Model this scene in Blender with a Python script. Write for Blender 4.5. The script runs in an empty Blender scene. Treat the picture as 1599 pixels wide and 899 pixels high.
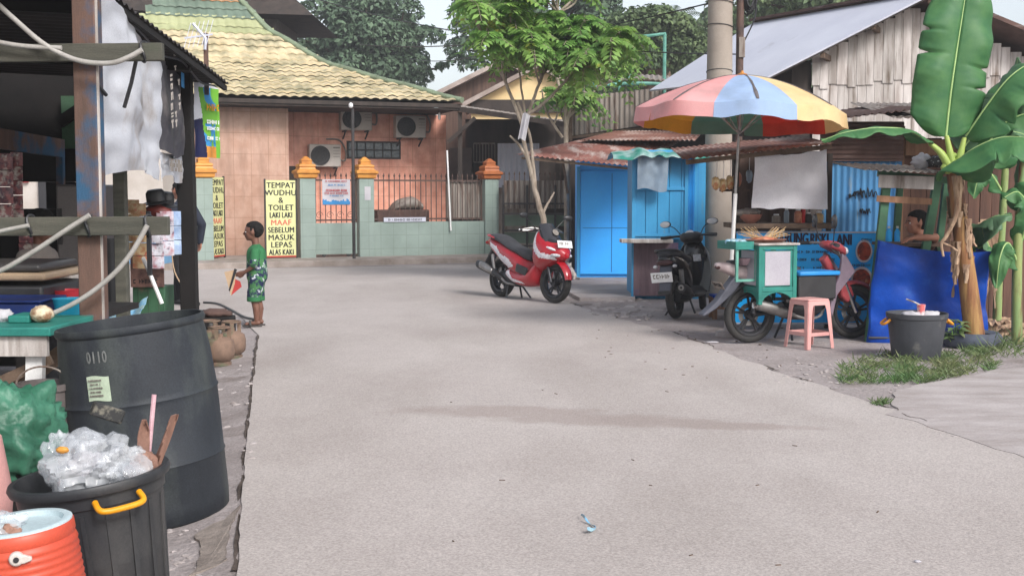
import bpy, bmesh, math, random
import numpy as np
from mathutils import Vector, Matrix, noise

random.seed(7)
rng = np.random.default_rng(7)
S = bpy.context.scene
C = S.collection
R = math.radians
PI = math.pi

# ------------------------------------------------------------------ camera, world, sun, exposure
FOC, CX, CY, CAMH = 1900.0, 799.5, 449.5, 1.52
PITCH = math.atan(146.5 / FOC)
cd = bpy.data.cameras.new('camera')
cam = bpy.data.objects.new('camera', cd)
C.objects.link(cam)
cam.location = (0, 0, CAMH)
cam.rotation_euler = (PI / 2 - PITCH, 0, 0)
cd.sensor_width = 36
cd.lens = FOC / 1599 * 36
cd.clip_start = 0.05
cd.clip_end = 3000
S.camera = cam

SUN_EL, SUN_AZ = R(38), R(146)          # high sun behind thin cloud, from behind left
w = bpy.data.worlds.new('World')
S.world = w
w.use_nodes = True
nt = w.node_tree
nt.nodes.clear()
sky = nt.nodes.new('ShaderNodeTexSky')
sky.sky_type = 'NISHITA'
sky.sun_disc = False
sky.sun_elevation = SUN_EL
sky.sun_rotation = SUN_AZ
sky.air_density = 1.0
sky.dust_density = 2.5
sky.ozone_density = 1.0
hs = nt.nodes.new('ShaderNodeHueSaturation')
hs.inputs['Saturation'].default_value = 0.42
hs.inputs['Value'].default_value = 1.0
bg = nt.nodes.new('ShaderNodeBackground')
bg.inputs['Strength'].default_value = 0.125
wo = nt.nodes.new('ShaderNodeOutputWorld')
nt.links.new(sky.outputs[0], hs.inputs['Color'])
nt.links.new(hs.outputs[0], bg.inputs['Color'])
nt.links.new(bg.outputs[0], wo.inputs['Surface'])
sd = bpy.data.lights.new('sun', 'SUN')
sd.energy = 1.8
sd.angle = R(16)
sd.color = (1.0, 0.975, 0.96)
sun = bpy.data.objects.new('sun', sd)
C.objects.link(sun)
# sun_rotation is measured clockwise from +Y
sdir = Vector((math.sin(SUN_AZ) * math.cos(SUN_EL), math.cos(SUN_AZ) * math.cos(SUN_EL), math.sin(SUN_EL)))
sun.rotation_euler = (-sdir).to_track_quat('-Z', 'Y').to_euler()
S.view_settings.view_transform = 'Standard'
S.view_settings.look = 'None'
S.view_settings.exposure = 0.84
S.view_settings.gamma = 1.0
S.cycles.max_bounces = 8
S.cycles.diffuse_bounces = 3
S.cycles.glossy_bounces = 3
S.cycles.transparent_max_bounces = 12
S.cycles.use_denoising = True


# thin morning haze: one closed box round the whole scene
hm = bpy.data.materials.new('haze')
hm.use_nodes = True
hn = hm.node_tree
hn.nodes.clear()
hv = hn.nodes.new('ShaderNodeVolumePrincipled')
hv.inputs['Color'].default_value = (0.86, 0.88, 0.92, 1)
hv.inputs['Density'].default_value = 0.0014
ho = hn.nodes.new('ShaderNodeOutputMaterial')
hn.links.new(hv.outputs[0], ho.inputs['Volume'])
hme = bpy.data.meshes.new('haze')
hme.from_pydata([(x, y, z) for x in (-440, 440) for y in (-80, 920) for z in (-1.6, 17)], [],
                [(0, 1, 3, 2), (4, 6, 7, 5), (0, 4, 5, 1), (2, 3, 7, 6), (0, 2, 6, 4), (1, 5, 7, 3)])
hme.materials.append(hm)
hz = bpy.data.objects.new('haze', hme)
C.objects.link(hz)
hz['kind'] = 'stuff'
hz['label'] = 'thin pale haze in the air over the whole street'
S.cycles.volume_bounces = 0


# ------------------------------------------------------------------ pixel helpers (photo pixels, 1599 x 899)
def ray(px, py):
    x = (px - CX) / FOC
    y = (CY - py) / FOC
    cp, sp = math.cos(PITCH), math.sin(PITCH)
    return Vector((x, cp + y * sp, -sp + y * cp))


CAM = Vector((0, 0, CAMH))


def W(px, py, Y):
    d = ray(px, py)
    return CAM + d * (Y / d.y)


def G(px, py, z=0.0):
    d = ray(px, py)
    return CAM + d * ((z - CAMH) / d.z)


def onplane(px, py, p0, n):
    d = ray(px, py)
    return CAM + d * ((Vector(p0) - CAM).dot(n) / d.dot(n))


def s2l(c):
    c = c / 255.0
    return c / 12.92 if c <= 0.04045 else ((c + 0.055) / 1.055) ** 2.4


KALB = 1.3


def A(r, g, b, k=None):
    """albedo of a surface that shows sRGB r,g,b in open light"""
    k = KALB if k is None else k
    return tuple(min(0.9, s2l(v) / k) for v in (r, g, b))


# ------------------------------------------------------------------ materials
MATS = {}


def pm(name, c1, c2=None, scale=3.0, stretch=(1, 1, 1), rough=0.75, metal=0.0, bump=0.12, bscale=35.0,
       c3=None, c3scale=1.5, c3thr=0.58, c3w=0.06, c3stretch=(1, 1, 1), ramp=(0.36, 0.66), grain=0.12, gscale=120.0,
       trans=0.0, alpha=1.0, spec=0.4, coat=0.0, island=0.0, translucent=0.0, emit=None):
    m = bpy.data.materials.new(name)
    m.use_nodes = True
    t = m.node_tree
    N, L = t.nodes, t.links
    b = N['Principled BSDF']
    tc = N.new('ShaderNodeTexCoord')

    def nz(sc, st=(1, 1, 1), det=7, off=0.0):
        mp = N.new('ShaderNodeMapping')
        mp.inputs['Scale'].default_value = st
        mp.inputs['Location'].default_value = (off, off * 1.7, off * 0.6)
        L.new(tc.outputs['Object'], mp.inputs['Vector'])
        n = N.new('ShaderNodeTexNoise')
        n.inputs['Scale'].default_value = sc
        n.inputs['Detail'].default_value = det
        n.inputs['Roughness'].default_value = 0.6
        L.new(mp.outputs[0], n.inputs['Vector'])
        return n.outputs['Fac']

    def mr(src, a, bb, lo=0.0, hi=1.0):
        r_ = N.new('ShaderNodeMapRange')
        r_.inputs['From Min'].default_value = a
        r_.inputs['From Max'].default_value = bb
        r_.inputs['To Min'].default_value = lo
        r_.inputs['To Max'].default_value = hi
        L.new(src, r_.inputs['Value'])
        return r_.outputs[0]

    def mix(f, a, bb, mode='MIX'):
        x = N.new('ShaderNodeMix')
        x.data_type = 'RGBA'
        x.blend_type = mode
        if isinstance(f, float):
            x.inputs[0].default_value = f
        else:
            L.new(f, x.inputs[0])
        for i, v in ((6, a), (7, bb)):
            if isinstance(v, tuple):
                x.inputs[i].default_value = (*v[:3], 1)
            else:
                L.new(v, x.inputs[i])
        return x.outputs[2]

    if c2 is None:
        c2 = tuple(v * 0.78 for v in c1)
    col = mix(mr(nz(scale, stretch), ramp[0], ramp[1]), tuple(c1), tuple(c2))
    if c3 is not None:
        col = mix(mr(nz(c3scale, c3stretch, 9, 3.7), c3thr - c3w, c3thr + c3w), col, tuple(c3))
    if grain:
        g = mr(nz(gscale, (1, 1, 1), 3, 9.1), 0.25, 0.75, 1 - grain, 1 + grain)
        x = N.new('ShaderNodeMix')
        x.data_type = 'RGBA'
        x.blend_type = 'MULTIPLY'
        x.inputs[0].default_value = 1.0
        L.new(col, x.inputs[6])
        cmb = N.new('ShaderNodeCombineColor')
        for i in range(3):
            L.new(g, cmb.inputs[i])
        L.new(cmb.outputs[0], x.inputs[7])
        col = x.outputs[2]
    if island:
        ge = N.new('ShaderNodeNewGeometry')
        h = N.new('ShaderNodeHueSaturation')
        L.new(mr(ge.outputs['Random Per Island'], 0, 1, 1 - island, 1 + island), h.inputs['Value'])
        L.new(mr(ge.outputs['Random Per Island'], 0, 1, 0.5 + 0.03 * island, 0.5 - 0.03 * island), h.inputs['Hue'])
        L.new(col, h.inputs['Color'])
        col = h.outputs[0]
    L.new(col, b.inputs['Base Color'])
    b.inputs['Roughness'].default_value = rough
    b.inputs['Metallic'].default_value = metal
    b.inputs['Specular IOR Level'].default_value = spec
    if coat:
        b.inputs['Coat Weight'].default_value = coat
        b.inputs['Coat Roughness'].default_value = 0.08
    if trans:
        b.inputs['Transmission Weight'].default_value = trans
        b.inputs['IOR'].default_value = 1.2
    if alpha < 1:
        b.inputs['Alpha'].default_value = alpha
    if emit:
        b.inputs['Emission Color'].default_value = (*emit[:3], 1)
        b.inputs['Emission Strength'].default_value = emit[3]
    if bump:
        bp = N.new('ShaderNodeBump')
        bp.inputs['Strength'].default_value = bump
        bp.inputs['Distance'].default_value = 0.02
        L.new(nz(bscale, stretch, 6, 5.0), bp.inputs['Height'])
        L.new(bp.outputs[0], b.inputs['Normal'])
    if translucent:
        tr = N.new('ShaderNodeBsdfTranslucent')
        L.new(col, tr.inputs['Color'])
        ms = N.new('ShaderNodeMixShader')
        ms.inputs[0].default_value = translucent
        L.new(b.outputs[0], ms.inputs[1])
        L.new(tr.outputs[0], ms.inputs[2])
        L.new(ms.outputs[0], N['Material Output'].inputs['Surface'])
    MATS[name] = m
    return m


# ------------------------------------------------------------------ mesh builder
def rotz(a):
    return Matrix.Rotation(a, 4, 'Z')


def frame(a, b, up=Vector((0, 0, 1))):
    z = (Vector(b) - Vector(a)).normalized()
    if abs(z.dot(up)) > 0.98:
        up = Vector((0, 1, 0))
    x = up.cross(z).normalized()
    y = z.cross(x)
    return x, y, z


class MB:
    def __init__(s):
        s.v, s.f, s.mi, s.m = [], [], [], 0

    def add(s, vs, fs):
        o = len(s.v)
        s.v += [tuple(v) for v in vs]
        s.f += [tuple(i + o for i in f) for f in fs]
        s.mi += [s.m] * len(fs)
        return s

    def box(s, c, size, M=None):
        hx, hy, hz = (d / 2 for d in size)
        vs = [Vector((x, y, z)) for x in (-hx, hx) for y in (-hy, hy) for z in (-hz, hz)]
        if M is not None:
            vs = [M @ v for v in vs]
        vs = [v + Vector(c) for v in vs]
        return s.add(vs, [(0, 1, 3, 2), (4, 6, 7, 5), (0, 4, 5, 1), (2, 3, 7, 6), (0, 2, 6, 4), (1, 5, 7, 3)])

    def box2(s, a, b):
        a, b = Vector(a), Vector(b)
        return s.box((a + b) / 2, [abs(d) for d in (b - a)])

    def bar(s, a, b, wd, ht=None, up=Vector((0, 0, 1))):
        ht = wd if ht is None else ht
        a, b = Vector(a), Vector(b)
        x, y, z = frame(a, b, up)
        vs = []
        for p in (a, b):
            for sx, sy in ((-1, -1), (1, -1), (1, 1), (-1, 1)):
                vs.append(p + x * sx * wd / 2 + y * sy * ht / 2)
        return s.add(vs, [(0, 3, 2, 1), (4, 5, 6, 7), (0, 1, 5, 4), (1, 2, 6, 5), (2, 3, 7, 6), (3, 0, 4, 7)])

    def tube(s, pts, r, n=8, cap=True, flat=1.0):
        pts = [Vector(p) for p in pts]
        k = len(pts)
        rs = [r] * k if isinstance(r, (int, float)) else list(r)
        vs, fs = [], []
        px = None
        for i, p in enumerate(pts):
            d = (pts[min(i + 1, k - 1)] - pts[max(i - 1, 0)]).normalized()
            if px is None:
                x, y, _ = frame(p, p + d)
            else:
                x = (px - d * px.dot(d)).normalized()
                y = d.cross(x)
            px = x
            for j in range(n):
                a = 2 * PI * j / n
                vs.append(p + (x * math.cos(a) + y * math.sin(a) * flat) * rs[i])
        for i in range(k - 1):
            for j in range(n):
                a, b = i * n + j, i * n + (j + 1) % n
                fs.append((a, b, b + n, a + n))
        if cap:
            fs.append(tuple(reversed(range(n))))
            fs.append(tuple(range((k - 1) * n, k * n)))
        return s.add(vs, fs)

    def lathe(s, prof, n=28, M=None, cap=True):
        vs, fs = [], []
        M = M or Matrix()
        for r, z in prof:
            for j in range(n):
                a = 2 * PI * j / n
                vs.append(M @ Vector((r * math.cos(a), r * math.sin(a), z)))
        for i in range(len(prof) - 1):
            for j in range(n):
                a, b = i * n + j, i * n + (j + 1) % n
                fs.append((a, b, b + n, a + n))
        if cap:
            if prof[0][0] > 1e-4:
                fs.append(tuple(reversed(range(n))))
            if prof[-1][0] > 1e-4:
                fs.append(tuple(range((len(prof) - 1) * n, len(prof) * n)))
        return s.add(vs, fs)

    def prism(s, poly, n0, n1, M=None):
        """poly of (x, z), extruded along y from n0 to n1"""
        k = len(poly)
        vs = [Vector((x, n0, z)) for x, z in poly] + [Vector((x, n1, z)) for x, z in poly]
        if M is not None:
            vs = [M @ v for v in vs]
        fs = [tuple(range(k)), tuple(reversed(range(k, 2 * k)))]
        for i in range(k):
            j = (i + 1) % k
            fs.append((i, i + k, j + k, j))
        return s.add(vs, fs)

    def poly(s, pts, th):
        """horizontal polygon (list of 3-D points) given thickness downwards"""
        k = len(pts)
        vs = [Vector(p) for p in pts] + [Vector(p) - Vector((0, 0, th)) for p in pts]
        fs = [tuple(range(k)), tuple(reversed(range(k, 2 * k)))]
        for i in range(k):
            j = (i + 1) % k
            fs.append((j, i, i + k, j + k))
        return s.add(vs, fs)

    def sheet(s, fn, nu, nv, th=0.0):
        P = [[Vector(fn(i / nu, j / nv)) for j in range(nv + 1)] for i in range(nu + 1)]
        vs = [p for row in P for p in row]
        m = nv + 1
        fs = [(i * m + j, (i + 1) * m + j, (i + 1) * m + j + 1, i * m + j + 1) for i in range(nu) for j in range(nv)]
        if th:
            o = len(vs)
            nn = []
            for i in range(nu + 1):
                for j in range(nv + 1):
                    du = P[min(i + 1, nu)][j] - P[max(i - 1, 0)][j]
                    dv = P[i][min(j + 1, nv)] - P[i][max(j - 1, 0)]
                    q = du.cross(dv)
                    q = q.normalized() if q.length > 1e-12 else Vector((0, 0, 1))
                    nn.append(P[i][j] - q * th)
            vs = vs + nn
            fs = fs + [tuple(reversed([k + o for k in f])) for f in fs]
            for i in range(nu):
                fs.append((i * m, i * m + o, (i + 1) * m + o, (i + 1) * m))
                a = i * m + nv
                fs.append((a + m, a + m + o, a + o, a))
            for j in range(nv):
                fs.append((j + 1, j + 1 + o, j + o, j))
                a = nu * m + j
                fs.append((a, a + o, a + 1 + o, a + 1))
        return s.add(vs, fs)

    def ell(s, c, r, nu=16, nv=10, M=None, fn=None):
        r = (r, r, r) if isinstance(r, (int, float)) else r
        vs, fs = [], []
        for i in range(nv + 1):
            th = PI * i / nv
            for j in range(nu):
                ph = 2 * PI * j / nu
                d = Vector((math.sin(th) * math.cos(ph), math.sin(th) * math.sin(ph), math.cos(th)))
                k = fn(d) if fn else 1.0
                p = Vector((d.x * r[0] * k, d.y * r[1] * k, d.z * r[2] * k))
                if M is not None:
                    p = M @ p
                vs.append(p + Vector(c))
        for i in range(nv):
            for j in range(nu):
                a, b = i * nu + j, i * nu + (j + 1) % nu
                fs.append((a, a + nu, b + nu, b))
        return s.add(vs, fs)

    def loft(s, secs, n=24, sub=6, matfn=None, y0=0.0):
        """secs of (x, z, half width, half height, exponent) -> closed body along x"""
        P = np.array([list(q) + [2.4] * (5 - len(q)) for q in secs], float)
        k = len(P)
        out = []
        for i in range(k - 1):
            a, b = P[max(i - 1, 0)], P[i]
            c, d = P[i + 1], P[min(i + 2, k - 1)]
            for j in range(sub):
                t = j / sub
                out.append(0.5 * ((2 * b) + (c - a) * t + (2 * a - 5 * b + 4 * c - d) * t * t + (3 * b - a - 3 * c + d) * t ** 3))
        out.append(P[-1])
        vs, fs = [], []
        for x, z, hw, hh, e in out:
            hw, hh = max(hw, 0.004), max(hh, 0.004)
            for j in range(n):
                a = 2 * PI * j / n
                ca, sa = math.cos(a), math.sin(a)
                vs.append(Vector((x, y0 + hw * math.copysign(abs(ca) ** (2 / e), ca), z + hh * math.copysign(abs(sa) ** (2 / e), sa))))
        m = len(out)
        for i in range(m - 1):
            for j in range(n):
                a, b = i * n + j, i * n + (j + 1) % n
                fs.append((a, a + n, b + n, b))
        fs.append(tuple(range(n)))
        fs.append(tuple(reversed(range((m - 1) * n, m * n))))
        o = len(s.f)
        s.add(vs, fs)
        if matfn:
            for q, f in enumerate(fs):
                cc = sum((vs[i] for i in f), Vector()) / len(f)
                s.mi[o + q] = matfn(cc)
        return s

    def cap(s, p1, r1, p2, r2, n=12):
        """tapered capsule for remeshed bodies"""
        p1, p2 = Vector(p1), Vector(p2)
        d = (p2 - p1)
        L = d.length
        u = d.normalized()
        pts, rs = [], []
        for i in range(5):
            a = PI / 2 * (1 - i / 5)
            pts.append(p1 - u * r1 * math.sin(a)); rs.append(max(r1 * math.cos(a), 0.0008))
        pts.append(p1); rs.append(r1)
        pts.append(p2); rs.append(r2)
        for i in range(1, 6):
            a = PI / 2 * i / 5
            pts.append(p2 + u * r2 * math.sin(a)); rs.append(max(r2 * math.cos(a), 0.0008))
        return s.tube(pts, rs, n)

    def xf(s, M, start=0):
        s.v[start:] = [tuple(M @ Vector(v)) for v in s.v[start:]]
        return s

    def mesh(s, name, mats, smooth, recalc=True):
        me = bpy.data.meshes.new(name)
        me.from_pydata(s.v, [], s.f)
        for m in mats:
            me.materials.append(m)
        if len(mats) > 1:
            me.polygons.foreach_set('material_index', s.mi)
        if recalc and len(s.f) < 60000:
            bm = bmesh.new()
            bm.from_mesh(me)
            bmesh.ops.recalc_face_normals(bm, faces=bm.faces)
            bm.to_mesh(me)
            bm.free()
        if smooth:
            me.shade_smooth()
            if smooth is not True:
                me.set_sharp_from_angle(angle=R(smooth))
        me.update()
        return me

    def build(s, name, mat, parent=None, smooth=40, bevel=0.0, world=False, recalc=True):
        mats = mat if isinstance(mat, (list, tuple)) else [mat]
        mats = [MATS[m] if isinstance(m, str) else m for m in mats]
        if world and parent is not None:
            s.xf(full(parent).inverted())
        me = s.mesh(name, mats, smooth, recalc)
        o = bpy.data.objects.new(name, me)
        C.objects.link(o)
        if parent is not None:
            o.parent = parent
        if bevel:
            b = o.modifiers.new('bevel', 'BEVEL')
            b.width = bevel
            b.segments = 2
            b.limit_method = 'ANGLE'
            b.angle_limit = R(35)
        return o


def full(o):
    M = Matrix.LocRotScale(o.location, o.rotation_euler, o.scale)
    return full(o.parent) @ M if o.parent else M


def tag(o, label=None, cat=None, group=None, kind=None):
    if label: o['label'] = label
    if cat: o['category'] = cat
    if group: o['group'] = group
    if kind: o['kind'] = kind
    return o


def thing(name, label, cat, loc=(0, 0, 0), rz=0.0, group=None, tilt=None):
    o = bpy.data.objects.new(name, None)
    C.objects.link(o)
    o.location = loc
    o.rotation_euler = tilt if tilt else (0, 0, rz)
    o.empty_display_size = 0.1
    return tag(o, label, cat, group)


def struct(name, mb, mat, smooth=40, recalc=True):
    return tag(mb.build(name, mat, None, smooth, recalc=recalc), kind='structure')


def kids(o):
    return [c for c in bpy.data.objects if c.parent == o]


def dup(o, loc, rz=None, label=None, group=None, parent=None):
    c = o.copy()
    C.objects.link(c)
    if parent is None:
        c.location = loc
        if rz is not None:
            c.rotation_euler = (0, 0, rz)
        if label: c['label'] = label
        if group: c['group'] = group
    else:
        c.parent = parent
    for k in kids(o):
        dup(k, None, parent=c)
    return c


def text(s, name, mat, parent, M, size, bold=0.0, sx=1.0, align='CENTER', depth=0.002, spacing=1.0, smear=0.0):
    """lettering as a thin mesh; M maps text space (x right, y up, z out) to the parent's space"""
    cu = bpy.data.curves.new('tmp', 'FONT')
    cu.body = s
    cu.size = size
    cu.offset = bold
    cu.extrude = depth
    cu.align_x = align
    cu.align_y = 'CENTER'
    cu.space_character = spacing
    cu.resolution_u = 3
    o = bpy.data.objects.new('tmp', cu)
    C.objects.link(o)
    me = bpy.data.meshes.new_from_object(o.evaluated_get(bpy.context.evaluated_depsgraph_get()))
    bpy.data.objects.remove(o)
    bpy.data.curves.remove(cu)
    me.transform(Matrix.Diagonal((sx, 1, 1, 1)))
    if smear:
        bm = bmesh.new()
        for q, (dx, dy) in enumerate(((-smear, 0), (smear, 0), (0, smear * 0.6), (0, -smear * 0.6))):
            m2 = me.copy()
            m2.transform(Matrix.Translation((dx, dy, 0.0006 * q)))
            bm.from_mesh(m2)
            bpy.data.meshes.remove(m2)
        bm.to_mesh(me)
        bm.free()
    me.transform(M)
    me.materials.clear()
    me.materials.append(MATS[mat])
    me.name = name
    r = bpy.data.objects.new(name, me)
    C.objects.link(r)
    r.parent = parent
    return r


def remesh(mb, name, mat, parent, voxel=0.012, smooth_it=4, matfn=None):
    me = mb.mesh('tmp', [], False)
    o = bpy.data.objects.new('tmp', me)
    C.objects.link(o)
    m = o.modifiers.new('r', 'REMESH')
    m.mode = 'VOXEL'
    m.voxel_size = voxel
    m.use_smooth_shade = True
    q = o.modifiers.new('s', 'SMOOTH')
    q.factor = 0.5
    q.iterations = smooth_it
    dg = bpy.context.evaluated_depsgraph_get()
    out = bpy.data.meshes.new_from_object(o.evaluated_get(dg))
    bpy.data.objects.remove(o)
    out.name = name
    mats = mat if isinstance(mat, (list, tuple)) else [mat]
    for x in mats:
        out.materials.append(MATS[x] if isinstance(x, str) else x)
    if matfn:
        for p in out.polygons:
            p.material_index = matfn(p.center, p.normal)
    out.shade_smooth()
    r = bpy.data.objects.new(name, out)
    C.objects.link(r)
    r.parent = parent
    return r


def corrugated(p0, u, v, pitch=0.076, amp=0.009, per=6, nv=2, th=0.003, jag=0.0, sag=0.0):
    """corrugated sheet: p0 corner, u across the ribs, v along the ribs"""
    p0, u, v = Vector(p0), Vector(u), Vector(v)
    nrm = u.cross(v).normalized()
    n = max(2, int(u.length / pitch * per))
    mb = MB()

    def fn(a, b):
        k = amp * math.sin(2 * PI * a * u.length / pitch)
        j = jag * noise.noise((a * u.length * 1.3, b * 3, 1.7)) if jag else 0
        e = sag * math.sin(PI * b) if sag else 0
        return p0 + u * a + v * b + nrm * (k + j - e)
    return mb.sheet(fn, n, nv, th)


def catmull(pts, sub=6):
    pts = [Vector(p) for p in pts]
    out = []
    for i in range(len(pts) - 1):
        a, b, c, d = pts[max(i - 1, 0)], pts[i], pts[i + 1], pts[min(i + 2, len(pts) - 1)]
        for j in range(sub):
            t = j / sub
            out.append(0.5 * ((2 * b) + (c - a) * t + (2 * a - 5 * b + 4 * c - d) * t * t + (3 * b - a - 3 * c + d) * t ** 3))
    out.append(pts[-1])
    return out
# ------------------------------------------------------------------ shared materials
pm('road', A(197, 188, 183), A(185, 175, 170), scale=0.7, rough=0.9, bump=0.25, bscale=60, grain=0.3, gscale=85, ramp=(0.3, 0.7),
   c3=A(170, 160, 154), c3scale=0.5, c3thr=0.6, c3w=0.16, c3stretch=(1.6, 0.6, 1))
pm('concrete_pale', A(194, 185, 183), A(168, 158, 154), scale=1.6, rough=0.92, bump=0.5, bscale=9, grain=0.14, gscale=70, stretch=(1, 2.4, 1))
pm('soil', A(178, 168, 166), A(156, 146, 143), scale=1.6, rough=0.95, bump=1.0, bscale=16, grain=0.26, gscale=60,
   c3=A(134, 122, 116), c3scale=1.6, c3thr=0.63, c3w=0.07)
pm('kerb', A(178, 166, 158), A(140, 128, 118), scale=2.5, rough=0.9, bump=0.3)
pm('roof_tile', A(234, 217, 180), A(210, 192, 152), scale=1.3, rough=0.55, bump=0.1, bscale=12, c3=A(140, 138, 108), c3scale=2.0, c3thr=0.57, c3w=0.12)
pm('roof_tile_pale', A(186, 190, 146), A(164, 168, 124), scale=1.5, rough=0.6, bump=0.1)
pm('roof_tile_green', A(116, 134, 118), A(96, 112, 98), scale=1.5, rough=0.6, bump=0.1)
pm('roof_tile_orange', A(200, 150, 100), A(178, 124, 80), scale=1.5, rough=0.6, bump=0.1)
pm('ridge_tile', A(140, 156, 128), A(116, 128, 104), scale=3, rough=0.6)
pm('dark_wood', A(74, 64, 58), A(52, 45, 42), scale=4, stretch=(1, 1, 0.2), rough=0.85)
pm('black_void', (0.012, 0.011, 0.010), (0.02, 0.018, 0.016), rough=0.95, bump=0, grain=0)
pm('ac_white', A(214, 206, 198), A(196, 186, 176), scale=2, rough=0.5, bump=0)
pm('ac_dark', A(62, 62, 64), A(40, 40, 42), scale=20, rough=0.5, bump=0)
pm('glass_block', A(120, 130, 134), A(86, 96, 102), scale=14, rough=0.15, bump=0.3, spec=0.7)
pm('pillar_cap', A(226, 160, 70), A(196, 124, 50), scale=4, rough=0.5, bump=0.06)
pm('pillar_cap_brown', A(190, 112, 60), A(158, 88, 48), scale=4, rough=0.5, bump=0.06)
pm('iron_brown', A(104, 80, 70), A(72, 58, 54), scale=8, rough=0.7, bump=0.1)
pm('iron_dark', A(70, 66, 66), A(50, 48, 48), scale=8, rough=0.6, bump=0.05)
pm('sign_yellow', A(236, 236, 176), A(226, 226, 160), scale=2, rough=0.6, bump=0, grain=0.03)
pm('ink_black', (0.015, 0.015, 0.018), None, rough=0.6, bump=0, grain=0)
pm('ink_red', A(205, 40, 44), None, rough=0.6, bump=0, grain=0)
pm('ink_pink', A(238, 120, 100), None, rough=0.6, bump=0, grain=0)
pm('ink_blue', A(60, 150, 215), None, rough=0.6, bump=0, grain=0)
pm('ink_navy', A(14, 22, 70), None, rough=0.6, bump=0, grain=0)
pm('ink_white', (0.8, 0.8, 0.8), None, rough=0.6, bump=0, grain=0)
pm('ink_green', A(120, 190, 60), None, rough=0.6, bump=0, grain=0)
pm('white_cloth', A(235, 232, 236), A(215, 212, 218), scale=2.2, rough=0.8, bump=0.1, bscale=5, translucent=0.25)
pm('white_paint', (0.78, 0.77, 0.75), (0.66, 0.65, 0.63), scale=5, rough=0.5, bump=0.04)
pm('white_plastic', (0.72, 0.72, 0.72), (0.6, 0.6, 0.6), scale=5, rough=0.35, bump=0)
pm('zinc_white', A(222, 224, 236), A(206, 208, 222), scale=0.7, rough=0.45, bump=0.05, c3=A(176, 176, 186), c3scale=1.1, c3thr=0.68)
pm('zinc_grey', A(170, 160, 150), A(128, 118, 110), scale=1.4, stretch=(3, 3, 0.5), rough=0.6, bump=0.1, c3=A(104, 80, 66), c3scale=2.0, c3thr=0.6, c3stretch=(4, 4, 0.6))
pm('rust', A(150, 106, 92), A(112, 72, 60), scale=1.4, rough=0.8, bump=0.2, c3=A(206, 190, 182), c3scale=1.3, c3thr=0.6, c3w=0.1, c3stretch=(1, 1, 1))
pm('rust_dark', A(110, 84, 76), A(80, 60, 54), scale=2.2, rough=0.85, bump=0.2, c3=A(150, 140, 136), c3scale=2.5, c3thr=0.66, c3stretch=(0.4, 0.4, 3))
pm('brown_plank', A(112, 88, 76), A(82, 62, 54), scale=2.5, stretch=(5, 5, 0.35), rough=0.85, bump=0.25, bscale=14)
pm('weathered_plank', A(216, 209, 204), A(168, 158, 151), scale=2.0, stretch=(4, 4, 0.5), rough=0.88, bump=0.2, bscale=14,
   c3=A(122, 108, 96), c3scale=1.7, c3thr=0.6, c3w=0.08, c3stretch=(5, 5, 0.5), island=0.16)
pm('cream_wall', A(250, 222, 170), A(236, 204, 150), scale=1.0, rough=0.8)
pm('blue_sheet', A(72, 166, 216), A(56, 148, 202), scale=1.5, stretch=(1, 1, 0.4), rough=0.45, bump=0.05, c3=A(110, 150, 170), c3scale=2.6, c3thr=0.68, c3stretch=(4, 4, 0.5))
pm('blue_door', A(54, 156, 232, 0.85), A(46, 142, 220, 0.85), scale=1.2, rough=0.45, bump=0.05, c3=A(90, 150, 200), c3scale=3, c3thr=0.7)
pm('teal_paint', A(48, 146, 132), A(34, 118, 108), scale=4, rough=0.55, bump=0.05, c3=A(96, 128, 120), c3scale=7, c3thr=0.64)
pm('green_post', A(70, 116, 84), A(48, 88, 62), scale=5, rough=0.6, bump=0.1, c3=A(110, 96, 80), c3scale=6, c3thr=0.66)
pm('mint_steel', A(112, 176, 158), A(90, 150, 134), scale=5, rough=0.5)
pm('pole_concrete', A(176, 164, 152), A(158, 146, 134), scale=2.2, rough=0.9, bump=0.15, c3=A(130, 110, 96), c3scale=1.2, c3thr=0.64)
pm('bark_pale', A(190, 176, 160), A(140, 124, 108), scale=9, stretch=(1, 1, 0.5), rough=0.9, bump=0.4)
pm('bark_brown', A(120, 100, 84), A(86, 70, 58), scale=7, rough=0.9, bump=0.4)
pm('leaf_dark', (0.080, 0.135, 0.080), (0.115, 0.180, 0.105), scale=0.6, rough=0.6, bump=0, grain=0, island=0.3, translucent=0.22)
pm('leaf_hill', (0.080, 0.138, 0.060), (0.140, 0.195, 0.080), scale=0.45, rough=0.6, bump=0, grain=0, island=0.35, translucent=0.22)
pm('leaf_fresh', (0.19, 0.38, 0.10), (0.28, 0.44, 0.11), scale=1.6, rough=0.5, bump=0, grain=0, island=0.25, translucent=0.45,
   c3=(0.36, 0.36, 0.06), c3scale=2.2, c3thr=0.64, c3w=0.05)
pm('leaf_banana', (0.048, 0.165, 0.060), (0.090, 0.225, 0.075), scale=5, rough=0.55, bump=0.05, grain=0.05, translucent=0.3)
pm('leaf_banana_back', (0.13, 0.25, 0.13), (0.10, 0.20, 0.10), scale=3, rough=0.5, bump=0.05, grain=0.05, translucent=0.3)
pm('leaf_midrib', (0.36, 0.52, 0.20), None, rough=0.5, bump=0)
pm('grass', (0.085, 0.175, 0.055), (0.20, 0.21, 0.10), scale=2, rough=0.6, bump=0, grain=0, island=0.3, translucent=0.3)
pm('rubber', A(52, 51, 52, 1.6), A(70, 67, 64, 1.6), scale=9, rough=0.8, bump=0.1)
pm('chrome', (0.6, 0.6, 0.6), None, rough=0.25, metal=1.0, bump=0, grain=0)
pm('alloy_dark', (0.05, 0.05, 0.055), None, rough=0.4, metal=0.6, bump=0, grain=0)
pm('steel', (0.35, 0.34, 0.33), (0.24, 0.23, 0.22), scale=12, rough=0.45, metal=0.8, bump=0)
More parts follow.
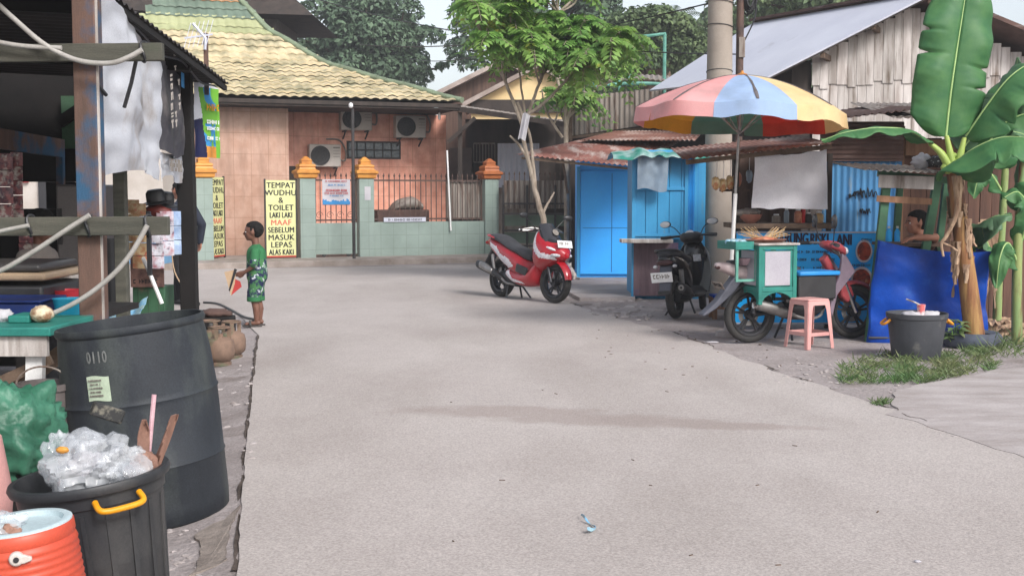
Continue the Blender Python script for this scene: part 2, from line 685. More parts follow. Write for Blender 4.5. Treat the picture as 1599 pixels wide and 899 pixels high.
pm('black_plastic', (0.018, 0.018, 0.02), (0.03, 0.03, 0.032), scale=8, rough=0.42, bump=0.03)
pm('black_gloss', (0.012, 0.012, 0.014), None, rough=0.2, bump=0, grain=0, coat=0.3)


# ------------------------------------------------------------------ ground, road
def edge_x(Y):
    return -1.117 - 0.2 * (Y - 4.85) if Y > 2 else -0.55


def gz(X, Y):
    """ground height: the left shoulder falls away from the road slab"""
    d = edge_x(Y) - 0.02 - X
    z = 0.0
    if d > 0 and Y < 14.5:
        k = 1.0 if Y < 9.5 else max(0.0, (14.5 - Y) / 5.0)
        z = -(0.02 + 0.11 * min(d, 1.9)) * k * min(1.0, d / 0.05 + 0.2)
    return z


def span(a, b, st):
    return list(np.arange(a, b - 1e-6, st))


xs = [-420, -150, -60, -30, -16] + span(-9, 9, 0.16) + [9, 16, 30, 60, 150, 420]
ys = [-60, -10] + span(1, 15.6, 0.16) + span(15.6, 32, 0.8) + [32, 45, 80, 150, 300, 900]


def gfn(a, b):
    X, Y = xs[int(round(a * (len(xs) - 1)))], ys[int(round(b * (len(ys) - 1)))]
    z = gz(X, Y)
    if abs(X) < 9 and 1.5 < Y < 15.6:
        z += 0.010 * noise.noise((X * 2.1, Y * 2.1, 0)) * (1 if z < -0.01 else 0.35) - (0.004 if z > -0.01 else 0)
    return (X, Y, z)


mb = MB().sheet(gfn, len(xs) - 1, len(ys) - 1)
struct('ground', mb, 'soil', True)

LE = [(-0.40, 1.0), (-1.117, 4.85), (-1.61, 7.27), (-2.2, 10.3), (-2.72, 13.0), (-3.35, 15.0), (-5.2, 16.4), (-9, 17.0), (-40, 16)]
RE = [(-40, 13.0), (-9.0, 23.6), (-6.3, 24.55), (-3.4, 25.3), (-0.45, 26.4), (0.1, 24.0), (0.25, 20.5), (0.62, 17.9), (1.15, 15.4), (1.75, 13.3),
      (2.08, 11.4), (2.47, 9.4), (2.72, 8.2), (2.97, 7.06), (4.1, 2.0), (4.3, 1.0)]


def rough_path(pts, amp, st=0.12):
    out = []
    for (a, b), (c, d) in zip(pts, pts[1:]):
        n = max(1, min(60, int(math.hypot(c - a, d - b) / st))) if max(abs(a), abs(c)) < 12 else 1
        for i in range(n):
            t = i / n
            x, y = a + (c - a) * t, b + (d - b) * t
            x += amp * noise.noise((x * 3, y * 3, 2.2)) + amp * 0.6 * noise.noise((x * 11, y * 11, 7.2))
            out.append((x, y))
    out.append(pts[-1])
    return out


pts = rough_path(LE, 0.012) + rough_path(RE[:4], 0.01) + rough_path(RE[4:], 0.10)
mb = MB()
mb.poly([(x, y, 0.004) for x, y in pts], 0.12)
road = struct('road', mb, 'road', False)
# the wet stain on the road has a shape of its own: part of the road's material
t = MATS['road'].node_tree
N, L = t.nodes, t.links
b = N['Principled BSDF']
old = b.inputs['Base Color'].links[0].from_socket
tc = N.new('ShaderNodeTexCoord')
sx = N.new('ShaderNodeSeparateXYZ')
L.new(tc.outputs['Object'], sx.inputs[0])
nz = N.new('ShaderNodeTexNoise')
nz.inputs['Scale'].default_value = 3.2
nz.inputs['Detail'].default_value = 6
L.new(tc.outputs['Object'], nz.inputs['Vector'])


def M_(op, a, c):
    n = N.new('ShaderNodeMath')
    n.operation = op
    for i, v in enumerate((a, c)):
        if isinstance(v, (int, float)):
            n.inputs[i].default_value = v
        else:
            L.new(v, n.inputs[i])
    return n.outputs[0]


stain_f = None
for (cx_, cy_, rx_, ry_, sl) in ((-0.1, 8.42, 0.75, 0.26, -0.05), (0.62, 8.12, 0.80, 0.24, -0.12), (1.35, 7.9, 0.6, 0.14, -0.1)):
    u = M_('DIVIDE', M_('SUBTRACT', sx.outputs[0], cx_), rx_)
    v = M_('DIVIDE', M_('SUBTRACT', M_('SUBTRACT', sx.outputs[1], cy_), M_('MULTIPLY', M_('SUBTRACT', sx.outputs[0], cx_), sl)), ry_)
    d = M_('ADD', M_('ADD', M_('POWER', u, 2.0), M_('POWER', M_('ABSOLUTE', v, 0), 2.0)), M_('MULTIPLY', M_('SUBTRACT', nz.outputs['Fac'], 0.5), 2.4))
    f = N.new('ShaderNodeMapRange')
    f.inputs['From Min'].default_value = 1.3
    f.inputs['From Max'].default_value = 0.45
    L.new(d, f.inputs['Value'])
    stain_f = f.outputs[0] if stain_f is None else M_('MAXIMUM', stain_f, f.outputs[0])
mx = N.new('ShaderNodeMix')
mx.data_type = 'RGBA'
L.new(M_('MULTIPLY', stain_f, 0.42), mx.inputs[0])
L.new(old, mx.inputs[6])
mx.inputs[7].default_value = (*A(146, 128, 120), 1)
L.new(mx.outputs[2], b.inputs['Base Color'])

# pale broken concrete apron at the right, and slabs
ap = [G(*p) for p in ((1388, 648), (1398, 612), (1440, 600), (1500, 590), (1556, 578), (1640, 572), (1900, 640), (1800, 790), (1599, 716), (1520, 690), (1460, 668))]
ap2 = rough_path([(p.x, p.y) for p in ap] + [(ap[0].x, ap[0].y)], 0.07)[:-1]
mb = MB().poly([(x, y, 0.007) for x, y in ap2], 0.12)
struct('pavement', mb, 'concrete_pale', False)
# concrete forecourt before the blue shed and below the stalls
fc = [G(*p) for p in ((872, 452), (985, 446), (992, 470), (905, 470))]
struct('pavement', MB().poly([(p.x, p.y, 0.05) for p in fc], 0.12), 'concrete_pale', False)
# concrete strip and cracked slabs of the left shoulder
for q, poly in enumerate((((350, 880), (372, 800), (318, 830), (296, 899)), )):
    pp = [W(px, py, 1) for px, py in poly]
    pts_ = []
    for px, py in poly:
        g0 = G(px, py, -0.03)
        pts_.append((g0.x, g0.y, gz(g0.x, g0.y) + 0.006))
    rp_ = rough_path([(x, y) for x, y, z in pts_] + [pts_[0][:2]], 0.05, 0.05)[:-1]
    mb = MB().poly([(x, y, gz(x, y) + 0.012) for x, y in rp_], 0.08)
    struct('pavement', mb, pm('slab_dark', A(160, 148, 139), A(132, 121, 113), scale=5, rough=0.92, bump=0.8, bscale=18, grain=0.2), False)
# crack along the road slab's left edge, its shade painted as dark dirt
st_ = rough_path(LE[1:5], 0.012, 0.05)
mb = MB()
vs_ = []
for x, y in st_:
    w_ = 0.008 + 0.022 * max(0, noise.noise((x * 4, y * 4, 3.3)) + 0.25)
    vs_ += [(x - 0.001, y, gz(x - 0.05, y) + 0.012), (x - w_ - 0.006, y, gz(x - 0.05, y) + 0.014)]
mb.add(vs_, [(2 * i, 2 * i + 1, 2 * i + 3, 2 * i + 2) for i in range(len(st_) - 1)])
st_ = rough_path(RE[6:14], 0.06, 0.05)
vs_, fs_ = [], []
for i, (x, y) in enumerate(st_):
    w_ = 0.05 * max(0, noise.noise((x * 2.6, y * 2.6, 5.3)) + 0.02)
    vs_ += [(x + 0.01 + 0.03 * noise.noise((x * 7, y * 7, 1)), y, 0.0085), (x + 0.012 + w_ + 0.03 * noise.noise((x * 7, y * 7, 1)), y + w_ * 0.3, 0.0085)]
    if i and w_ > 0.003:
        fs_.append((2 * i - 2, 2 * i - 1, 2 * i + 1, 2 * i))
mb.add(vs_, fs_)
struct('ground', mb, pm('crack_dirt_shade', A(72, 62, 56), A(104, 92, 84), scale=9, rough=0.95, bump=0.6), False)


# ------------------------------------------------------------------ mosque
MO = Vector((-1.28, 29.3, 0))
MR = R(20)
e1 = Vector((math.cos(MR), math.sin(MR), 0))
e2 = Vector((-math.sin(MR), math.cos(MR), 0))
mos = thing('mosque', 'mosque with stepped yellow tiled hip roof and tan and salmon tiled walls', 'mosque', MO, MR)


def ML(px, py, v):
    p = onplane(px, py, MO + e2 * v, e2) - MO
    return Vector((p.dot(e1), v, p.z))


prof = [(0, 3.72), (1.22, 4.18), (2.55, 4.70), (3.8, 5.60), (4.455, 6.42), (4.95, 7.25), (5.5, 8.3)]
WID = 11.0


def prof_z(s_):
    for (a, za), (c, zc) in zip(prof, prof[1:]):
        if s_ <= c:
            t_ = (s_ - a) / (c - a)
            t2 = t_ * t_ * (3 - 2 * t_) * 0.25 + t_ * 0.75
            return za + (zc - za) * t2
    return prof[-1][1]


course, colw = 0.30, 0.235
smax = 5.3
lens_ = [0.0]
ss = [0.0]
while ss[-1] < smax:
    a = ss[-1]
    c = a + 0.01
    lens_.append(lens_[-1] + math.hypot(0.01, prof_z(c) - prof_z(a)))
    ss.append(c)
total = lens_[-1]
ncourse = int(total / course)


def s_at(l):
    return float(np.interp(l, lens_, ss))


rng_c = [random.uniform(-0.006, 0.006) for _ in range(400)]
mb = MB()
vs, fs = [], []
mat_i = []
for k in range(ncourse):
    rows = [(k * course - 0.03, 0.050), (k * course + 0.02, 0.048), (k * course + course * 0.6, 0.022), (k * course + course, 0.0)]
    base = len(vs)
    s_mid = s_at(max(0, k * course))
    x0, x1 = -WID + s_mid, -s_mid
    n = max(2, int((x1 - x0) / colw * 6))
    wob = rng_c[k]
    for l, up in rows:
        sl = s_at(max(l, 0)) + min(l, 0) * 0.9
        zz = prof_z(max(sl, 0)) + (min(l, 0) * 0.3)
        dz = prof_z(max(sl, 0) + 0.05) - prof_z(max(sl, 0))
        nn = Vector((0, -dz, 0.05)).normalized()
        for i in range(n + 1):
            x = x0 + (x1 - x0) * i / n
            tid = int((x + 20) / colw) * 7 + k * 13
            ph = ((x / colw) % 1.0)
            wave = 0.028 * math.sin(PI * min(1, ph / 0.75)) if ph < 0.75 else -0.010 * math.sin(PI * (ph - 0.75) / 0.25)
            h = up + wave + rng_c[tid % 400] + 0.02 * noise.noise((x * 0.6, k * 0.5, 0))
            vs.append(Vector((x, sl, zz)) + nn * h)
    for r_ in range(3):
        for i in range(n):
            a = base + r_ * (n + 1) + i
            fs.append((a, a + 1, a + n + 2, a + n + 1))
            zc = vs[a].z
            mat_i.append(0 if zc < 5.55 else (1 if zc < 6.02 else (2 if zc < 6.5 else 3)))
    # front lip
    base2 = len(vs)
    for i in range(n + 1):
        p = vs[base + i]
        vs.append(p - Vector((0, -0.006, 0.03)))
    for i in range(n):
        fs.append((base2 + i, base2 + i + 1, base + i + 1, base + i))
        mat_i.append(mat_i[-1])
mb.add(vs, fs)
mb.mi = mat_i
roof = mb.build('roof', ['roof_tile', 'roof_tile_pale', 'roof_tile_green', 'roof_tile_orange'], mos, 55)
# plain right-hand, back and left slopes
mb = MB()
n = 24
for side in range(3):
    vs, fs = [], []
    for i in range(n + 1):
        s_ = 0.02 + (smax - 0.02) * i / n
        z_ = prof_z(s_) - 0.02
        if side == 0:
            vs += [(-s_, s_, z_), (-s_, WID - s_, z_)]
        elif side == 1:
            vs += [(-s_, WID - s_, z_), (-WID + s_, WID - s_, z_)]
        else:
            vs += [(-WID + s_, WID - s_, z_), (-WID + s_, s_, z_)]
    fs = [(2 * i, 2 * i + 1, 2 * i + 3, 2 * i + 2) for i in range(n)]
    mb.add(vs, fs)
mb.build('side_roof', 'dark_wood', mos, 40)
hip = [Vector((-s_, s_, prof_z(s_) + 0.05)) for s_ in np.linspace(-0.05, smax, 30)]
mb = MB()
for i in range(0, 29):
    a, c = hip[i], hip[i + 1]
    mb.tube([a - (c - a) * 0.12, c], [0.105, 0.09], 10, flat=0.7)
mb.build('ridge_cap', 'ridge_tile', roof, 50)
# eave boards
mb = MB()
mb.box2((-WID - 0.05, -0.02, 3.565), (0.06, 0.02, 3.66))
mb.box2((0.02, 0.022, 3.565), (0.06, WID, 3.66))
mb.build('fascia', 'dark_wood', mos, bevel=0.005)
mb = MB()
mb.box2((-WID, 0.02, 3.52), (0.015, 2.2, 3.56))
mb.box2((-2.0, 2.205, 3.52), (0.015, WID, 3.56))
mb.build('soffit', 'dark_wood', mos)
# walls: tan tiled block and salmon marble wall
VT, VM = 0.75, 1.95
for nm, c1_, c2_, gr, scl in (('tan_tile', A(216, 178, 158), A(200, 158, 136), A(176, 132, 100), 0.40), ('marble_tile', A(240, 178, 156, 1.0), A(218, 148, 126, 1.0), A(170, 104, 78), 0.6)):
    m = pm(nm, c1_, c2_, scale=4.5, rough=0.35, bump=0.03, c3=tuple(x * 0.72 for x in c2_), c3scale=1.6, c3thr=0.6, c3w=0.14, c3stretch=(2.2, 2.2, 0.5))
    t = m.node_tree
    N, L = t.nodes, t.links
    b = N['Principled BSDF']
    old = b.inputs['Base Color'].links[0].from_socket
    tc = N.new('ShaderNodeTexCoord')
    mp = N.new('ShaderNodeMapping')
    mp.inputs['Rotation'].default_value = (R(90), 0, 0)
    L.new(tc.outputs['Object'], mp.inputs['Vector'])
    br = N.new('ShaderNodeTexBrick')
    br.offset = 0.0
    br.inputs['Scale'].default_value = 1.0
    br.inputs['Brick Width'].default_value = scl
    br.inputs['Row Height'].default_value = scl * 1.22
    br.inputs['Mortar Size'].default_value = 0.006
    br.inputs['Color1'].default_value = (1, 1, 1, 1)
    br.inputs['Color2'].default_value = (0.93, 0.92, 0.9, 1)
    br.inputs['Mortar'].default_value = (0.66, 0.6, 0.55, 1)
    L.new(mp.outputs[0], br.inputs['Vector'])
    mx = N.new('ShaderNodeMix')
    mx.data_type = 'RGBA'
    mx.blend_type = 'MULTIPLY'
    mx.inputs[0].default_value = 1
    L.new(old, mx.inputs[6])
    L.new(br.outputs['Color'], mx.inputs[7])
    L.new(mx.outputs[2], b.inputs['Base Color'])
ut = ML(452, 300, VT).x
um = ML(697, 300, VM).x
MB().box2((-WID + 0.6, VT, 0), (ut, WID - 0.8, 3.515)).build('tan_wall', 'tan_tile', mos, bevel=0.01)
MB().box2((ut + 0.002, VM, 0), (um, WID - 0.9, 3.515)).build('marble_wall', 'marble_tile', mos, bevel=0.01)
# dark strip painting the marble wall's shadow beside the tan block, and light skirting step
a = ML(452, 262, VM - 0.005); c = ML(470, 400, VM - 0.005)
MB().box2((ut + 0.01, VM - 0.02, 0), (ML(466, 300, VM).x, VM + 0.03, 2.2)).build('shade_strip', 'dark_wood', mos)
# glass block window
a, c = ML(543, 222, VM), ML(624, 247, VM)
mb, fr = MB(), MB()
fr.box2((a.x - 0.03, VM - 0.012, c.z - 0.03), (c.x + 0.03, VM + 0.05, a.z + 0.03))
wf = fr.build('window', 'iron_dark', mos, bevel=0.004)
for i in range(6):
    for j in range(2):
        x0, x1 = a.x + (c.x - a.x) * i / 6, a.x + (c.x - a.x) * (i + 1) / 6
        z0, z1 = c.z + (a.z - c.z) * j / 2, c.z + (a.z - c.z) * (j + 1) / 2
        mb.box2((x0 + 0.012, VM - 0.035, z0 + 0.012), (x1 - 0.012, VM - 0.005, z1 - 0.012))
mb.build('glass_block', 'glass_block', wf, bevel=0.012)
# corner post of the block, lamp and hanging bulb under the eave
p = ML(462, 170, 0.9)
mb = MB()
q = ML(686, 180, 0.4)
mb.tube([q + Vector((0, 0, 0.3)), q + Vector((0, 0, 0.05))], 0.012)
mb.build('lamp_cord', 'black_plastic', mos)
mb = MB().lathe([(0.02, 0.06), (0.035, 0.0), (0.04, -0.05), (0.028, -0.1), (0.0, -0.12)], 12, Matrix.Translation(q))
mb.build('light_bulb', 'white_plastic', mos)
# upper tier: clerestory wall and dark overhanging roof behind the hip
up0 = W(400, 20, 37.5)
mb = MB()
zc = W(430, 28, 37.5).z
mb.box2((up0.x - 4.5, 37.5, 4.0), (W(432, 20, 37.5).x, 41, 8.6))
mb.build('clerestory_wall', pm('grey_boards', A(120, 112, 110), A(86, 80, 78), scale=3, stretch=(6, 6, 0.5)), mos, world=True)
mb = MB()
tip = W(492, 27, 37.0)
z0 = tip.z
xl = tip.x - 6
mb.add([(xl, 36.2, z0 + 0.1), (tip.x, 36.6, z0), (tip.x, 42, z0), (xl, 42, z0 + 0.1), (xl, 39, z0 + 2.1), (tip.x - 2.2, 39.2, z0 + 2.0)],
       [(0, 1, 2, 3), (0, 4, 5, 1), (1, 5, 2), (2, 5, 4, 3), (3, 4, 0)])
mb.build('upper_roof', 'dark_wood', mos, world=True, smooth=False)

# air conditioners
def ac_unit(px, py, label, wd=0.78, hg=0.545):
    c = ML(px, py, VM - 0.34)
    loc = MO + e1 * c.x + e2 * c.y
    loc.z = c.z - hg / 2
    t_ = thing('air_conditioner', label, 'air conditioner', loc, MR, 'air conditioner outdoor units on the mosque wall')
    mb = MB().box((0, 0.14, hg / 2), (wd, 0.26, hg))
    mb.build('casing', 'ac_white', t_, bevel=0.02)
    mb = MB()
    Mx = Matrix.Translation((-0.12, 0.005, hg / 2)) @ Matrix.Rotation(R(90), 4, 'X')
    mb.lathe([(0.0, 0.0), (0.235, 0.0), (0.235, 0.012), (0.0, 0.012)], 32, Mx)
    g_ = mb.build('fan', 'ac_dark', t_)
    mb = MB()
    for r_ in (0.06, 0.12, 0.18, 0.232):
        pts_ = [Vector((-0.12 + r_ * math.cos(a), -0.012, hg / 2 + r_ * math.sin(a))) for a in np.linspace(0, 2 * PI, 25)]
        mb.tube(pts_, 0.006, 5, cap=False)
    for k in range(8):
        a = k * PI / 4
        mb.bar((-0.12, -0.012, hg / 2), (-0.12 + 0.23 * math.cos(a), -0.012, hg / 2 + 0.23 * math.sin(a)), 0.008)
    mb.build('fan_guard', 'iron_dark', g_)
    mb = MB()
    for k in range(4):
        mb.box((0.28, 0.004, hg * 0.45 + k * 0.07), (0.16, 0.012, 0.01))
    mb.box((0.28, 0.004, hg * 0.86), (0.16, 0.012, 0.03))
    mb.build('vent_panel', pm('ac_grey', A(150, 142, 134), None, bump=0) if 'ac_grey' not in MATS else 'ac_grey', t_)
    for s_ in (-0.28, 0.28):
        MB().box((s_, 0.14, -0.022), (0.04, 0.36, 0.035)).bar((s_, 0.0, -0.03), (s_, 0.31, -0.2), 0.03).build('bracket', 'iron_dark', t_)
    mb = MB()
    mb.tube(catmull([(wd / 2 - 0.01, 0.2, hg * 0.35), (wd / 2 + 0.14, 0.22, hg * 0.3), (wd / 2 + 0.17, 0.26, hg * 0.75), (wd / 2 + 0.02, 0.3, hg + 0.12), (wd / 2 - 0.3, 0.32, hg + 0.14)], 6), 0.022, 8)
    mb.build('pipe', 'ac_grey', t_)


ac_unit(508, 243, 'white outdoor air conditioner mounted lowest on salmon wall left of glass blocks')
ac_unit(557, 186, 'white outdoor air conditioner half in eave shadow above the glass blocks')
ac_unit(642, 198, 'white outdoor air conditioner at the right end of the salmon wall')

# ------------------------------------------------------------------ fence, gate and kerb before the mosque
FP0, FP1 = Vector((-6.54, 25.8, 0)), Vector((-0.52, 28.5, 0))
fd = (FP1 - FP0).normalized()
FR = math.atan2(fd.y, fd.x)
fn_ = Vector((-fd.y, fd.x, 0))
pm('mint_tile', A(164, 180, 172), A(150, 166, 157), scale=2, rough=0.4, bump=0.02, grain=0.05)
t = MATS['mint_tile'].node_tree
N, L = t.nodes, t.links
b = N['Principled BSDF']
old = b.inputs['Base Color'].links[0].from_socket
tc = N.new('ShaderNodeTexCoord')
mp = N.new('ShaderNodeMapping')
mp.inputs['Rotation'].default_value = (R(90), 0, 0)
L.new(tc.outputs['Object'], mp.inputs['Vector'])
br = N.new('ShaderNodeTexBrick')
br.offset = 0.0
br.inputs['Scale'].default_value = 1.0
br.inputs['Brick Width'].default_value = 0.30
br.inputs['Row Height'].default_value = 0.30
br.inputs['Mortar Size'].default_value = 0.005
br.inputs['Color1'].default_value = (1, 1, 1, 1)
br.inputs['Color2'].default_value = (0.93, 0.94, 0.93, 1)
br.inputs['Mortar'].default_value = (0.72, 0.73, 0.7, 1)
L.new(mp.outputs[0], br.inputs['Vector'])
mx = N.new('ShaderNodeMix')
mx.data_type = 'RGBA'
mx.blend_type = 'MULTIPLY'
mx.inputs[0].default_value = 1
L.new(old, mx.inputs[6])
L.new(br.outputs['Color'], mx.inputs[7])
L.new(mx.outputs[2], b.inputs['Base Color'])

fen = thing('mosque_fence', 'pale green tiled wall with iron railings and orange capped pillars before mosque', 'fence', FP0, FR)


def FL(px, py, off=0.0):
    p = onplane(px, py, FP0 + fn_ * off, fn_) - FP0
    return Vector((p.dot(fd), off, p.z))


KZ = 0.13
ztop = 1.86
us = {}
for nm, px in (('a', 318), ('b', 478), ('c', 569.5), ('d', 764)):
    u = FL(px, 330).x
    us[nm] = u
    MB().box2((u - 0.17, -0.17, 0.02), (u + 0.17, 0.17, ztop)).build('pillar', 'mint_tile', fen, bevel=0.008)
    M0 = Matrix.Translation((u, 0, ztop + 0.002)) @ rotz(PI / 4)
    k = 2 ** 0.5
    capb = MB().lathe([(0.19 * k, 0), (0.21 * k, 0.02), (0.215 * k, 0.09), (0.25 * k, 0.11), (0.25 * k, 0.16), (0.19 * k, 0.19), (0.17 * k, 0.24), (0.19 * k, 0.26),
                       (0.17 * k, 0.30), (0.115 * k, 0.32), (0.115 * k, 0.37), (0.125 * k, 0.385), (0.03 * k, 0.475), (0, 0.48)], 4, M0)
    capb.build('pillar_cap', 'pillar_cap_brown' if nm == 'd' else 'pillar_cap', fen, smooth=False, bevel=0.006)


def railing(u0, u1, zb, zt, mat, nm='railing', gap=0.125, off=0.0, par=None):
    mb = MB()
    n = max(2, int(round((u1 - u0) / gap)))
    for zz in (zb + 0.06, zt - 0.13):
        mb.box2((u0, off - 0.012, zz - 0.018), (u1, off + 0.012, zz + 0.018))
    for i in range(n + 1):
        u = u0 + (u1 - u0) * (i + 0.0) / n
        u = min(max(u, u0 + 0.015), u1 - 0.015)
        mb.box2((u - 0.010, off - 0.022, zb), (u + 0.010, off - 0.0125, zt - 0.06))
        mb.lathe([(0.012, 0), (0.024, 0.03), (0.0, 0.10)], 6, Matrix.Translation((u, off - 0.017, zt - 0.06)))
    return mb.build(nm, mat, par or fen)


zw = FL(660, 346).z
MB().box2((us['c'] + 0.172, -0.10, 0.10), (us['d'] - 0.172, 0.10, zw)).build('low_wall', 'mint_tile', fen, bevel=0.006)
zr = FL(640, 273).z
ub = FL(697, 300).x
railing(us['c'] + 0.19, ub, zw + 0.004, zr, 'iron_brown')
railing(ub + 0.02, us['d'] - 0.19, zw + 0.004, zr, 'iron_brown')
o = corrugated((ub + 0.03, 0.06, zw + 0.06), (us['d'] - 0.22 - ub, 0, 0), (0, 0, zr - zw - 0.20), 0.09, 0.012)
o.build('corrugated_panel', 'zinc_grey', fen)
# sliding gate leaf between pillars b and c
gate = thing('sliding_gate', 'pale green gate leaf with iron bars and a small banner tied on', 'gate', FP0, FR)
g0, g1 = us['b'] + 0.19, us['c'] - 0.19
MB().box2((g0, -0.045, 0.19), (g1, -0.005, zw - 0.01)).build('panel', 'mint_tile', gate, bevel=0.006)
railing(g0, g1, zw - 0.008, zr, 'iron_brown', par=gate, off=-0.02)
mb = MB()
for u in np.linspace(g0 + 0.1, g1 - 0.15, 4):
    pts_ = [(u + 0.07 * math.cos(a) * k_, -0.02, zw + 0.16 + 0.07 * math.sin(a) * k_) for a, k_ in zip(np.linspace(0, 9, 24), np.linspace(1.2, 0.25, 24))]
    mb.tube(pts_, 0.006, 5)
mb.build('scrollwork', 'iron_brown', gate)
mb = MB()
for u in (g0 + 0.2, g1 - 0.2):
    mb.lathe([(0.0, -0.015), (0.05, -0.015), (0.05, 0.015), (0, 0.015)], 14, Matrix.Translation((u, -0.025, 0.185)) @ Matrix.Rotation(PI / 2, 4, 'X'))
mb.build('roller', 'iron_dark', gate)
# kerb step before the fence
k0, k1 = FL(250, 410).x, us['d'] + 0.3
mb = MB().box2((-3.5, -1.25, -0.05), (k1, 1.6, KZ))
kb = mb.build('pavement', 'kerb', None, bevel=0.02)
kb.location = FP0
kb.rotation_euler = (0, 0, FR)
tag(kb, kind='structure')

# banner on the gate
def flatsign(name, label, cat, loc, rz, wd, hg, mat, wav=0.0, seed=0, nz_=10, grp=None):
    t_ = thing(name, label, cat, loc, rz, grp)
    mb = MB().sheet(lambda a, b_: ((a - 0.5) * wd, wav * noise.noise((a * 3 + seed, b_ * 3, 0.3)) + wav * 0.4 * math.sin(a * 9 + seed), b_ * hg), 14, nz_, 0.003)
    mb.build('sheet', mat, t_)
    return t_


TM = Matrix(((1, 0, 0, 0), (0, 0, -1, 0), (0, 1, 0, 0), (0, 0, 0, 1)))   # text plane facing -Y


def at(x, y, z):
    return Matrix.Translation((x, y, z)) @ TM


def strokes(parent, name, mat, wd, x0, z, h, y, n, rnd, line=0.8):
    """a line of writing too small to read: short letter-like strokes"""
    mb = MB()
    x = x0 - wd / 2
    while x < x0 + wd / 2 - h * 0.3:
        lw = h * rnd.uniform(0.35, 0.75)
        if rnd.random() < 0.16:
            x += h * 0.5
            continue
        k = rnd.choice((0, 1, 2))
        if k == 0:
            mb.box((x + lw / 2, y, z), (lw * line, 0.003, h * 0.3)); mb.box((x + lw * 0.2, y + 0.0005, z), (lw * 0.28, 0.003, h))
        elif k == 1:
            mb.box((x + lw * 0.2, y, z), (lw * 0.3, 0.003, h)); mb.box((x + lw * 0.75, y, z), (lw * 0.3, 0.003, h))
        else:
            mb.box((x + lw / 2, y, z + h * 0.36), (lw * line, 0.003, h * 0.26)); mb.box((x + lw / 2, y, z - h * 0.36), (lw * line, 0.003, h * 0.26)); mb.box((x + lw * 0.2, y + 0.0005, z), (lw * 0.28, 0.003, h * 0.9))
        x += lw + h * 0.12
    return mb.build(name, mat, parent)


rr = random.Random(3)
a, c = FL(503, 280, -0.06), FL(547, 320, -0.06)
loc = FP0 + fd * ((a.x + c.x) / 2) + fn_ * -0.06
loc.z = c.z
gb = flatsign('gate_banner', 'small white and blue banner tied to the gate bars', 'banner', loc, FR, c.x - a.x, a.z - c.z, 'white_cloth', 0.008)
wd, hg = c.x - a.x, a.z - c.z
strokes(gb, 'lettering', 'ink_red', wd * 0.8, 0, hg * 0.93, 0.035, -0.02, 9, rr)
strokes(gb, 'lettering', 'ink_blue', wd * 0.6, 0, hg * 0.78, 0.035, -0.02, 9, rr)
strokes(gb, 'lettering', 'ink_red', wd * 0.75, 0, hg * 0.57, 0.05, -0.02, 9, rr)
strokes(gb, 'lettering', 'ink_red', wd * 0.85, 0, hg * 0.46, 0.04, -0.02, 9, rr)
strokes(gb, 'lettering', 'ink_blue', wd * 0.5, 0, hg * 0.36, 0.03, -0.02, 9, rr)
mb = MB()
for i in range(22):
    x = -wd / 2 + 0.02 + (wd - 0.04) * i / 21
    h_ = hg * (0.08 + 0.2 * abs(noise.noise((i * 0.7, 1.3, 0))) + 0.03)
    mb.box((x, -0.019, 0.01 + h_ / 2), ((wd - 0.04) / 21.5, 0.004, h_))
mb.build('blue_skyline', 'ink_blue', gb)


# toilet signs
def toilet_sign(label, loc, rz, wd, hg, tilt=0.0):
    t_ = thing('toilet_sign', label, 'sign', loc, rz, 'yellow toilet signs by the mosque gate')
    MB().box2((-wd / 2, -0.012, 0.0), (wd / 2, 0.012, hg)).build('board', 'sign_yellow', t_, bevel=0.004)
    mb = MB()
    for s_ in (-1, 1):
        mb.box2((s_ * (wd / 2 + 0.018) - 0.016, -0.02, -0.03), (s_ * (wd / 2 + 0.018) + 0.016, 0.02, hg + 0.03))
    mb.build('frame', 'iron_dark', t_)
    MB().box2((-wd / 2 + 0.004, -0.018, 0.004), (wd / 2 - 0.004, -0.0125, 0.035)).build('red_strip', 'ink_red', t_)
    lines = ['TEMPAT', 'WUDHU', '&', 'TOILET', 'LAKI LAKI', 'MAAF', 'SEBELUM', 'MASUK', 'LEPAS', 'ALAS KAKI']
    step = (hg - 0.06) / 10
    for i, s_ in enumerate(lines):
        sx_ = min(1.0, wd * 0.92 / (0.62 * step * 1.05 * len(s_) + 0.001))
        text(s_, 'lettering', 'ink_pink' if s_ == 'MAAF' else 'ink_black', t_, at(0.0, -0.0135, hg - 0.03 - step * (i + 0.52)), step * 1.08, -0.003, sx_ * 0.98, smear=0.0075, spacing=1.06)
    return t_


v_ = -0.06
a, c = FL(413, 280, v_), FL(464, 408, v_)
loc = FP0 + fd * ((a.x + c.x) / 2) + fn_ * v_
loc.z = KZ + 0.02
toilet_sign('large yellow toilet sign with black lettering standing frontal beside gate pillar', loc, FR, c.x - a.x - 0.04, a.z - KZ - 0.04)
p0, p1 = G(333, 409), G(354, 404)
rzz = R(66)
loc = FP0 + fd * (us['a'] + 0.36) + fn_ * 0.5
loc.z = KZ + 0.03
toilet_sign('narrow looking yellow toilet sign turned edge-on beside leftmost fence pillar', loc, FR + R(52), 0.66, 1.72)

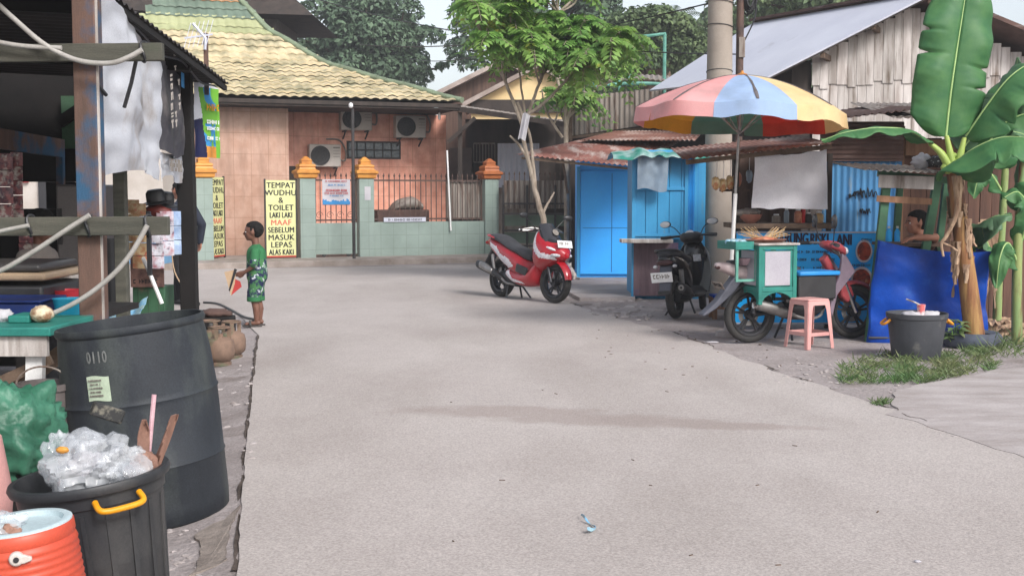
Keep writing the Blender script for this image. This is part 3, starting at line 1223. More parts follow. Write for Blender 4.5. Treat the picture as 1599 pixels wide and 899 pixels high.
# thin black pole before the gate, white pole leaning on the railing, name board on the wall
p = G(553, 413)
mb = MB().tube([(p.x, p.y, 0), (p.x, p.y, W(555, 170, p.y).z)], 0.035, 10)
tp = thing('black_pole', 'thin black pole standing at the gate edge reaching the mosque eave', 'pole', (p.x, p.y, 0))
mb.build('shaft', 'iron_dark', tp, world=True)
z_ = W(555, 168, p.y).z
mb = MB().ell((p.x - 0.03, p.y - 0.05, z_ + 0.04), (0.05, 0.05, 0.06))
mb.build('lamp', 'white_plastic', tp, world=True)
a, c = FL(698, 235, -0.12), FL(704, 360, -0.16)
wl = lambda q: FP0 + fd * q.x + fn_ * q.y + Vector((0, 0, q.z))
tag(MB().tube([wl(a), wl(c)], 0.02, 8).build('white_pipe', 'white_paint'), 'thin white pipe leaning against the iron railing', 'pipe')
a, c = FL(596, 341, -0.115), FL(668, 347, -0.115)
nb = thing('name_board', 'small grey board lettered PERHUNIAN resting on the low fence wall', 'sign', FP0 + fd * ((a.x + c.x) / 2) + fn_ * -0.0 + Vector((0, 0, zw)), FR)
MB().box2((-0.5, -0.125, 0.0), (0.5, -0.1, 0.10)).build('board', 'zinc_white', nb, bevel=0.004)
strokes(nb, 'lettering', 'ink_black', 0.8, 0, 0.05, 0.05, -0.127, 9, rr)
nb['label'] = 'small pale board with dark lettering resting on the low fence wall'
# white posters on pillar c
a = FL(574, 302, -0.173)
tag(MB().box((0, 0, 0), (0.14, 0.004, 0.3)).build('poster', 'white_cloth'), 'white paper notice stuck on the fence pillar right of gate', 'poster')
o = bpy.data.objects['poster']
o.location = wl(a) + fn_ * -0.003
o.rotation_euler = (0, 0, FR)

# small grey car-like cover and clutter behind the fence
p = W(620, 330, 29.3)
cv = thing('covered_trolley', 'grey covered trolley parked behind the fence railing', 'trolley', (p.x, 28.9, 0.0), FR)
MB().box2((-0.55, -0.3, 0.25), (0.75, 0.3, 1.15)).build('body', 'rust_dark', cv, bevel=0.03)
MB().loft([(-0.1, 1.15, 0.3, 0.02), (0.05, 1.25, 0.3, 0.12), (0.4, 1.3, 0.3, 0.16), (0.6, 1.22, 0.3, 0.1)], 16, 4).build('cover', 'zinc_grey', cv)
mb = MB()
for x in (-0.4, 0.6):
    mb.lathe([(0, -0.31), (0.125, -0.31), (0.125, 0.31), (0, 0.31)], 14, Matrix.Translation((x, 0, 0.255)) @ Matrix.Rotation(PI / 2, 4, 'X'))
mb.build('wheel', 'rubber', cv)
# ------------------------------------------------------------------ carport right of the mosque
cp = thing('carport', 'dark open carport roof beside the mosque behind iron fence', 'carport', (0.6, 29.0, 0))
zA = W(697, 164, 29.6).z
a, c = W(697, 164, 29.6), W(880, 190, 28.3)
mb = MB()
d_ = Vector((0.3, 5.5, 0.35))
mb.sheet(lambda u, v: a + (c - a) * u + d_ * v + Vector((0, 0, 0.02 * math.sin(u * 120))), 90, 2, 0.03)
mb.build('roof', 'zinc_grey', cp, world=True)
mb = MB()
mb.bar(a - Vector((0, 0.05, 0.06)), c - Vector((0, 0.05, 0.06)), 0.05, 0.12)
mb.build('fascia', 'dark_wood', cp, world=True)
mb = MB()
for t_ in (0.12, 0.95):
    q = a + (c - a) * t_ + Vector((0, 0.05, -0.13))
    mb.bar((q.x, q.y, 0.0), q, 0.1)
q0, q1 = W(700, 222, 29.3), W(742, 184, 29.3)
mb.bar(q0, q1, 0.09)
mb.build('post', 'dark_wood', cp, world=True)
mb = MB().box2((-1.3, 34.2, 0), (2.6, 34.4, 3.6))
mb.build('back_wall', 'dark_wood', cp, world=True)
mb = MB().box2((2.0, 29.3, 0), (2.15, 34.195, 3.2))
mb.build('side_wall', 'dark_wood', cp, world=True)
a, c = W(702, 231, 33.6), W(737, 300, 33.6)
MB().box2((a.x, 33.55, 0.0), (c.x, 34.195, a.z)).build('door', pm('door_grey', A(120, 110, 106), A(96, 88, 84), scale=2, bump=0), cp, world=True, bevel=0.01)
a, c = W(738, 222, 33.0), W(772, 252, 33.0)
mb = MB()
for i in range(8):
    mb.bar((a.x + (c.x - a.x) * i / 7, 33.9, a.z), (a.x + (c.x - a.x) * i / 7, 33.9, c.z), 0.025)
mb.bar((a.x, 33.9, a.z), (c.x, 33.9, a.z), 0.04)
mb.bar((a.x, 33.9, c.z), (c.x, 33.9, c.z), 0.04)
mb.build('window_grille', 'zinc_grey', cp, world=True)
a, c = W(777, 224, 31.0), W(842, 262, 31.0)
o = corrugated((a.x, 31.0, c.z - 0.5), (c.x - a.x, 0, 0), (0, 0, a.z - c.z + 0.5), 0.14, 0.015)
v_ = thing('white_shutter', 'white ribbed metal shutter in the dark under the carport', 'shutter', (a.x, 31.0, 0))
o.xf(Matrix.Translation((0, 0, 0))).build('panel', 'zinc_white', v_, world=True)
MB().box2((a.x, 31.03, 0), (c.x, 31.07, c.z - 0.5)).build('base_panel', 'zinc_grey', v_, world=True)

# iron fence right of the mosque fence
q0, q1 = G(782, 410), G(905, 416)
q0 = Vector((-0.22, 28.2, 0)); q1 = Vector((1.62, 28.0, 0))
fr2 = math.atan2(q1.y - q0.y, q1.x - q0.x)
f2 = thing('iron_fence', 'dark iron fence with horizontal rails backed by grey corrugated sheets', 'fence', q0, fr2)
ln = (q1 - q0).length
zt = W(830, 272, 28.1).z
mb = MB()
for py in (318, 334, 360, 384):
    z_ = W(830, py, 28.0).z
    mb.box2((0, -0.09, z_ - 0.02), (ln, -0.05, z_ + 0.02))
mb.build('rail', 'iron_dark', f2)
for u in (0.0, 0.55, 1.2, ln - 0.04):
    MB().box2((u, -0.045, 0), (u + 0.045, 0.0, zt - 0.25)).build('post', 'iron_dark', f2)
z0_, z1_ = W(830, 326, 28.0).z, W(830, 290, 28.0).z
corrugated((0.02, 0.03, z0_), (ln, 0, 0), (0, 0, z1_ - z0_ + 0.12), 0.1, 0.014).build('corrugated_panel', 'zinc_grey', f2)
mb = MB()
for i in range(16):
    u = 0.04 + (ln - 0.08) * i / 15
    mb.box2((u - 0.009, -0.02, z0_), (u + 0.009, 0.0, zt - 0.02))
    mb.lathe([(0.012, 0), (0.02, 0.03), (0.0, 0.09)], 6, Matrix.Translation((u, -0.01, zt - 0.02)))
mb.build('railing', 'iron_brown', f2)
for q, py in enumerate((345, 372, 400)):
    z_ = W(830, py, 28.0).z
    MB().box2((0, 0.06, z_ - 0.12), (ln, 0.10, z_ + 0.13)).build('board', pm('board_green', A(120, 138, 122), A(90, 104, 92), scale=2, bump=0.1) if q == 0 else 'board_green', f2)
for q in (MB().box2((-0.3, 28.2, 0), (2.2, 30.0, 0.12)),):
    pass

# ------------------------------------------------------------------ houses behind
def gable(name, label, lft, apex, rgt, Y, depth, wall_m, roof_m, over=0.35, base=None, th=0.09):
    """gable end facing the camera; lft, apex, rgt are roof edge pixels at depth Y"""
    a, p, c = W(*lft, Y), W(*apex, Y), W(*rgt, Y)
    t_ = thing(name, label, 'house', (p.x, Y, 0))
    ins = 0.25
    mb = MB()
    k = (p.z - a.z) / (p.x - a.x)
    k2 = (p.z - c.z) / (c.x - p.x)
    mb.prism([(a.x + ins, 0), (c.x - ins, 0), (c.x - ins, c.z + k2 * ins - 0.1), (p.x, p.z - 0.1), (a.x + ins, a.z + k * ins - 0.1)], Y + over, Y + depth)
    mb.build('wall', wall_m, t_, world=True)
    mb = MB()
    mb.prism([(a.x, a.z), (p.x, p.z), (p.x, p.z - th), (a.x, a.z - th)], Y, Y + depth + over)
    mb.prism([(p.x + 0.002, p.z), (c.x, c.z), (c.x, c.z - th), (p.x + 0.002, p.z - th)], Y, Y + depth + over)
    mb.build('roof', roof_m, t_, world=True)
    return t_


pm('roof_zinc_old', A(190, 176, 168), A(140, 124, 114), scale=1.5, rough=0.7, bump=0.1)
h1 = gable('plank_house', 'brown plank gable house rising behind the mosque carport', (672, 147), (786, 90), (930, 165), 40, 8, 'brown_plank', 'roof_zinc_old', 0.5, th=0.16)
h2 = gable('cream_house', 'cream gabled house under dark eaves behind the slender tree', (722, 160), (840, 98), (975, 170), 36, 3.2, 'cream_wall', 'roof_zinc_old', 0.35, th=0.14)
a, c = W(735, 156, 36.25), W(905, 176, 36.25)
MB().box2((a.x, 36.2, c.z), (c.x, 36.34, a.z)).build('lintel', 'dark_wood', h2, world=True)

# corrugated wall shed above the kiosk roofs
a, c = W(893, 152, 24.5), W(1034, 137, 24.5)
b_, d_ = W(893, 212, 24.5), W(1034, 192, 24.5)
sh = thing('corrugated_shed', 'shed walled with grey ribbed sheets behind the rusty kiosk roofs', 'shed', ((a.x + c.x) / 2, 24.5, 0))
mb = MB()
n = int((c.x - a.x) / 0.10 * 6)


def cf(u, v):
    top = a + (c - a) * u
    bot = b_ + (d_ - b_) * u
    p = bot + (top - bot) * v
    return p + Vector((0, 0.02 * math.sin(u * (c.x - a.x) / 0.10 * 2 * PI), 0))


mb.sheet(cf, n, 2, 0.004)
mb.build('corrugated_panel', 'zinc_grey', sh, world=True)
MB().box2((a.x, 24.6, 0), (c.x + 0.3, 27, a.z - 0.12)).build('wall', 'dark_wood', sh, world=True)
mb = MB()
mb.bar(b_ + Vector((-0.1, -0.02, -0.05)), d_ + Vector((0.1, -0.02, -0.05)), 0.06, 0.05)
mb.bar(W(888, 140, 24.45), W(888, 220, 24.45), 0.14)
mb.build('beam', 'bark_brown', sh, world=True)
# arched dark roof with mint steel pipes, and mint steel frame
ar = thing('arched_canopy', 'low dark canopy with arched mint green steel pipe', 'canopy', W(975, 140, 26.5))
ar.location.z = 0
mb = MB()
la = [W(px, py, 26.2) for px, py in ((918, 134), (945, 127), (980, 124), (1015, 124), (1045, 128))]
lb = [W(px, py, 29.5) for px, py in ((918, 128), (945, 122), (980, 118), (1015, 118), (1045, 120))]
la, lb = catmull(la, 8), catmull(lb, 8)
mb.sheet(lambda u, v: la[int(round(u * 32))] * (1 - v) + lb[int(round(u * 32))] * v + Vector((0, 0, 0.03 * (int(round(u * 32)) % 2))), 32, 2, 0.02)
mb.build('roof', 'zinc_grey', ar, world=True)
mb = MB()
mb.tube(catmull([W(px, py, 26.0) for px, py in ((905, 140), (935, 135), (975, 131), (1020, 131), (1048, 134))], 6), 0.04, 8)
for px in (928, 967):
    mb.tube([W(px, 118, 26.0), W(px, 142, 26.0)], 0.03, 8)
mb.build('pipe', 'mint_steel', ar, world=True)
mb = MB()
for px in (905, 1046):
    q = W(px, 140, 26.0)
    mb.tube([(q.x, q.y, 0), q], 0.04, 8)
mb.build('post', 'mint_steel', ar, world=True)
gf = thing('pipe_frame', 'tall mint green pipe frame standing above the corrugated shed', 'frame', (W(1010, 60, 27).x, 27.3, 0))
mb = MB()
q = [W(983, 60, 27), W(1038, 53, 27)]
mb.tube([W(970, 61.5, 27), W(1040, 53, 27)], 0.035, 8)
for p in q:
    mb.tube([(p.x, p.y, 0), p], 0.04, 8)
mb.build('pipes', 'mint_steel', gf, world=True)

# ------------------------------------------------------------------ weathered plank house with white zinc roof
wh = thing('weathered_house', 'weathered plank house with broad white zinc roof above the food stalls', 'house', (6.9, 20.5, 0))
apx, ev = W(1462, -14, 20), W(1196, 121, 20)
rg, eb = W(1176, 36, 24.6), W(1014, 141, 24.0)
mb = MB()
u_ = apx - ev
nr = int(u_.length / 0.08)
mb.sheet(lambda a, b_: (ev + (apx - ev) * a) * (1 - b_) + (eb + (rg - eb) * a) * b_ + Vector((0, 0, 0.0)), 6, 8, 0.03)
mb.build('roof', 'zinc_white', wh, world=True)
rt = W(1680, 74, 20)
gd0 = (rg - apx).normalized()
rt2 = rt + (rg - apx)
mb = MB().add([apx + Vector((0.01, 0, 0.02)), rt, rt2, rg + Vector((0.01, 0, 0.02)), apx + Vector((0.01, 0, -0.05)), rt - Vector((0, 0, 0.07)), rt2 - Vector((0, 0, 0.07)), rg - Vector((0, 0, 0.05))],
              [(0, 1, 2, 3), (4, 7, 6, 5), (0, 4, 5, 1), (1, 5, 6, 2), (2, 6, 7, 3), (3, 7, 4, 0)])
mb.build('roof', 'rust_dark', wh, world=True)
sf = [p_ + Vector((0, 0, -0.04)) for p_ in (ev, apx, apx + gd0 * 0.75, ev + gd0 * 0.75)]
MB().sheet(lambda u, v: (sf[0] * (1 - u) + sf[1] * u) * (1 - v) + (sf[3] * (1 - u) + sf[2] * u) * v, 4, 2, 0.02).build('soffit', 'dark_wood', wh, world=True)
mb = MB().bar(apx + Vector((0, 0, 0.05)), rg + Vector((0, 0, 0.05)), 0.2, 0.05)
mb.build('ridge_cap', 'rust_dark', wh, world=True)
# dark underside boards of the gable overhang: planks on gable stand 0.7 m behind the roof edge
gd = (rg - apx).normalized()
gb_ = 0.55
ev2, ap2_ = ev + gd * gb_, apx + gd * gb_
YG = ev2.y
mb = MB()
topz = lambda x: (ev2.z + (ap2_.z - ev2.z) * (x - ev2.x) / (ap2_.x - ev2.x) if x < ap2_.x else ap2_.z - (x - ap2_.x) * 0.42) - 0.15
x = W(1268, 150, YG).x
k = 0
zmid0 = W(1270, 140, YG).z
while x < ap2_.x + 2.6:
    wd = random.uniform(0.13, 0.19)
    tz = min(topz(x), topz(x + wd))
    md = W(1270, 135, YG).z - 0.02 + (x - 4.9) * 0.05 + random.uniform(-0.05, 0.06)
    if tz > md + 0.05:
        mb.box2((x, YG + 0.02, md), (x + wd - 0.006, YG + 0.04, tz))
    mb.box2((x + 0.03, YG + 0.045, 1.6), (x + wd + 0.024, YG + 0.06, min(md + 0.1, tz)))
    x += wd
mb.build('wall_planks', 'weathered_plank', wh, world=True, smooth=False)
x0 = W(1268, 150, YG).x
mb = MB().box2((x0 + 0.02, YG + 0.08, 0.0), (ap2_.x + 2.5, YG + 4, 3.3))
mb.build('wall', 'dark_wood', wh, world=True)
a_ = Vector((x0 - 0.32, YG + 0.1, 0))
MB().add([a_, a_ + Vector((0.33, 0, 0)), a_ + gd * 4.0 + Vector((0.33, 0, 0)), a_ + gd * 4.0] + [v_ + Vector((0, 0, ev2.z + 0.13 + k_)) for v_, k_ in ((a_, 0.08), (a_ + Vector((0.33, 0, 0)), 0.2), (a_ + Vector((gd.x * 4 + 0.33, gd.y * 4, 0)), 0.2), (a_ + Vector((gd.x * 4, gd.y * 4, 0)), 0.08))],
         [(0, 3, 2, 1), (4, 5, 6, 7), (0, 1, 5, 4), (1, 2, 6, 5), (2, 3, 7, 6), (3, 0, 4, 7)]).build('side_wall', 'dark_wood', wh, world=True)
mb = MB()
for px, py in ((1275, 92), (1352, 48), (1440, 8)):
    q = W(px, py, YG)
    mb.bar((q.x - 0.02, YG - 0.45, q.z + 0.01), (q.x + 0.35, YG + 0.3, q.z + 0.0), 0.07, 0.09)
mb.bar(ev2 + Vector((0, 0, -0.12)), ap2_ + Vector((0, 0, -0.12)), 0.04, 0.10)
mb.build('rafter', 'bark_brown', wh, world=True)

# ------------------------------------------------------------------ trees
def quads(name, cen, nrm, up, sx, sy, mat, parent=None):
    """many leaf-sized faces: centre, normal, long axis, half sizes (numpy arrays)"""
    n = len(cen)
    side = np.cross(nrm, up)
    side /= np.linalg.norm(side, axis=1, keepdims=True) + 1e-9
    up2 = np.cross(side, nrm)
    v = np.empty((n, 4, 3))
    v[:, 0] = cen - up2 * sy[:, None]
    v[:, 1] = cen + side * sx[:, None] + nrm * (sx * 0.25)[:, None]
    v[:, 2] = cen + up2 * sy[:, None] - nrm * (sy * 0.3)[:, None]
    v[:, 3] = cen - side * sx[:, None] + nrm * (sx * 0.25)[:, None]
    me = bpy.data.meshes.new(name)
    me.vertices.add(n * 4)
    me.vertices.foreach_set('co', v.reshape(-1))
    me.loops.add(n * 4)
    me.loops.foreach_set('vertex_index', np.arange(n * 4))
    me.polygons.add(n)
    me.polygons.foreach_set('loop_start', np.arange(0, n * 4, 4))
    me.polygons.foreach_set('loop_total', np.full(n, 4))
    me.update(calc_edges=True)
    me.materials.append(MATS[mat])
    o = bpy.data.objects.new(name, me)
    C.objects.link(o)
    if parent:
        me.transform(full(parent).inverted())
        o.parent = parent
    return o


def leaf_points(lumps, per, size, flat=0.5, seed=0):
    g = np.random.default_rng(seed)
    cs, ns, us, sx, sy = [], [], [], [], []
    for (c, r) in lumps:
        r = np.array(r if hasattr(r, '__len__') else (r, r, r * 0.75))
        n = int(per * (r[0] * r[2]) ** 0.9)
        d = g.normal(size=(n, 3))
        d /= np.linalg.norm(d, axis=1, keepdims=True)
        d[:, 2] = np.where(d[:, 2] < -0.35, -d[:, 2], d[:, 2])
        rad = 0.72 + 0.34 * g.random(n) ** 0.8
        cs.append(np.array(c) + d * r * rad[:, None])
        nn = d * 0.8 + g.normal(size=(n, 3)) * 0.5 + np.array([0, 0, flat])
        nn /= np.linalg.norm(nn, axis=1, keepdims=True)
        ns.append(nn)
        uu = g.normal(size=(n, 3)) * 0.7 + d * 0.5 + np.array([0, 0, -0.5])
        us.append(uu)
        k = size * (0.6 + 0.8 * g.random(n))
        sx.append(k * 0.55)
        sy.append(k)
    return [np.concatenate(q) for q in (cs, ns, us, sx, sy)]


def lumpy(cx, cy, cz, rx, ry, rz, n, rl, seed):
    g = random.Random(seed)
    out = []
    for i in range(n):
        while True:
            d = Vector((g.uniform(-1, 1), g.uniform(-1, 1), g.uniform(-1, 1)))
            if 0.1 < d.length < 1:
                break
        d = d.normalized() * (0.55 + 0.45 * g.random())
        r_ = rl * g.uniform(0.65, 1.25)
        out.append(((cx + d.x * rx, cy + d.y * ry, cz + d.z * rz), (r_, r_, r_ * 0.72)))
    return out


def big_tree(label, px, py, Y, wpx, hpx, n, seed, mat='leaf_dark', rl=1.1, per=560, size=0.135, name='broadleaf_tree', extra=(), grp='broadleaf trees behind the roofs'):
    c = W(px, py, Y)
    m = Y / FOC
    t_ = thing(name, label, 'tree', (c.x, Y, 0), group=grp)
    lum = lumpy(c.x, Y, c.z, wpx / 2 * m - rl * 0.7, wpx / 2 * m * 0.7, hpx / 2 * m - rl * 0.5, n, rl, seed)
    for ex, ey, er in extra:
        q = W(ex, ey, Y - 1)
        lum.append((tuple(q), (er, er, er * 0.75)))
    quads('crown', *leaf_points(lum, per, size, seed=seed), mat, t_)
    g = random.Random(seed)
    mb = MB()
    base = Vector((c.x, Y, -0.1))
    fork = Vector((c.x + 0.2, Y, c.z - hpx / 2 * m * 0.8))
    mb.tube([base, (base + fork) / 2 + Vector((0.15, 0, 0)), fork], [0.5, 0.38, 0.3], 10)
    for (q, r_) in lum[::2]:
        q = Vector(q)
        mid = fork.lerp(q, 0.5) + Vector((g.uniform(-.4, .4), g.uniform(-.4, .4), 0.3))
        mb.tube(catmull([fork, mid, q], 3), [0.2, 0.16, 0.13, 0.10, 0.08, 0.05, 0.03], 6)
    mb.build('trunk', 'bark_brown', t_, world=True)
    return t_


big_tree('large round dark green tree rising directly behind the mosque roof', 572, 65, 60, 225, 190, 46, 11,
         extra=((474, 62, 0.9), (470, 90, 1.0), (640, 105, 1.0), (655, 122, 0.7), (600, 120, 1.0), (540, 100, 1.2), (690, 106, 0.35), (500, 20, 1.0), (630, 20, 1.0), (668, 60, 0.8)))
big_tree('tall dark tree behind the plank house gable, left edge against pale sky', 850, 25, 56, 262, 230, 54, 23,
         extra=((722, 78, 0.8), (715, 95, 0.5), (735, 45, 0.9), (740, 105, 0.7), (730, 15, 0.9)))
big_tree('leafy tree thick with climbers standing behind the pipe frame', 1010, 75, 46, 190, 130, 40, 31, 'leaf_hill', 0.85, 620, 0.105,
         extra=((1075, 70, 0.8), (1088, 100, 0.8), (1060, 45, 0.7), (940, 80, 0.9), (950, 110, 0.8)))
big_tree('bushy mid green tree showing above the white zinc roof', 1290, 15, 44, 330, 110, 46, 41, 'leaf_hill', 0.9, 620, 0.105)
# hillside woods far behind
hl = []
g = random.Random(5)
for i in range(130):
    X = g.uniform(2.0, 30)
    Y = g.uniform(62, 72)
    z = 3.0 + 8.2 * min(1, max(0, (X + 3) / 12)) * g.uniform(0.2, 1.0)
    hl.append(((X, Y, z), (g.uniform(0.9, 1.9),) * 2 + (g.uniform(0.7, 1.4),)))
hw = quads('hillside_woods', *leaf_points(hl, 260, 0.18, seed=9), 'leaf_hill')
tag(hw, 'far wooded hillside behind the houses on the right', 'woods', kind='stuff')
mb = MB().sheet(lambda a, b_: (-20 + 90 * a, 66 + 60 * b_, (9.5 * math.sin(min(1, b_ * 1.4) * PI / 2) * min(1, max(0, (a * 90 - 20 + 4) / 14))) - 0.2), 40, 12)
struct('hill', mb, pm('hill_soil', (0.03, 0.06, 0.02), (0.05, 0.08, 0.03), scale=0.4, bump=0), True)
# feathery palm crown against the sky
pt = thing('palm_tree', 'feathery grey green palm crown above the climbers near the utility pole', 'tree', (W(1048, 30, 52).x, 52, 0))
pc = W(1040, 40, 52)
cen, nr_, up_, sx_, sy_ = [], [], [], [], []
g = np.random.default_rng(77)
mbs = MB().tube([(pc.x, 52, 0), (pc.x + 0.2, 52, pc.z * 0.5), pc], [0.2, 0.16, 0.12], 8)
for k in range(18):
    a = k * 2.399
    el = 0.9 - 0.05 * k
    d = Vector((math.cos(a) * math.cos(el), math.sin(a) * math.cos(el), math.sin(el)))
    pts_ = [pc + d * (1.7 * i / 14) + Vector((0, 0, -0.55 * (i / 14) ** 2)) for i in range(15)]
    mbs.tube(pts_, [0.03 * (1 - i / 16) for i in range(15)], 4)
    for i in range(3, 15):
        ax = (pts_[i] - pts_[i - 1]).normalized()
        sd_ = ax.cross(Vector((0, 0, 1))).normalized()
        for s_ in (-1, 1):
            u = (sd_ * s_ + ax * 0.6 + Vector((0, 0, -0.35))).normalized()
            cen.append(pts_[i] + u * 0.24); up_.append(u); nr_.append(ax.cross(u)); sx_.append(0.035); sy_.append(0.27)
mbs.build('trunk', 'bark_brown', pt, world=True)
quads('crown', *[np.array(q) for q in (cen, nr_, up_, sx_, sy_)], 'leaf_hill', pt)


# slender tree with feathered leaves
def frond(cen, nr_, up_, sx_, sy_, p, d, L, pairs, lw, droop):
    pts_ = [p + d * (L * i / pairs) + Vector((0, 0, -droop * L * (i / pairs) ** 2)) for i in range(pairs + 1)]
    for i in range(1, pairs + 1):
        ax = (pts_[i] - pts_[i - 1]).normalized()
        sd_ = ax.cross(Vector((0, 0, 1)))
        if sd_.length < 1e-3:
            sd_ = Vector((1, 0, 0))
        sd_.normalize()
        ln_ = lw * (0.6 + 0.7 * math.sin(PI * min(1, (i + 0.6) / (pairs + 1))))
        for s_ in (-1, 1):
            u = (sd_ * s_ + ax * 0.35 + Vector((0, 0, -0.30))).normalized()
            nn = ax.cross(u) * s_
            if nn.z < 0: nn = -nn
            cen.append(pts_[i] + u * ln_ * 0.95); up_.append(u); nr_.append(nn); sx_.append(ln_ * 0.44); sy_.append(ln_)
    cen.append(pts_[-1] + ax * lw * 0.6); up_.append(ax); nr_.append(Vector((0, 0, 1))); sx_.append(lw * 0.35); sy_.append(lw)
    return pts_


def slender_tree(label, stems, tips, Y, seed, L=0.42, nfr=10, grp='slender trees with feathered leaves', rad=0.055):
    g = random.Random(seed)
    b0 = W(*stems[0][0][:2], Y)
    t_ = thing('slender_tree', label, 'tree', (b0.x, Y, 0), group=grp)
    mb = MB()
    ends = []
    for st in stems:
        pts_ = [W(q[0], q[1], Y + (q[2] if len(q) > 2 else 0)) for q in st]
        if st is stems[0]:
            pts_[0].z = -0.05
        pp = catmull(pts_, 6)
        pp = [p + Vector((0.012 * noise.noise((p.z * 6, seed, 1)), 0.02 * noise.noise((p.z * 6, seed, 9)), 0)) for p in pp]
        r0 = rad if st is stems[0] else rad * 0.55
        mb.tube(pp, [r0 * (1 - 0.6 * i / len(pp)) for i in range(len(pp))], 8)
        ends += pp
    A_ = [[], [], [], [], []]
    for (px, py, oy) in tips:
        p = W(px, py, Y + oy)
        q = min(ends, key=lambda e: (e - (p - Vector((0, 0, 0.5)))).length)
        mb.tube(catmull([q, (q + p) / 2 + Vector((g.uniform(-.1, .1), g.uniform(-.1, .1), -0.06)), p], 4), [0.022, 0.02, 0.018, 0.017, 0.016, 0.014, 0.012, 0.01, 0.008], 6)
        for k in range(nfr):
            a = k * 2.399 + g.uniform(-.3, .3)
            el = g.uniform(-0.35, 1.0)
            d = Vector((math.cos(a) * math.cos(el), math.sin(a) * math.cos(el), math.sin(el)))
            pts_ = frond(*A_, p, d, L * g.uniform(0.75, 1.2), 6, 0.092, g.uniform(0.4, 0.9))
            mb.tube(pts_[::2], 0.004, 4)
    mb.build('trunk', 'bark_pale', t_, world=True)
    quads('crown', *[np.array([tuple(x) if hasattr(x, '__len__') else x for x in q]) for q in A_], 'leaf_fresh', t_)
    return t_


g = random.Random(12)
tips = []
for (cx_, cy_, rx_, ry_, n) in ((800, 30, 48, 58, 15), (870, 40, 55, 55, 16), (925, 66, 45, 44, 9), (845, 72, 75, 18, 5), (970, 62, 22, 24, 3), (740, 12, 16, 12, 2), (850, -40, 110, 40, 12)):
    for i in range(n):
        a, r_ = g.uniform(0, 2 * PI), math.sqrt(g.random())
        tips.append((cx_ + rx_ * r_ * math.cos(a), cy_ + ry_ * r_ * math.sin(a), g.uniform(-0.9, 0.9)))
st = [[(850, 446), (849, 350), (842, 322), (833, 285), (824, 245), (817, 215), (817, 188), (808, 160)],
      [(836, 296), (832, 250), (828, 215), (822, 195), (818, 165), (812, 120), (806, 60)],
      [(817, 200), (790, 130), (765, 80), (748, 40), (738, 10)],
      [(846, 340), (853, 322), (866, 300)],
      [(820, 190), (835, 150), (850, 110), (866, 60), (872, 20)],
      [(822, 180), (850, 160), (890, 120), (925, 80)],
      [(824, 248), (810, 226), (796, 212)]]
slender_tree('slender pale trunked tree with feathered bright leaves behind the red scooter', st, tips, 20.3, 4)
st2 = [[(886, 230), (884, 200), (880, 160), (872, 130), (866, 100)], [(884, 205), (893, 160), (905, 120)], [(878, 215), (862, 190), (850, 165), (846, 140)], [(882, 190), (905, 165), (930, 140), (945, 110)]]
slender_tree('second slender tree sprouting behind the rusty kiosk roof with low leaf tuft', st2, [(880, 148, 0), (900, 152, -.3), (915, 147, 0.2), (892, 140, 0.3), (868, 150, .1), (960, 90, 0.1), (945, 75, -.2), (965, 110, .2)], 23.2, 8, 0.5, 9, rad=0.05)
# white rag tied to the trunk
q = W(822, 178, 20.1)
tag(MB().sheet(lambda a, b_: q + Vector((-0.06 + 0.12 * a - 0.08 * b_, -0.03 + 0.03 * math.sin(a * 8), -0.42 * b_ + 0.02 * math.sin(a * 5))), 6, 6, 0.004).build('rag', 'white_cloth'), 'white rag tied round the slender pale trunk', 'rag')
# ------------------------------------------------------------------ blue shed with rusty awning
Yd = 22.2
a, c = W(902, 262, Yd), W(1010, 433, Yd)
bs = thing('blue_shed', 'shed with flat bright blue door panel below rusty awning sheets', 'shed', (a.x, Yd, 0))
mb = MB().box2((a.x + 0.05, Yd + 0.06, 0.0), (a.x + 1.8, Yd + 1.8, 2.2))
mb.build('wall', 'blue_door', bs, world=True)
mb = MB()
mb.box2((a.x + 0.05, Yd + 0.0, 0.06), (a.x + 1.75, Yd + 0.055, a.z - 0.06))
dr = mb.build('door', 'blue_door', bs, world=True, bevel=0.006)
mb = MB()
for fx in (0.62,):
    mb.box2((a.x + fx, Yd - 0.004, 0.1), (a.x + fx + 0.012, Yd - 0.001, a.z - 0.1))
for fz in (0.9,):
    mb.box2((a.x + 0.1, Yd - 0.0045, fz), (a.x + 1.7, Yd - 0.0015, fz + 0.01))
mb.build('seam', pm('blue_seam', A(36, 110, 180), None, bump=0), dr, world=True)
mb = MB().box2((a.x - 0.01, Yd - 0.02, 0), (a.x + 0.045, Yd + 0.08, a.z + 0.02))
mb.build('door_frame', 'blue_sheet', bs, world=True)


def roof_sheet(fl, frt, bl, brt, mat, name, parent, pitch=0.09, amp=0.012, th=0.004):
    mb = MB()
    n = max(8, int((frt - fl).length / pitch * 6))

    def f(u, v):
        p = (fl * (1 - u) + frt * u) * (1 - v) + (bl * (1 - u) + brt * u) * v
        return p + Vector((0, 0, amp * math.sin(2 * PI * u * (frt - fl).length / pitch) + 0.012 * noise.noise((u * 4, v * 4, 3))))
    mb.sheet(f, n, 5, th)
    return mb.build(name, mat, parent, world=True)


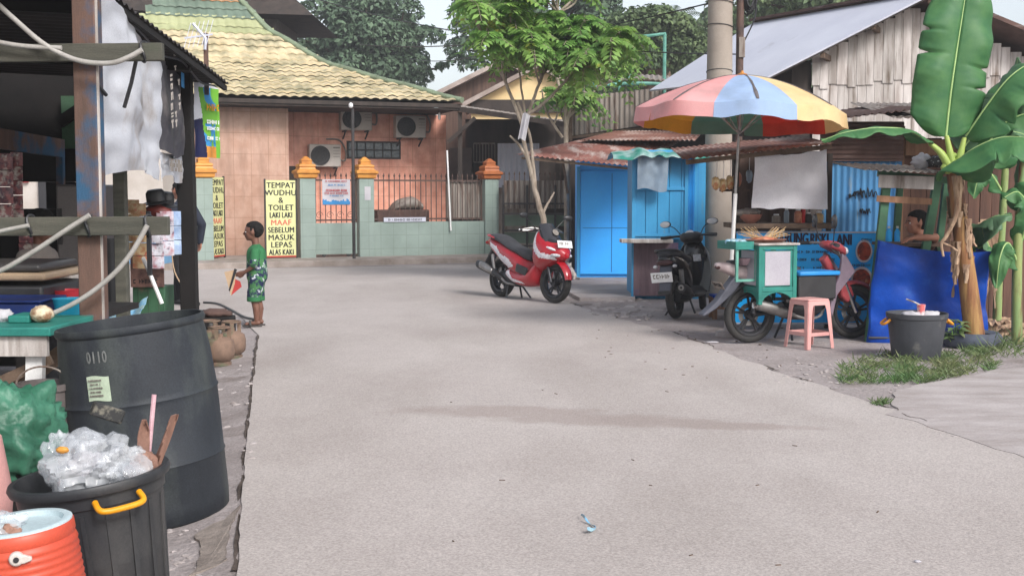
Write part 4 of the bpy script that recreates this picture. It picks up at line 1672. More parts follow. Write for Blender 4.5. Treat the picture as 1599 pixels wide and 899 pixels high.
pm('rust_red', A(176, 118, 106), A(128, 82, 74), scale=1.7, rough=0.8, bump=0.15, c3=A(214, 200, 194), c3scale=1.4, c3thr=0.57, c3w=0.09, c3stretch=(3, 0.7, 1))
roof_sheet(W(806, 241, 20.4), W(992, 260, 19.6), W(905, 219, 22.6), W(1075, 214, 22.4), 'rust_red', 'awning', bs)
roof_sheet(W(905, 219, 22.0), W(1085, 219, 20.6), W(960, 205, 23.6), W(1100, 203, 23.0), 'rust', 'roof', bs)
mb = MB()
q = W(893, 262, 20.6)
mb.bar((q.x, Yd - 0.05, 1.55), (q.x - 0.15, 20.7, W(880, 248, 20.6).z - 0.03), 0.04)
mb.bar(W(815, 245, 20.4) - Vector((0, 0, .02)), W(988, 262, 19.7) - Vector((0, 0, .02)), 0.04)
mb.build('brace', 'bark_brown', bs, world=True)

# ------------------------------------------------------------------ blue kiosk with counter shelf
Yk = 17.5
kx0, kx1 = W(990, 300, Yk).x, W(1071, 300, Yk).x
kz = W(1000, 236, Yk).z
ks = thing('blue_kiosk', 'narrow closed blue sheet kiosk with small counter shelf beside concrete pole', 'kiosk', ((kx0 + kx1) / 2, Yk, 0))
shz = W(1000, 377, 17.2).z
mb = MB()
x = kx0
while x < kx1 - 0.02:
    mb.box2((x, Yk, shz + 0.02), (min(x + 0.17, kx1) - 0.006, Yk + 0.022, kz))
    x += 0.17
mb.build('front_panel', 'blue_sheet', ks, world=True, bevel=0.003)
mb = MB()
for z_ in (shz + 0.06, shz + 0.72, kz - 0.03):
    mb.box2((kx0 - 0.02, Yk - 0.022, z_), (kx1 + 0.02, Yk - 0.002, z_ + 0.045))
for x in (kx0 - 0.03, kx1 - 0.02):
    mb.box2((x, Yk - 0.026, 0.0), (x + 0.05, Yk + 0.03, kz + 0.02))
mb.build('frame', 'blue_sheet', ks, world=True, bevel=0.003)
mb = MB()
x = kx0
i = 0
while x < kx1 - 0.15:
    mb.box2((x, Yk - 0.03 - 0.002 * (i % 2), 0.06), (x + 0.105, Yk - 0.004, shz - 0.03))
    x += 0.107
    i += 1
pm('purple_plank', A(140, 116, 124), A(110, 90, 96), scale=2.5, stretch=(5, 5, 0.35), rough=0.8, bump=0.15, c3=A(90, 78, 120), c3scale=1.5, c3thr=0.62)
mb.build('lower_panel', 'purple_plank', ks, world=True)
mb = MB().box2((W(970, 377, 17.2).x, Yk - 0.38, shz - 0.02), (W(1050, 377, 17.2).x, Yk + 0.0, shz + 0.03))
mb.build('shelf', 'weathered_plank', ks, world=True, bevel=0.006)
# corrugated right face
x0, x1 = kx1 + 0.035, W(1101, 300, 17.7).x
corrugated((x0, Yk + 0.1, 0.05), (x1 - x0, 0.12, 0), (0, 0, kz - 0.0), 0.08, 0.014).build('side_panel', pm('blue_bright', A(24, 140, 214), A(20, 118, 190), scale=2, rough=0.4, bump=0.02), ks, world=True)
MB().box2((kx0 + 0.02, Yk + 0.16, 0.0), (x1, Yk + 1.2, kz - 0.02)).build('body', 'blue_sheet', ks, world=True)
# crumpled green tarp on top
mb = MB()
p0, p1 = W(958, 243, 17.2), W(1108, 240, 17.2)
mb.sheet(lambda u, v: (p0 + (p1 - p0) * u + Vector((0, 1.3 * v, 0.04 * math.sin(PI * min(1, v * 1.2)) + 0.07 * math.sin(PI * min(1, max(0, u * 1.25))) * (0.4 + v) + 0.06 * noise.noise((u * 7, v * 4, 0.5)) - (0.05 * (1 + noise.noise((u * 9, 2, 1))) if v < 0.05 else 0)))), 40, 14, 0.006)
pm('green_tarp', A(52, 138, 122), A(176, 198, 196), scale=2.2, rough=0.5, bump=0.2, bscale=10, ramp=(0.45, 0.6))
tag(mb.build('tarpaulin', 'green_tarp'), 'crumpled green and white tarp lying over the blue kiosk top', 'tarpaulin')
# pale plastic sheet hung on kiosk front
pm('plastic_film', A(200, 214, 226), A(180, 198, 214), scale=3, rough=0.3, bump=0.2, bscale=8, alpha=0.62, translucent=0.3)
p0, p1 = W(996, 241, 17.3), W(1044, 243, 17.3)
dz = W(996, 296, 17.3).z - p0.z
mb = MB().sheet(lambda u, v: p0 + (p1 - p0) * (u * (1 - 0.04 * v)) + Vector((0, 0.025 * math.sin(u * 11 + v * 3) + 0.02 * noise.noise((u * 4, v * 4, 0)), dz * v * (1 - 0.05 * math.sin(u * 6)) - 0.03 * math.sin(PI * u) * (1 - v))), 24, 14, 0.003)
tag(mb.build('plastic_sheet', 'plastic_film'), 'pale translucent plastic sheet hanging on the blue kiosk front', 'plastic sheet')

# ------------------------------------------------------------------ poles and wires
up_ = thing('utility_pole', 'thick round concrete utility pole between blue kiosk and umbrella stall', 'utility pole', (W(1119, 460, 18).x, 18.0, 0))
mb = MB().lathe([(0.215, 0.0), (0.205, 1.2), (0.175, 4.5), (0.15, 8.2), (0.0, 8.22)], 28)
mb.build('shaft', 'pole_concrete', up_)
mb = MB()
for z_ in (3.3, 3.95, 4.3):
    pts_ = [(0.19 * math.cos(a), 0.19 * math.sin(a), z_ + 0.03 * math.sin(a + z_)) for a in np.linspace(0, 2 * PI, 21)]
    mb.tube(pts_, 0.006, 5)
mb.build('wire_band', 'iron_dark', up_)
sp_ = thing('steel_pole', 'dark rusty steel pole rising behind the parasol', 'pole', (W(1152, 300, 18.6).x, 18.6, 0))
MB().lathe([(0.06, 0.0), (0.055, 8.0), (0, 8.01)], 16).build('shaft', 'iron_brown', sp_)
mb = MB().box((0.02, -0.05, 3.72), (0.09, 0.06, 0.3))
mb.build('bracket', 'zinc_grey', sp_)
mb = MB()
for k in range(7):
    a = k * 0.9
    pts_ = [(0.13 + 0.13 * math.cos(t_) * (0.5 + 0.1 * k), -0.08 + 0.02 * k, 4.62 + (0.30 + 0.02 * k) * math.sin(t_)) for t_ in np.linspace(a, a + 5.6, 22)]
    mb.tube(pts_, 0.012, 6)
mb.tube(catmull([(0.05, -0.06, 3.8), (0.22, -0.05, 4.2), (0.2, -0.05, 4.6)], 6), 0.012, 6)
tag(mb.xf(Matrix.Translation(sp_.location)).build('cable_coil', 'black_plastic'), 'black coiled cable hanging on the steel pole above the parasol', 'cable')
for q, (pa, pb, sg, r_) in enumerate((((560, 70, 30), (1152, -6, 18.6), 0.3, 0.012), ((-40, -35, 22), (1110, -70, 18), 0.5, 0.012), ((420, -25, 26), (1152, 85, 18.6), 0.35, 0.010),
                                     ((640, 92, 33), (760, 84, 24), 0.1, 0.010))):
    A_, B_ = W(*pa), W(*pb)
    pts_ = [A_.lerp(B_, t_) + Vector((0, 0, -sg * 4 * t_ * (1 - t_))) for t_ in np.linspace(0, 1, 24)]
    lb = ['thin power line from the mosque eave to the steel pole', 'high power line crossing left to the concrete pole', 'thin drop wire slung low over the mosque roof', 'short wire against the pale sky between the two dark trees'][q]
    if q in (1,):
        continue
    tag(MB().tube(pts_, r_, 5).build('wire', 'black_plastic'), lb, 'wire', 'overhead wires')

# ------------------------------------------------------------------ food stall with banner
ws = thing('food_stall', 'open wooden food stall under rusty roof with dark interior and counter', 'stall', (3.3, 13.9, 0))
rf = [W(1066, 249, 13.2), W(1302, 224, 13.2)]
bk = [W(1070, 238, 13.2) + Vector((0.1, 2.0, 0.12)), W(1302, 216, 13.2) + Vector((0.1, 2.0, 0.12))]
roof_sheet(rf[0], rf[1], bk[0], bk[1], 'rust', 'roof', ws, 0.07, 0.007)
mb = MB()
mb.bar(rf[0] + Vector((0.05, 0.1, -0.03)), rf[1] + Vector((0, 0.1, -0.03)), 0.03, 0.05)
mb.build('roof_beam', 'bark_brown', ws, world=True)
xl, xr = W(1149, 300, 13.8).x, W(1294, 300, 13.8).x
for x in (xl, xr):
    MB().box2((x - 0.025, 13.75, 0), (x + 0.025, 13.8, W(1200, 240, 13.8).z)).build('post', 'dark_wood', ws, world=True)
MB().box2((W(1148, 300, 15.5).x, 15.5, 0), (xr + 0.1, 15.6, 2.2)).build('back_wall', 'brown_plank', ws, world=True)
cz = W(1200, 353, 13.6).z
MB().box2((W(1144, 350, 13.6).x, 13.45, cz - 0.025), (xr + 0.0, 14.2, cz + 0.03)).build('counter', 'bark_brown', ws, world=True, bevel=0.005)
MB().box2((xl, 14.6, 1.55), (xr, 14.9, 1.58)).build('shelf', 'brown_plank', ws, world=True)
x1 = W(1407, 300, 14.2).x
corrugated((xr + 0.03, 14.2, 0.03), (x1 - xr - 0.03, 0, 0), (0, 0, W(1350, 248, 14.2).z - 0.03), 0.075, 0.01).build('side_wall', pm('blue_worn', A(92, 158, 206), A(66, 132, 190), scale=1.5, stretch=(2, 2, 0.5), rough=0.5, c3=A(150, 160, 160), c3scale=3, c3thr=0.66, c3stretch=(5, 5, 0.4)), ws, world=True)
zz0, zz1 = W(1350, 252, 14.15).z, W(1350, 190, 14.15).z
corrugated((xr - 0.02, 14.15, zz0), (0, 0, zz1 - zz0), (x1 - xr + 0.02, 0, 0), 0.055, 0.009).build('upper_wall', 'rust_dark', ws, world=True)
x2 = W(1600, 300, 14.4).x
mb = MB()
x = x1
i = 0
while x < x2:
    wd = random.uniform(0.13, 0.2)
    mb.box2((x, 14.35 + 0.004 * (i % 3), 0.0), (x + wd - 0.007, 14.375 + 0.004 * (i % 3), 2.15 + random.uniform(-0.03, 0.03)))
    x += wd
    i += 1
mb.build('plank_wall', pm('dark_plank', A(116, 84, 70), A(80, 58, 50), scale=2.5, stretch=(5, 5, 0.35), rough=0.85, bump=0.25), ws, world=True, smooth=False)
mb = MB()
zq = W(1420, 224, 14.3).z
mb.box2((x1 - 0.02, 14.26, 0), (x1 + 0.05, 14.33, zq + 0.2))
mb.box2((x1 + 0.055, 14.25, zq - 0.14), (x1 + 0.9, 14.34, zq + 0.04))
mb.build('beam', pm('raw_wood', A(168, 128, 98), A(130, 94, 72), scale=3, stretch=(5, 5, 0.5), rough=0.85, bump=0.2), ws, world=True)
q = [W(1258, 190, 13.7), W(1450, 168, 13.7)]
roof_sheet(q[0], q[1], q[0] + Vector((0.1, 2.6, 0.16)), q[1] + Vector((0.1, 2.6, 0.2)), 'rust_dark', 'side_roof', ws)
q = [W(1396, 184, 13.6), W(1640, 186, 13.6)]
roof_sheet(q[0], q[1], q[0] + Vector((0.2, 2.5, 0.35)), q[1] + Vector((0.1, 2.5, 0.35)), 'zinc_grey', 'side_roof', ws)
# scribbles on blue wall
rr = random.Random(8)
mb = MB()
for (px, py, s_) in ((1355, 302, 1), (1340, 300, 0.5), (1350, 330, 0.6), (1330, 306, 0.4)):
    p = W(px, py, 14.17)
    pts_ = [p + Vector((0.12 * s_ * (k / 12 - 0.5) * 1.6, 0, 0.05 * s_ * math.sin(k * 2.3) + 0.02 * rr.uniform(-1, 1))) for k in range(14)]
    mb.tube(catmull(pts_, 3), 0.006, 4)
mb.build('graffiti', 'ink_black', ws, world=True)

# banner with food pictures
Yb = 13.62
bx0, bx1 = W(1150, 360, Yb).x, W(1371, 362, Yb).x
bz1, bz0 = W(1300, 361, Yb).z, W(1300, 506, Yb).z
ban = thing('food_banner', 'bright blue food stall banner reading warung with round dish pictures', 'banner', ((bx0 + bx1) / 2, Yb, bz0))
wd, hg = bx1 - bx0, bz1 - bz0
pm('banner_blue', A(10, 156, 246, 0.8), A(8, 146, 240, 0.8), scale=1, rough=0.4, bump=0.02, grain=0.03)
MB().sheet(lambda u, v: ((u - 0.5) * wd, 0.006 * math.sin(u * 8) + 0.004 * noise.noise((u * 5, v * 5, 0)), v * hg), 24, 12, 0.004).build('sheet', 'banner_blue', ban)
mb = MB()
for z_ in (0.012, hg - 0.012):
    mb.box((0, -0.012, z_), (wd, 0.006, 0.016))
mb.box((wd / 2 - 0.008, -0.0125, hg / 2), (0.014, 0.006, hg - 0.04))
mb.build('white_border', 'white_cloth', ban)
lx = lambda px: W(px, 375, Yb).x - (bx0 + bx1) / 2
lz = lambda py: W(1300, py, Yb).z - bz0
bt = at
text('WARUNG', 'lettering', 'ink_navy', ban, at(lx(1232), -0.014, lz(373)), 0.17, 0.0, 0.56, smear=0.005)
text('RISKI', 'lettering', 'ink_navy', ban, at(lx(1279), -0.014, lz(374)), 0.17, 0.0, 0.56, smear=0.005)
text('ANI', 'lettering', 'ink_navy', ban, at(lx(1318), -0.014, lz(375)), 0.17, 0.0, 0.6, smear=0.005)
for (px, py, w_) in ((1240, 393, 0.36), (1285, 393, 0.24), (1240, 405, 0.30), (1285, 405, 0.26), (1240, 418, 0.26), (1285, 418, 0.24), (1353, 374, 0.12), (1352, 392, 0.06), (1345, 414, 0.2)):
    strokes(ban, 'lettering', 'ink_navy', w_, lx(px), lz(py), 0.028, -0.014, 9, rr)
pm('dish_red', A(190, 70, 40), A(110, 30, 20), scale=14, rough=0.5, bump=0, ramp=(0.42, 0.58), c3=A(236, 170, 120), c3scale=12, c3thr=0.62)
for (px, py, rx, ry) in ((1349, 392, 13, 18), (1346, 436, 17, 20)):
    k = Yb / FOC
    M0 = Matrix.Translation((lx(px), -0.011, lz(py))) @ Matrix.Rotation(PI / 2, 4, 'X') @ Matrix.Diagonal((rx * k, ry * k, 1, 1))
    dsh = MB().lathe([(0, 0), (1, 0), (1, 0.004), (0, 0.004)], 28, M0).build('dish_border', 'white_cloth', ban)
    M1 = Matrix.Translation((lx(px), -0.0155, lz(py))) @ Matrix.Rotation(PI / 2, 4, 'X') @ Matrix.Diagonal((rx * k * 0.82, ry * k * 0.82, 1, 1))
    MB().lathe([(0, 0), (1, 0), (1, 0.003), (0, 0.003)], 28, M1).build('dish_picture', 'dish_red', dsh)

# white cloth hung from the stall roof
p = [W(1178, 236, 13.35), W(1291, 232, 13.35), W(1292, 327, 13.4), W(1175, 325, 13.4)]


def clothf(u, v):
    q = (p[0] * (1 - u) + p[1] * u) * (1 - v) + (p[3] * (1 - u) + p[2] * u) * v
    return q + Vector((0.015 * math.sin(v * 5) * (1 - u), 0.03 * noise.noise((u * 3, v * 3, 0)) + 0.035 * math.sin((u * 1.2 + v * 0.8) * 6) * (1 - u * 0.5) * (1.0 - 0.5 * v), -0.05 * math.sin(PI * u) * (1 - v) + 0.02 * noise.noise((u * 6, v * 6, 5))))


pm('grey_cloth', (0.84, 0.83, 0.86), (0.72, 0.71, 0.74), scale=2.5, rough=0.85, bump=0.15, bscale=12, translucent=0.4)
tag(MB().sheet(clothf, 40, 30, 0.004).build('hanging_cloth', 'grey_cloth'), 'pale grey cloth hanging as a curtain under the food stall roof', 'cloth')

# hanging snack bags
pm('snack', A(214, 170, 110), A(236, 214, 170), scale=14, rough=0.35, bump=0.4, bscale=30, c3=A(190, 110, 60), c3scale=8, c3thr=0.6)
pm('snack_pink', A(222, 150, 110), A(190, 100, 80), scale=14, rough=0.35, bump=0.4, bscale=30)
for q, (px, py, s_, m_, lb) in enumerate(((1118, 285, 1.0, 'snack', 'leftmost snack bag hanging by the concrete pole'), (1129, 288, 1.0, 'snack', 'second snack bag from the concrete pole'),
                                      (1140, 284, 1.1, 'snack', 'larger snack bag hanging third from the concrete pole'), (1152, 279, 1.2, 'snack_pink', 'pinkish snack bag hanging next to the parasol pole'),
                                      (1170, 274, 1.0, 'plastic_film', 'pale plastic snack bag hanging deepest in the stall opening'))):
    c_ = W(px, py, 13.7 + 0.05 * q)
    t_ = thing('snack_bag', lb, 'snack bag', c_, 0.3 * q, 'snack bags hanging in the food stall')
    MB().ell((0, 0, 0), (0.05 * s_, 0.035 * s_, 0.085 * s_), 14, 10, fn=lambda d, q=q: 1 + 0.22 * noise.noise(d * 2.5 + Vector((q * 3, 0, 0))) - 0.35 * max(0, d.z) ** 3).build('bag', m_, t_, smooth=True)
    MB().tube([(0, 0, 0.06 * s_), (0.01, 0, 0.2), (0, 0, 0.30)], 0.004, 5).build('string', 'white_plastic', t_)

# goods on the counter
t_ = thing('bowl', 'brown bowl covered by grey cloth on the stall counter', 'bowl', (W(1172, 345, 13.7).x, 13.7, cz + 0.03))
MB().lathe([(0.05, 0), (0.11, 0.05), (0.13, 0.1), (0.12, 0.1), (0.0, 0.09)], 20).build('body', pm('clay', A(200, 140, 120), A(170, 110, 96), scale=6, rough=0.5), t_)
MB().ell((-0.03, 0, 0.12), (0.14, 0.11, 0.05), 18, 10, fn=lambda d: 1 + 0.25 * noise.noise(d * 2)).build('cloth_cover', 'zinc_grey', t_, smooth=True)
for q, (px, h_, r_, m_, lb) in enumerate(((1228, 0.17, 0.03, 'plastic_film', 'clear sauce bottle on the stall counter'), (1246, 0.16, 0.045, 'snack_pink', 'pink plastic jar on the stall counter'),
                                         (1262, 0.12, 0.04, 'iron_dark', 'short dark jar on the stall counter'), (1279, 0.13, 0.05, 'snack', 'tan food tin near the stall post'),
                                         (1212, 0.10, 0.05, 'zinc_grey', 'low grey pot left of the sauce bottle'), (1254, 0.21, 0.025, 'ink_red', 'slim red topped bottle between the jars'))):
    t_ = thing('jar', lb, 'jar', (W(px, 345, 13.85).x, 13.85, cz + 0.03), 0, 'jars on the food stall counter')
    MB().lathe([(r_ * 0.9, 0), (r_, 0.01), (r_, h_ * 0.7), (r_ * 0.6, h_ * 0.85), (0, h_ * 0.86)], 16).build('body', m_, t_)
    MB().lathe([(r_ * 0.62, h_ * 0.862), (r_ * 0.62, h_), (0, h_)], 14).build('lid', 'white_plastic', t_)
# dry sticks in a tray on the cart are built with the motorbike

# ------------------------------------------------------------------ parasol
ut_ = W(1159, 118, 13.0)
ub_ = Vector((W(1136, 505, 13.0).x, 13.0, 0))
ax_ = (ut_ - ub_)
um_ = thing('parasol', 'large faded parasol of pink, blue and yellow panels over the food stall', 'parasol', ub_)
mb = MB().tube([ub_, ub_ + ax_ * 0.55], 0.021, 12)
mb.build('pole', 'white_paint', um_, world=True)
mb = MB().tube([ub_ + ax_ * 0.55, ut_ + Vector((0, 0, 0.0))], 0.015, 12)
mb.build('pole', 'steel', um_, world=True)
apex = ut_ - Vector((0, 0, 0.0))
Rr, Hh, vl = 1.105, 0.375, 0.15
cols = {'pink': (A(246, 192, 190), A(238, 174, 172)), 'blue': (A(186, 208, 236), A(172, 196, 226)), 'yellow': (A(246, 222, 176), A(236, 206, 154)), 'red': (A(240, 110, 84), A(226, 94, 70)),
        'green': (A(150, 190, 176), A(130, 172, 156)), 'gold': (A(244, 196, 70), A(230, 178, 54)), 'cream': (A(238, 220, 190), None)}
for k_, (c1_, c2_) in cols.items():
    c1_ = tuple(min(0.9, x * 1.3) for x in c1_)
    c2_ = tuple(min(0.9, x * 1.3) for x in c2_) if c2_ else None
    pm('canopy_' + k_, c1_, c2_, scale=2.5, rough=0.8, bump=0.04, grain=0.06, translucent=0.4, c3=tuple(x * 0.72 for x in c1_), c3scale=2.4, c3thr=0.63, c3w=0.12)
pm('dirt_line', A(120, 112, 112), A(92, 84, 84), scale=8, rough=0.9, bump=0)
order = ['blue', 'yellow', 'yellow', 'red', 'green', 'gold', 'pink', 'pink']
lean = Matrix.Rotation(R(-2), 4, 'X') @ Matrix.Rotation(R(2.2), 4, 'Y')


def cano(a, t_, drop=0.0, mid=0.0):
    """a angle from -Y clockwise to +X; t_ radial 0..1; panel sags between ribs"""
    r_ = Rr * t_ * (1 - 0.05 * mid * t_)
    z = -Hh * (0.2 * t_ + 0.8 * t_ ** 1.9) - drop - 0.03 * mid * t_
    return apex + lean @ Vector((r_ * math.sin(a), -r_ * math.cos(a), z))


for k_ in range(8):
    a0 = (k_ - 0.5) * PI / 4 - R(2)
    mb = MB()

    def cf_(u, v, a0=a0):
        md = 1 - abs(2 * u - 1) ** 2
        md = abs(math.cos(u * PI)) ** 1.5
        a = a0 + u * PI / 4
        if v <= 0.8:
            return cano(a, max(0.02, v / 0.8), 0, md)
        f = (v - 0.8) / 0.2
        p_ = cano(a, 1.0, f * (vl + 0.02 * noise.noise((u * 4, k_, 0)) - 0.008 * abs(math.cos(u * PI))), md)
        ctr = Vector((apex.x, apex.y, p_.z))
        return ctr + (p_ - ctr) * (1 + 0.015 * f + 0.02 * f * noise.noise((u * 3, k_ * 2.1, 1)))
    mb.sheet(cf_, 12, 20, 0.003)
    mb.build('canopy_panel', 'canopy_' + order[k_], um_, world=True)
    am = a0 + PI / 8
    pts_ = [cano(am, t_, -0.007, 0) for t_ in np.linspace(0.06, 1, 14)]
    q = pts_[-1]
    ctr = Vector((apex.x, apex.y, q.z))
    mb = MB()
    wl_ = [0.008, 0.011, 0.009, 0.012, 0.009, 0.008, 0.011, 0.013, 0.012, 0.011, 0.015, 0.02, 0.018, 0.014]
    mb.tube(pts_, wl_, 6, flat=0.25)
    mb.build('seam', 'dirt_line', um_, world=True)
    mb = MB().tube([cano(am, 0.05, 0.03), cano(am, 0.5, 0.035), cano(am, 0.98, 0.02)], 0.007, 6)
    mb.tube([cano(am, 0.5, 0.035), apex + lean @ Vector((0, 0, -0.62))], 0.006, 6)
    mb.build('rib', 'steel', um_, world=True)
mb = MB().lathe([(0.05, 0.0), (0.055, 0.012), (0.02, 0.025), (0.012, 0.05), (0, 0.052)], 14, Matrix.Translation(apex))
mb.build('finial', 'pillar_cap', um_, world=True)
mb = MB().lathe([(0.03, -0.64), (0.03, -0.58), (0.0, -0.58)], 12, Matrix.Translation(apex))
mb.build('runner', 'black_plastic', um_, world=True)
mb = MB().lathe([(0.13, 0.0), (0.12, 0.05), (0.04, 0.06), (0.03, 0.2), (0, 0.2)], 20, Matrix.Translation(ub_))
mb.build('base', 'concrete_pale', um_, world=True)

# ------------------------------------------------------------------ tarp-sided snack booth with green posts
Yt = 12.45
bo = thing('snack_booth', 'small booth with green posts, boards and zinc roof wrapped in blue tarp', 'booth', (4.0, Yt, 0))
P = {}
posts = [((1386, 272), (1372, 396)), ((1464, 282), (1438, 430))]
tops = []
for (a, c) in posts:
    p1, p2 = W(*a, Yt + 0.06), W(*c, Yt + 0.06)
    d_ = p1 - p2
    foot = p2 - d_ * (p2.z / d_.z)
    MB().bar(foot, p1, 0.085, 0.06).build('post', 'green_post', bo, world=True, bevel=0.004)
    MB().bar(foot + Vector((0.5, 0.9, 0)), p1 + Vector((0.42, 0.9, 0.05)), 0.07, 0.06).build('post', 'green_post', bo, world=True, bevel=0.004)
    tops.append(p1)
p1, p2 = W(1372, 283, Yt), W(1458, 286, Yt)
MB().bar(p1, p2, 0.018, 0.13).build('board', 'weathered_plank', bo, world=True)
p1, p2 = W(1369, 310, Yt), W(1455, 315, Yt)
MB().bar(p1, p2, 0.018, 0.065).build('board', 'raw_wood', bo, world=True)
q = [W(1343, 264, Yt - 0.25), W(1482, 270, Yt - 0.25)]
roof_sheet(q[0], q[1], q[0] + Vector((0.1, 1.45, 0.10)), q[1] + Vector((0.15, 1.45, 0.10)), 'zinc_grey', 'roof', bo, 0.075, 0.012)
mb = MB().bar(tops[0] + Vector((-0.1, 0, 0.01)), tops[1] + Vector((0.12, 0, 0.0)), 0.05, 0.07)
mb.build('roof_beam', 'green_post', bo, world=True)
tp_ = [W(1367, 374, Yt), W(1546, 392, Yt - 0.06)]
bt_ = [G(1355, 534), Vector((W(1540, 525, Yt).x, Yt - 0.05, 0.02))]


def tarp(u, v):
    # u runs along the left side, front and right side
    L0, L1, L2 = 0.9, 1.2, 0.75
    s_ = u * (L0 + L1 + L2)
    if s_ < L0:
        a_, b_, f = Vector((tp_[0].x + 0.30, tp_[0].y + 0.9, tp_[0].z)), tp_[0], s_ / L0
        a2, b2 = Vector((bt_[0].x + 0.30, bt_[0].y + 0.9, 0.02)), bt_[0]
    elif s_ < L0 + L1:
        a_, b_, f = tp_[0], tp_[1], (s_ - L0) / L1
        a2, b2 = bt_[0], bt_[1]
    else:
        a_, b_, f = tp_[1], tp_[1] + Vector((0.1, 0.75, 0)), (s_ - L0 - L1) / L2
        a2, b2 = bt_[1], bt_[1] + Vector((0.1, 0.75, 0))
    top = a_.lerp(b_, f) - Vector((0, 0, 0.05 * math.sin(PI * f) if L0 <= s_ < L0 + L1 else 0))
    bot = a2.lerp(b2, f)
    p_ = bot.lerp(top, v)
    wv = 0.035 * noise.noise((s_ * 1.7, v * 1.6, 0.4)) + 0.026 * noise.noise((s_ * 5, v * 5, 2.4)) + 0.012 * abs(noise.noise((s_ * 9 + v * 4, v * 9, 5))) - 0.02 * math.sin(PI * v)
    return p_ + Vector((wv * 0.6, -wv - 0.02, 0.008 * noise.noise((s_ * 6, v * 2, 8)))) - Vector((0, 0, 0.004))


pm('blue_tarp', A(0, 76, 182, 1.2), A(0, 44, 126, 1.2), scale=1.7, rough=0.5, bump=0.45, bscale=7, c3=A(40, 100, 186), c3scale=2.6, c3thr=0.64, c3w=0.04, spec=0.2)
tag(MB().sheet(tarp, 90, 30, 0.004).build('blue_tarpaulin', 'blue_tarp'), 'deep blue tarp wrapped round the front and sides of the snack booth', 'tarpaulin')
mb = MB().tube([bt_[0] + Vector((0, -0.03, 0.05)), bt_[1] + Vector((0, -0.03, 0.02))], 0.012, 6)
mb.build('skirting_pipe', 'iron_dark', bo, world=True)
c_ = W(1440, 254, Yt + 0.2)
c_.z = q[0].z + 0.09
tag(MB().ell(c_, (0.10, 0.1, 0.075), 20, 14, fn=lambda d: 1 + 0.4 * noise.noise(d * 2.2)).build('plastic_bag', 'white_cloth', smooth=True), 'knotted white plastic bag on the snack booth roof', 'bag')
c_ = W(1463, 255, Yt + 0.1)
c_.z = q[0].z + 0.08
tag(MB().ell(c_, (0.10, 0.09, 0.06), 18, 12, fn=lambda d: 1 + 0.4 * noise.noise(d * 2.2 + Vector((4, 0, 0)))).build('plastic_bag', pm('dotted_black', (0.02, 0.02, 0.02), (0.5, 0.5, 0.5), scale=38, ramp=(0.58, 0.62), rough=0.4, bump=0), smooth=True), 'black dotted bag next to white bag on booth roof', 'bag')
# counter inside the booth with little bottles
p = W(1385, 366, 12.9)
mb = MB().box2((p.x - 0.1, 12.55, 0.98), (p.x + 0.8, 13.1, 1.01))
mb.build('counter', 'brown_plank', bo, world=True)
for q_, (px, s_) in enumerate(((1388, 1.0), (1401, 0.9))):
    t_ = thing('bottle', ['small blue capped bottle at the left end of the booth counter', 'small blue capped bottle nearer the seated man'][q_], 'bottle', (W(px, 366, 13.05).x, 13.05, 1.012), 0, 'bottles on the booth counter')
    MB().lathe([(0.03, 0), (0.03, 0.1), (0.012, 0.14), (0.0, 0.142)], 14).build('body', 'banner_blue', t_)
    MB().lathe([(0.014, 0.143), (0.014, 0.165), (0, 0.165)], 12).build('cap', 'white_plastic', t_)
# ------------------------------------------------------------------ banana plants
def banana_leaf(mb, mid, pts, width, nrm, fold=0.25, wave=0.03, seed=0, tip=1.0, tear=()):
    """pts: midrib; nrm: direction the upper face looks to"""
    pp = catmull(pts, 26)
    n = len(pp)
    k = 12
    for sgn in (-1, 1):
        def f(u, v, sgn=sgn):
            i = min(int(round(u * (n - 1))), n - 1)
            t_ = i / (n - 1)
            ax = (pp[min(i + 1, n - 1)] - pp[max(i - 1, 0)]).normalized()
            nn = Vector(nrm(t_) if callable(nrm) else nrm)
            sd_ = ax.cross(nn).normalized()
            n2 = sd_.cross(ax).normalized()
            wv = width * (min(1, (t_ + 0.02) * 6) ** 0.6) * (1 - max(0, (t_ - 0.55) / 0.45) ** 2.4 * 0.96) * (1 + 0.05 * noise.noise((t_ * 7, seed, sgn)))
            for q_ in range(4):
                tc_ = 0.25 + 0.17 * q_ + 0.07 * math.sin(seed * 3 + q_ * 2 + sgn)
                dp_ = max(0, math.sin(seed * 5.1 + q_ * 1.7 + sgn * 0.9)) * 0.42
                wv *= 1 - dp_ * math.exp(-((t_ - tc_) / 0.009) ** 2)
            a = v * wv
            h = fold * a * (1 - 0.5 * v) - 0.35 * a * v * v + wave * v * math.sin(t_ * 24 + seed + sgn) + wave * v * noise.noise((t_ * 9, seed, v * 2 + sgn))
            h += 0.0045 * v * math.sin(t_ * 130 - v * 9 + 2 * noise.noise((t_ * 5, seed, v))) * (0.4 + noise.noise((t_ * 6, v * 3, seed + 3)))
            return pp[i] + sd_ * sgn * (a + 0.004) + n2 * h
        mb.sheet(f, n - 1, k, 0.003)
    mid.tube(pp, [max(0.003, 0.014 * (1 - 0.85 * i / n)) for i in range(n)], 7)


Yp = 12.1
bn = thing('banana_plant', 'tall banana plant with dry brown trunk and one big upright leaf', 'banana plant', (W(1524, 535, Yp).x, Yp, 0))
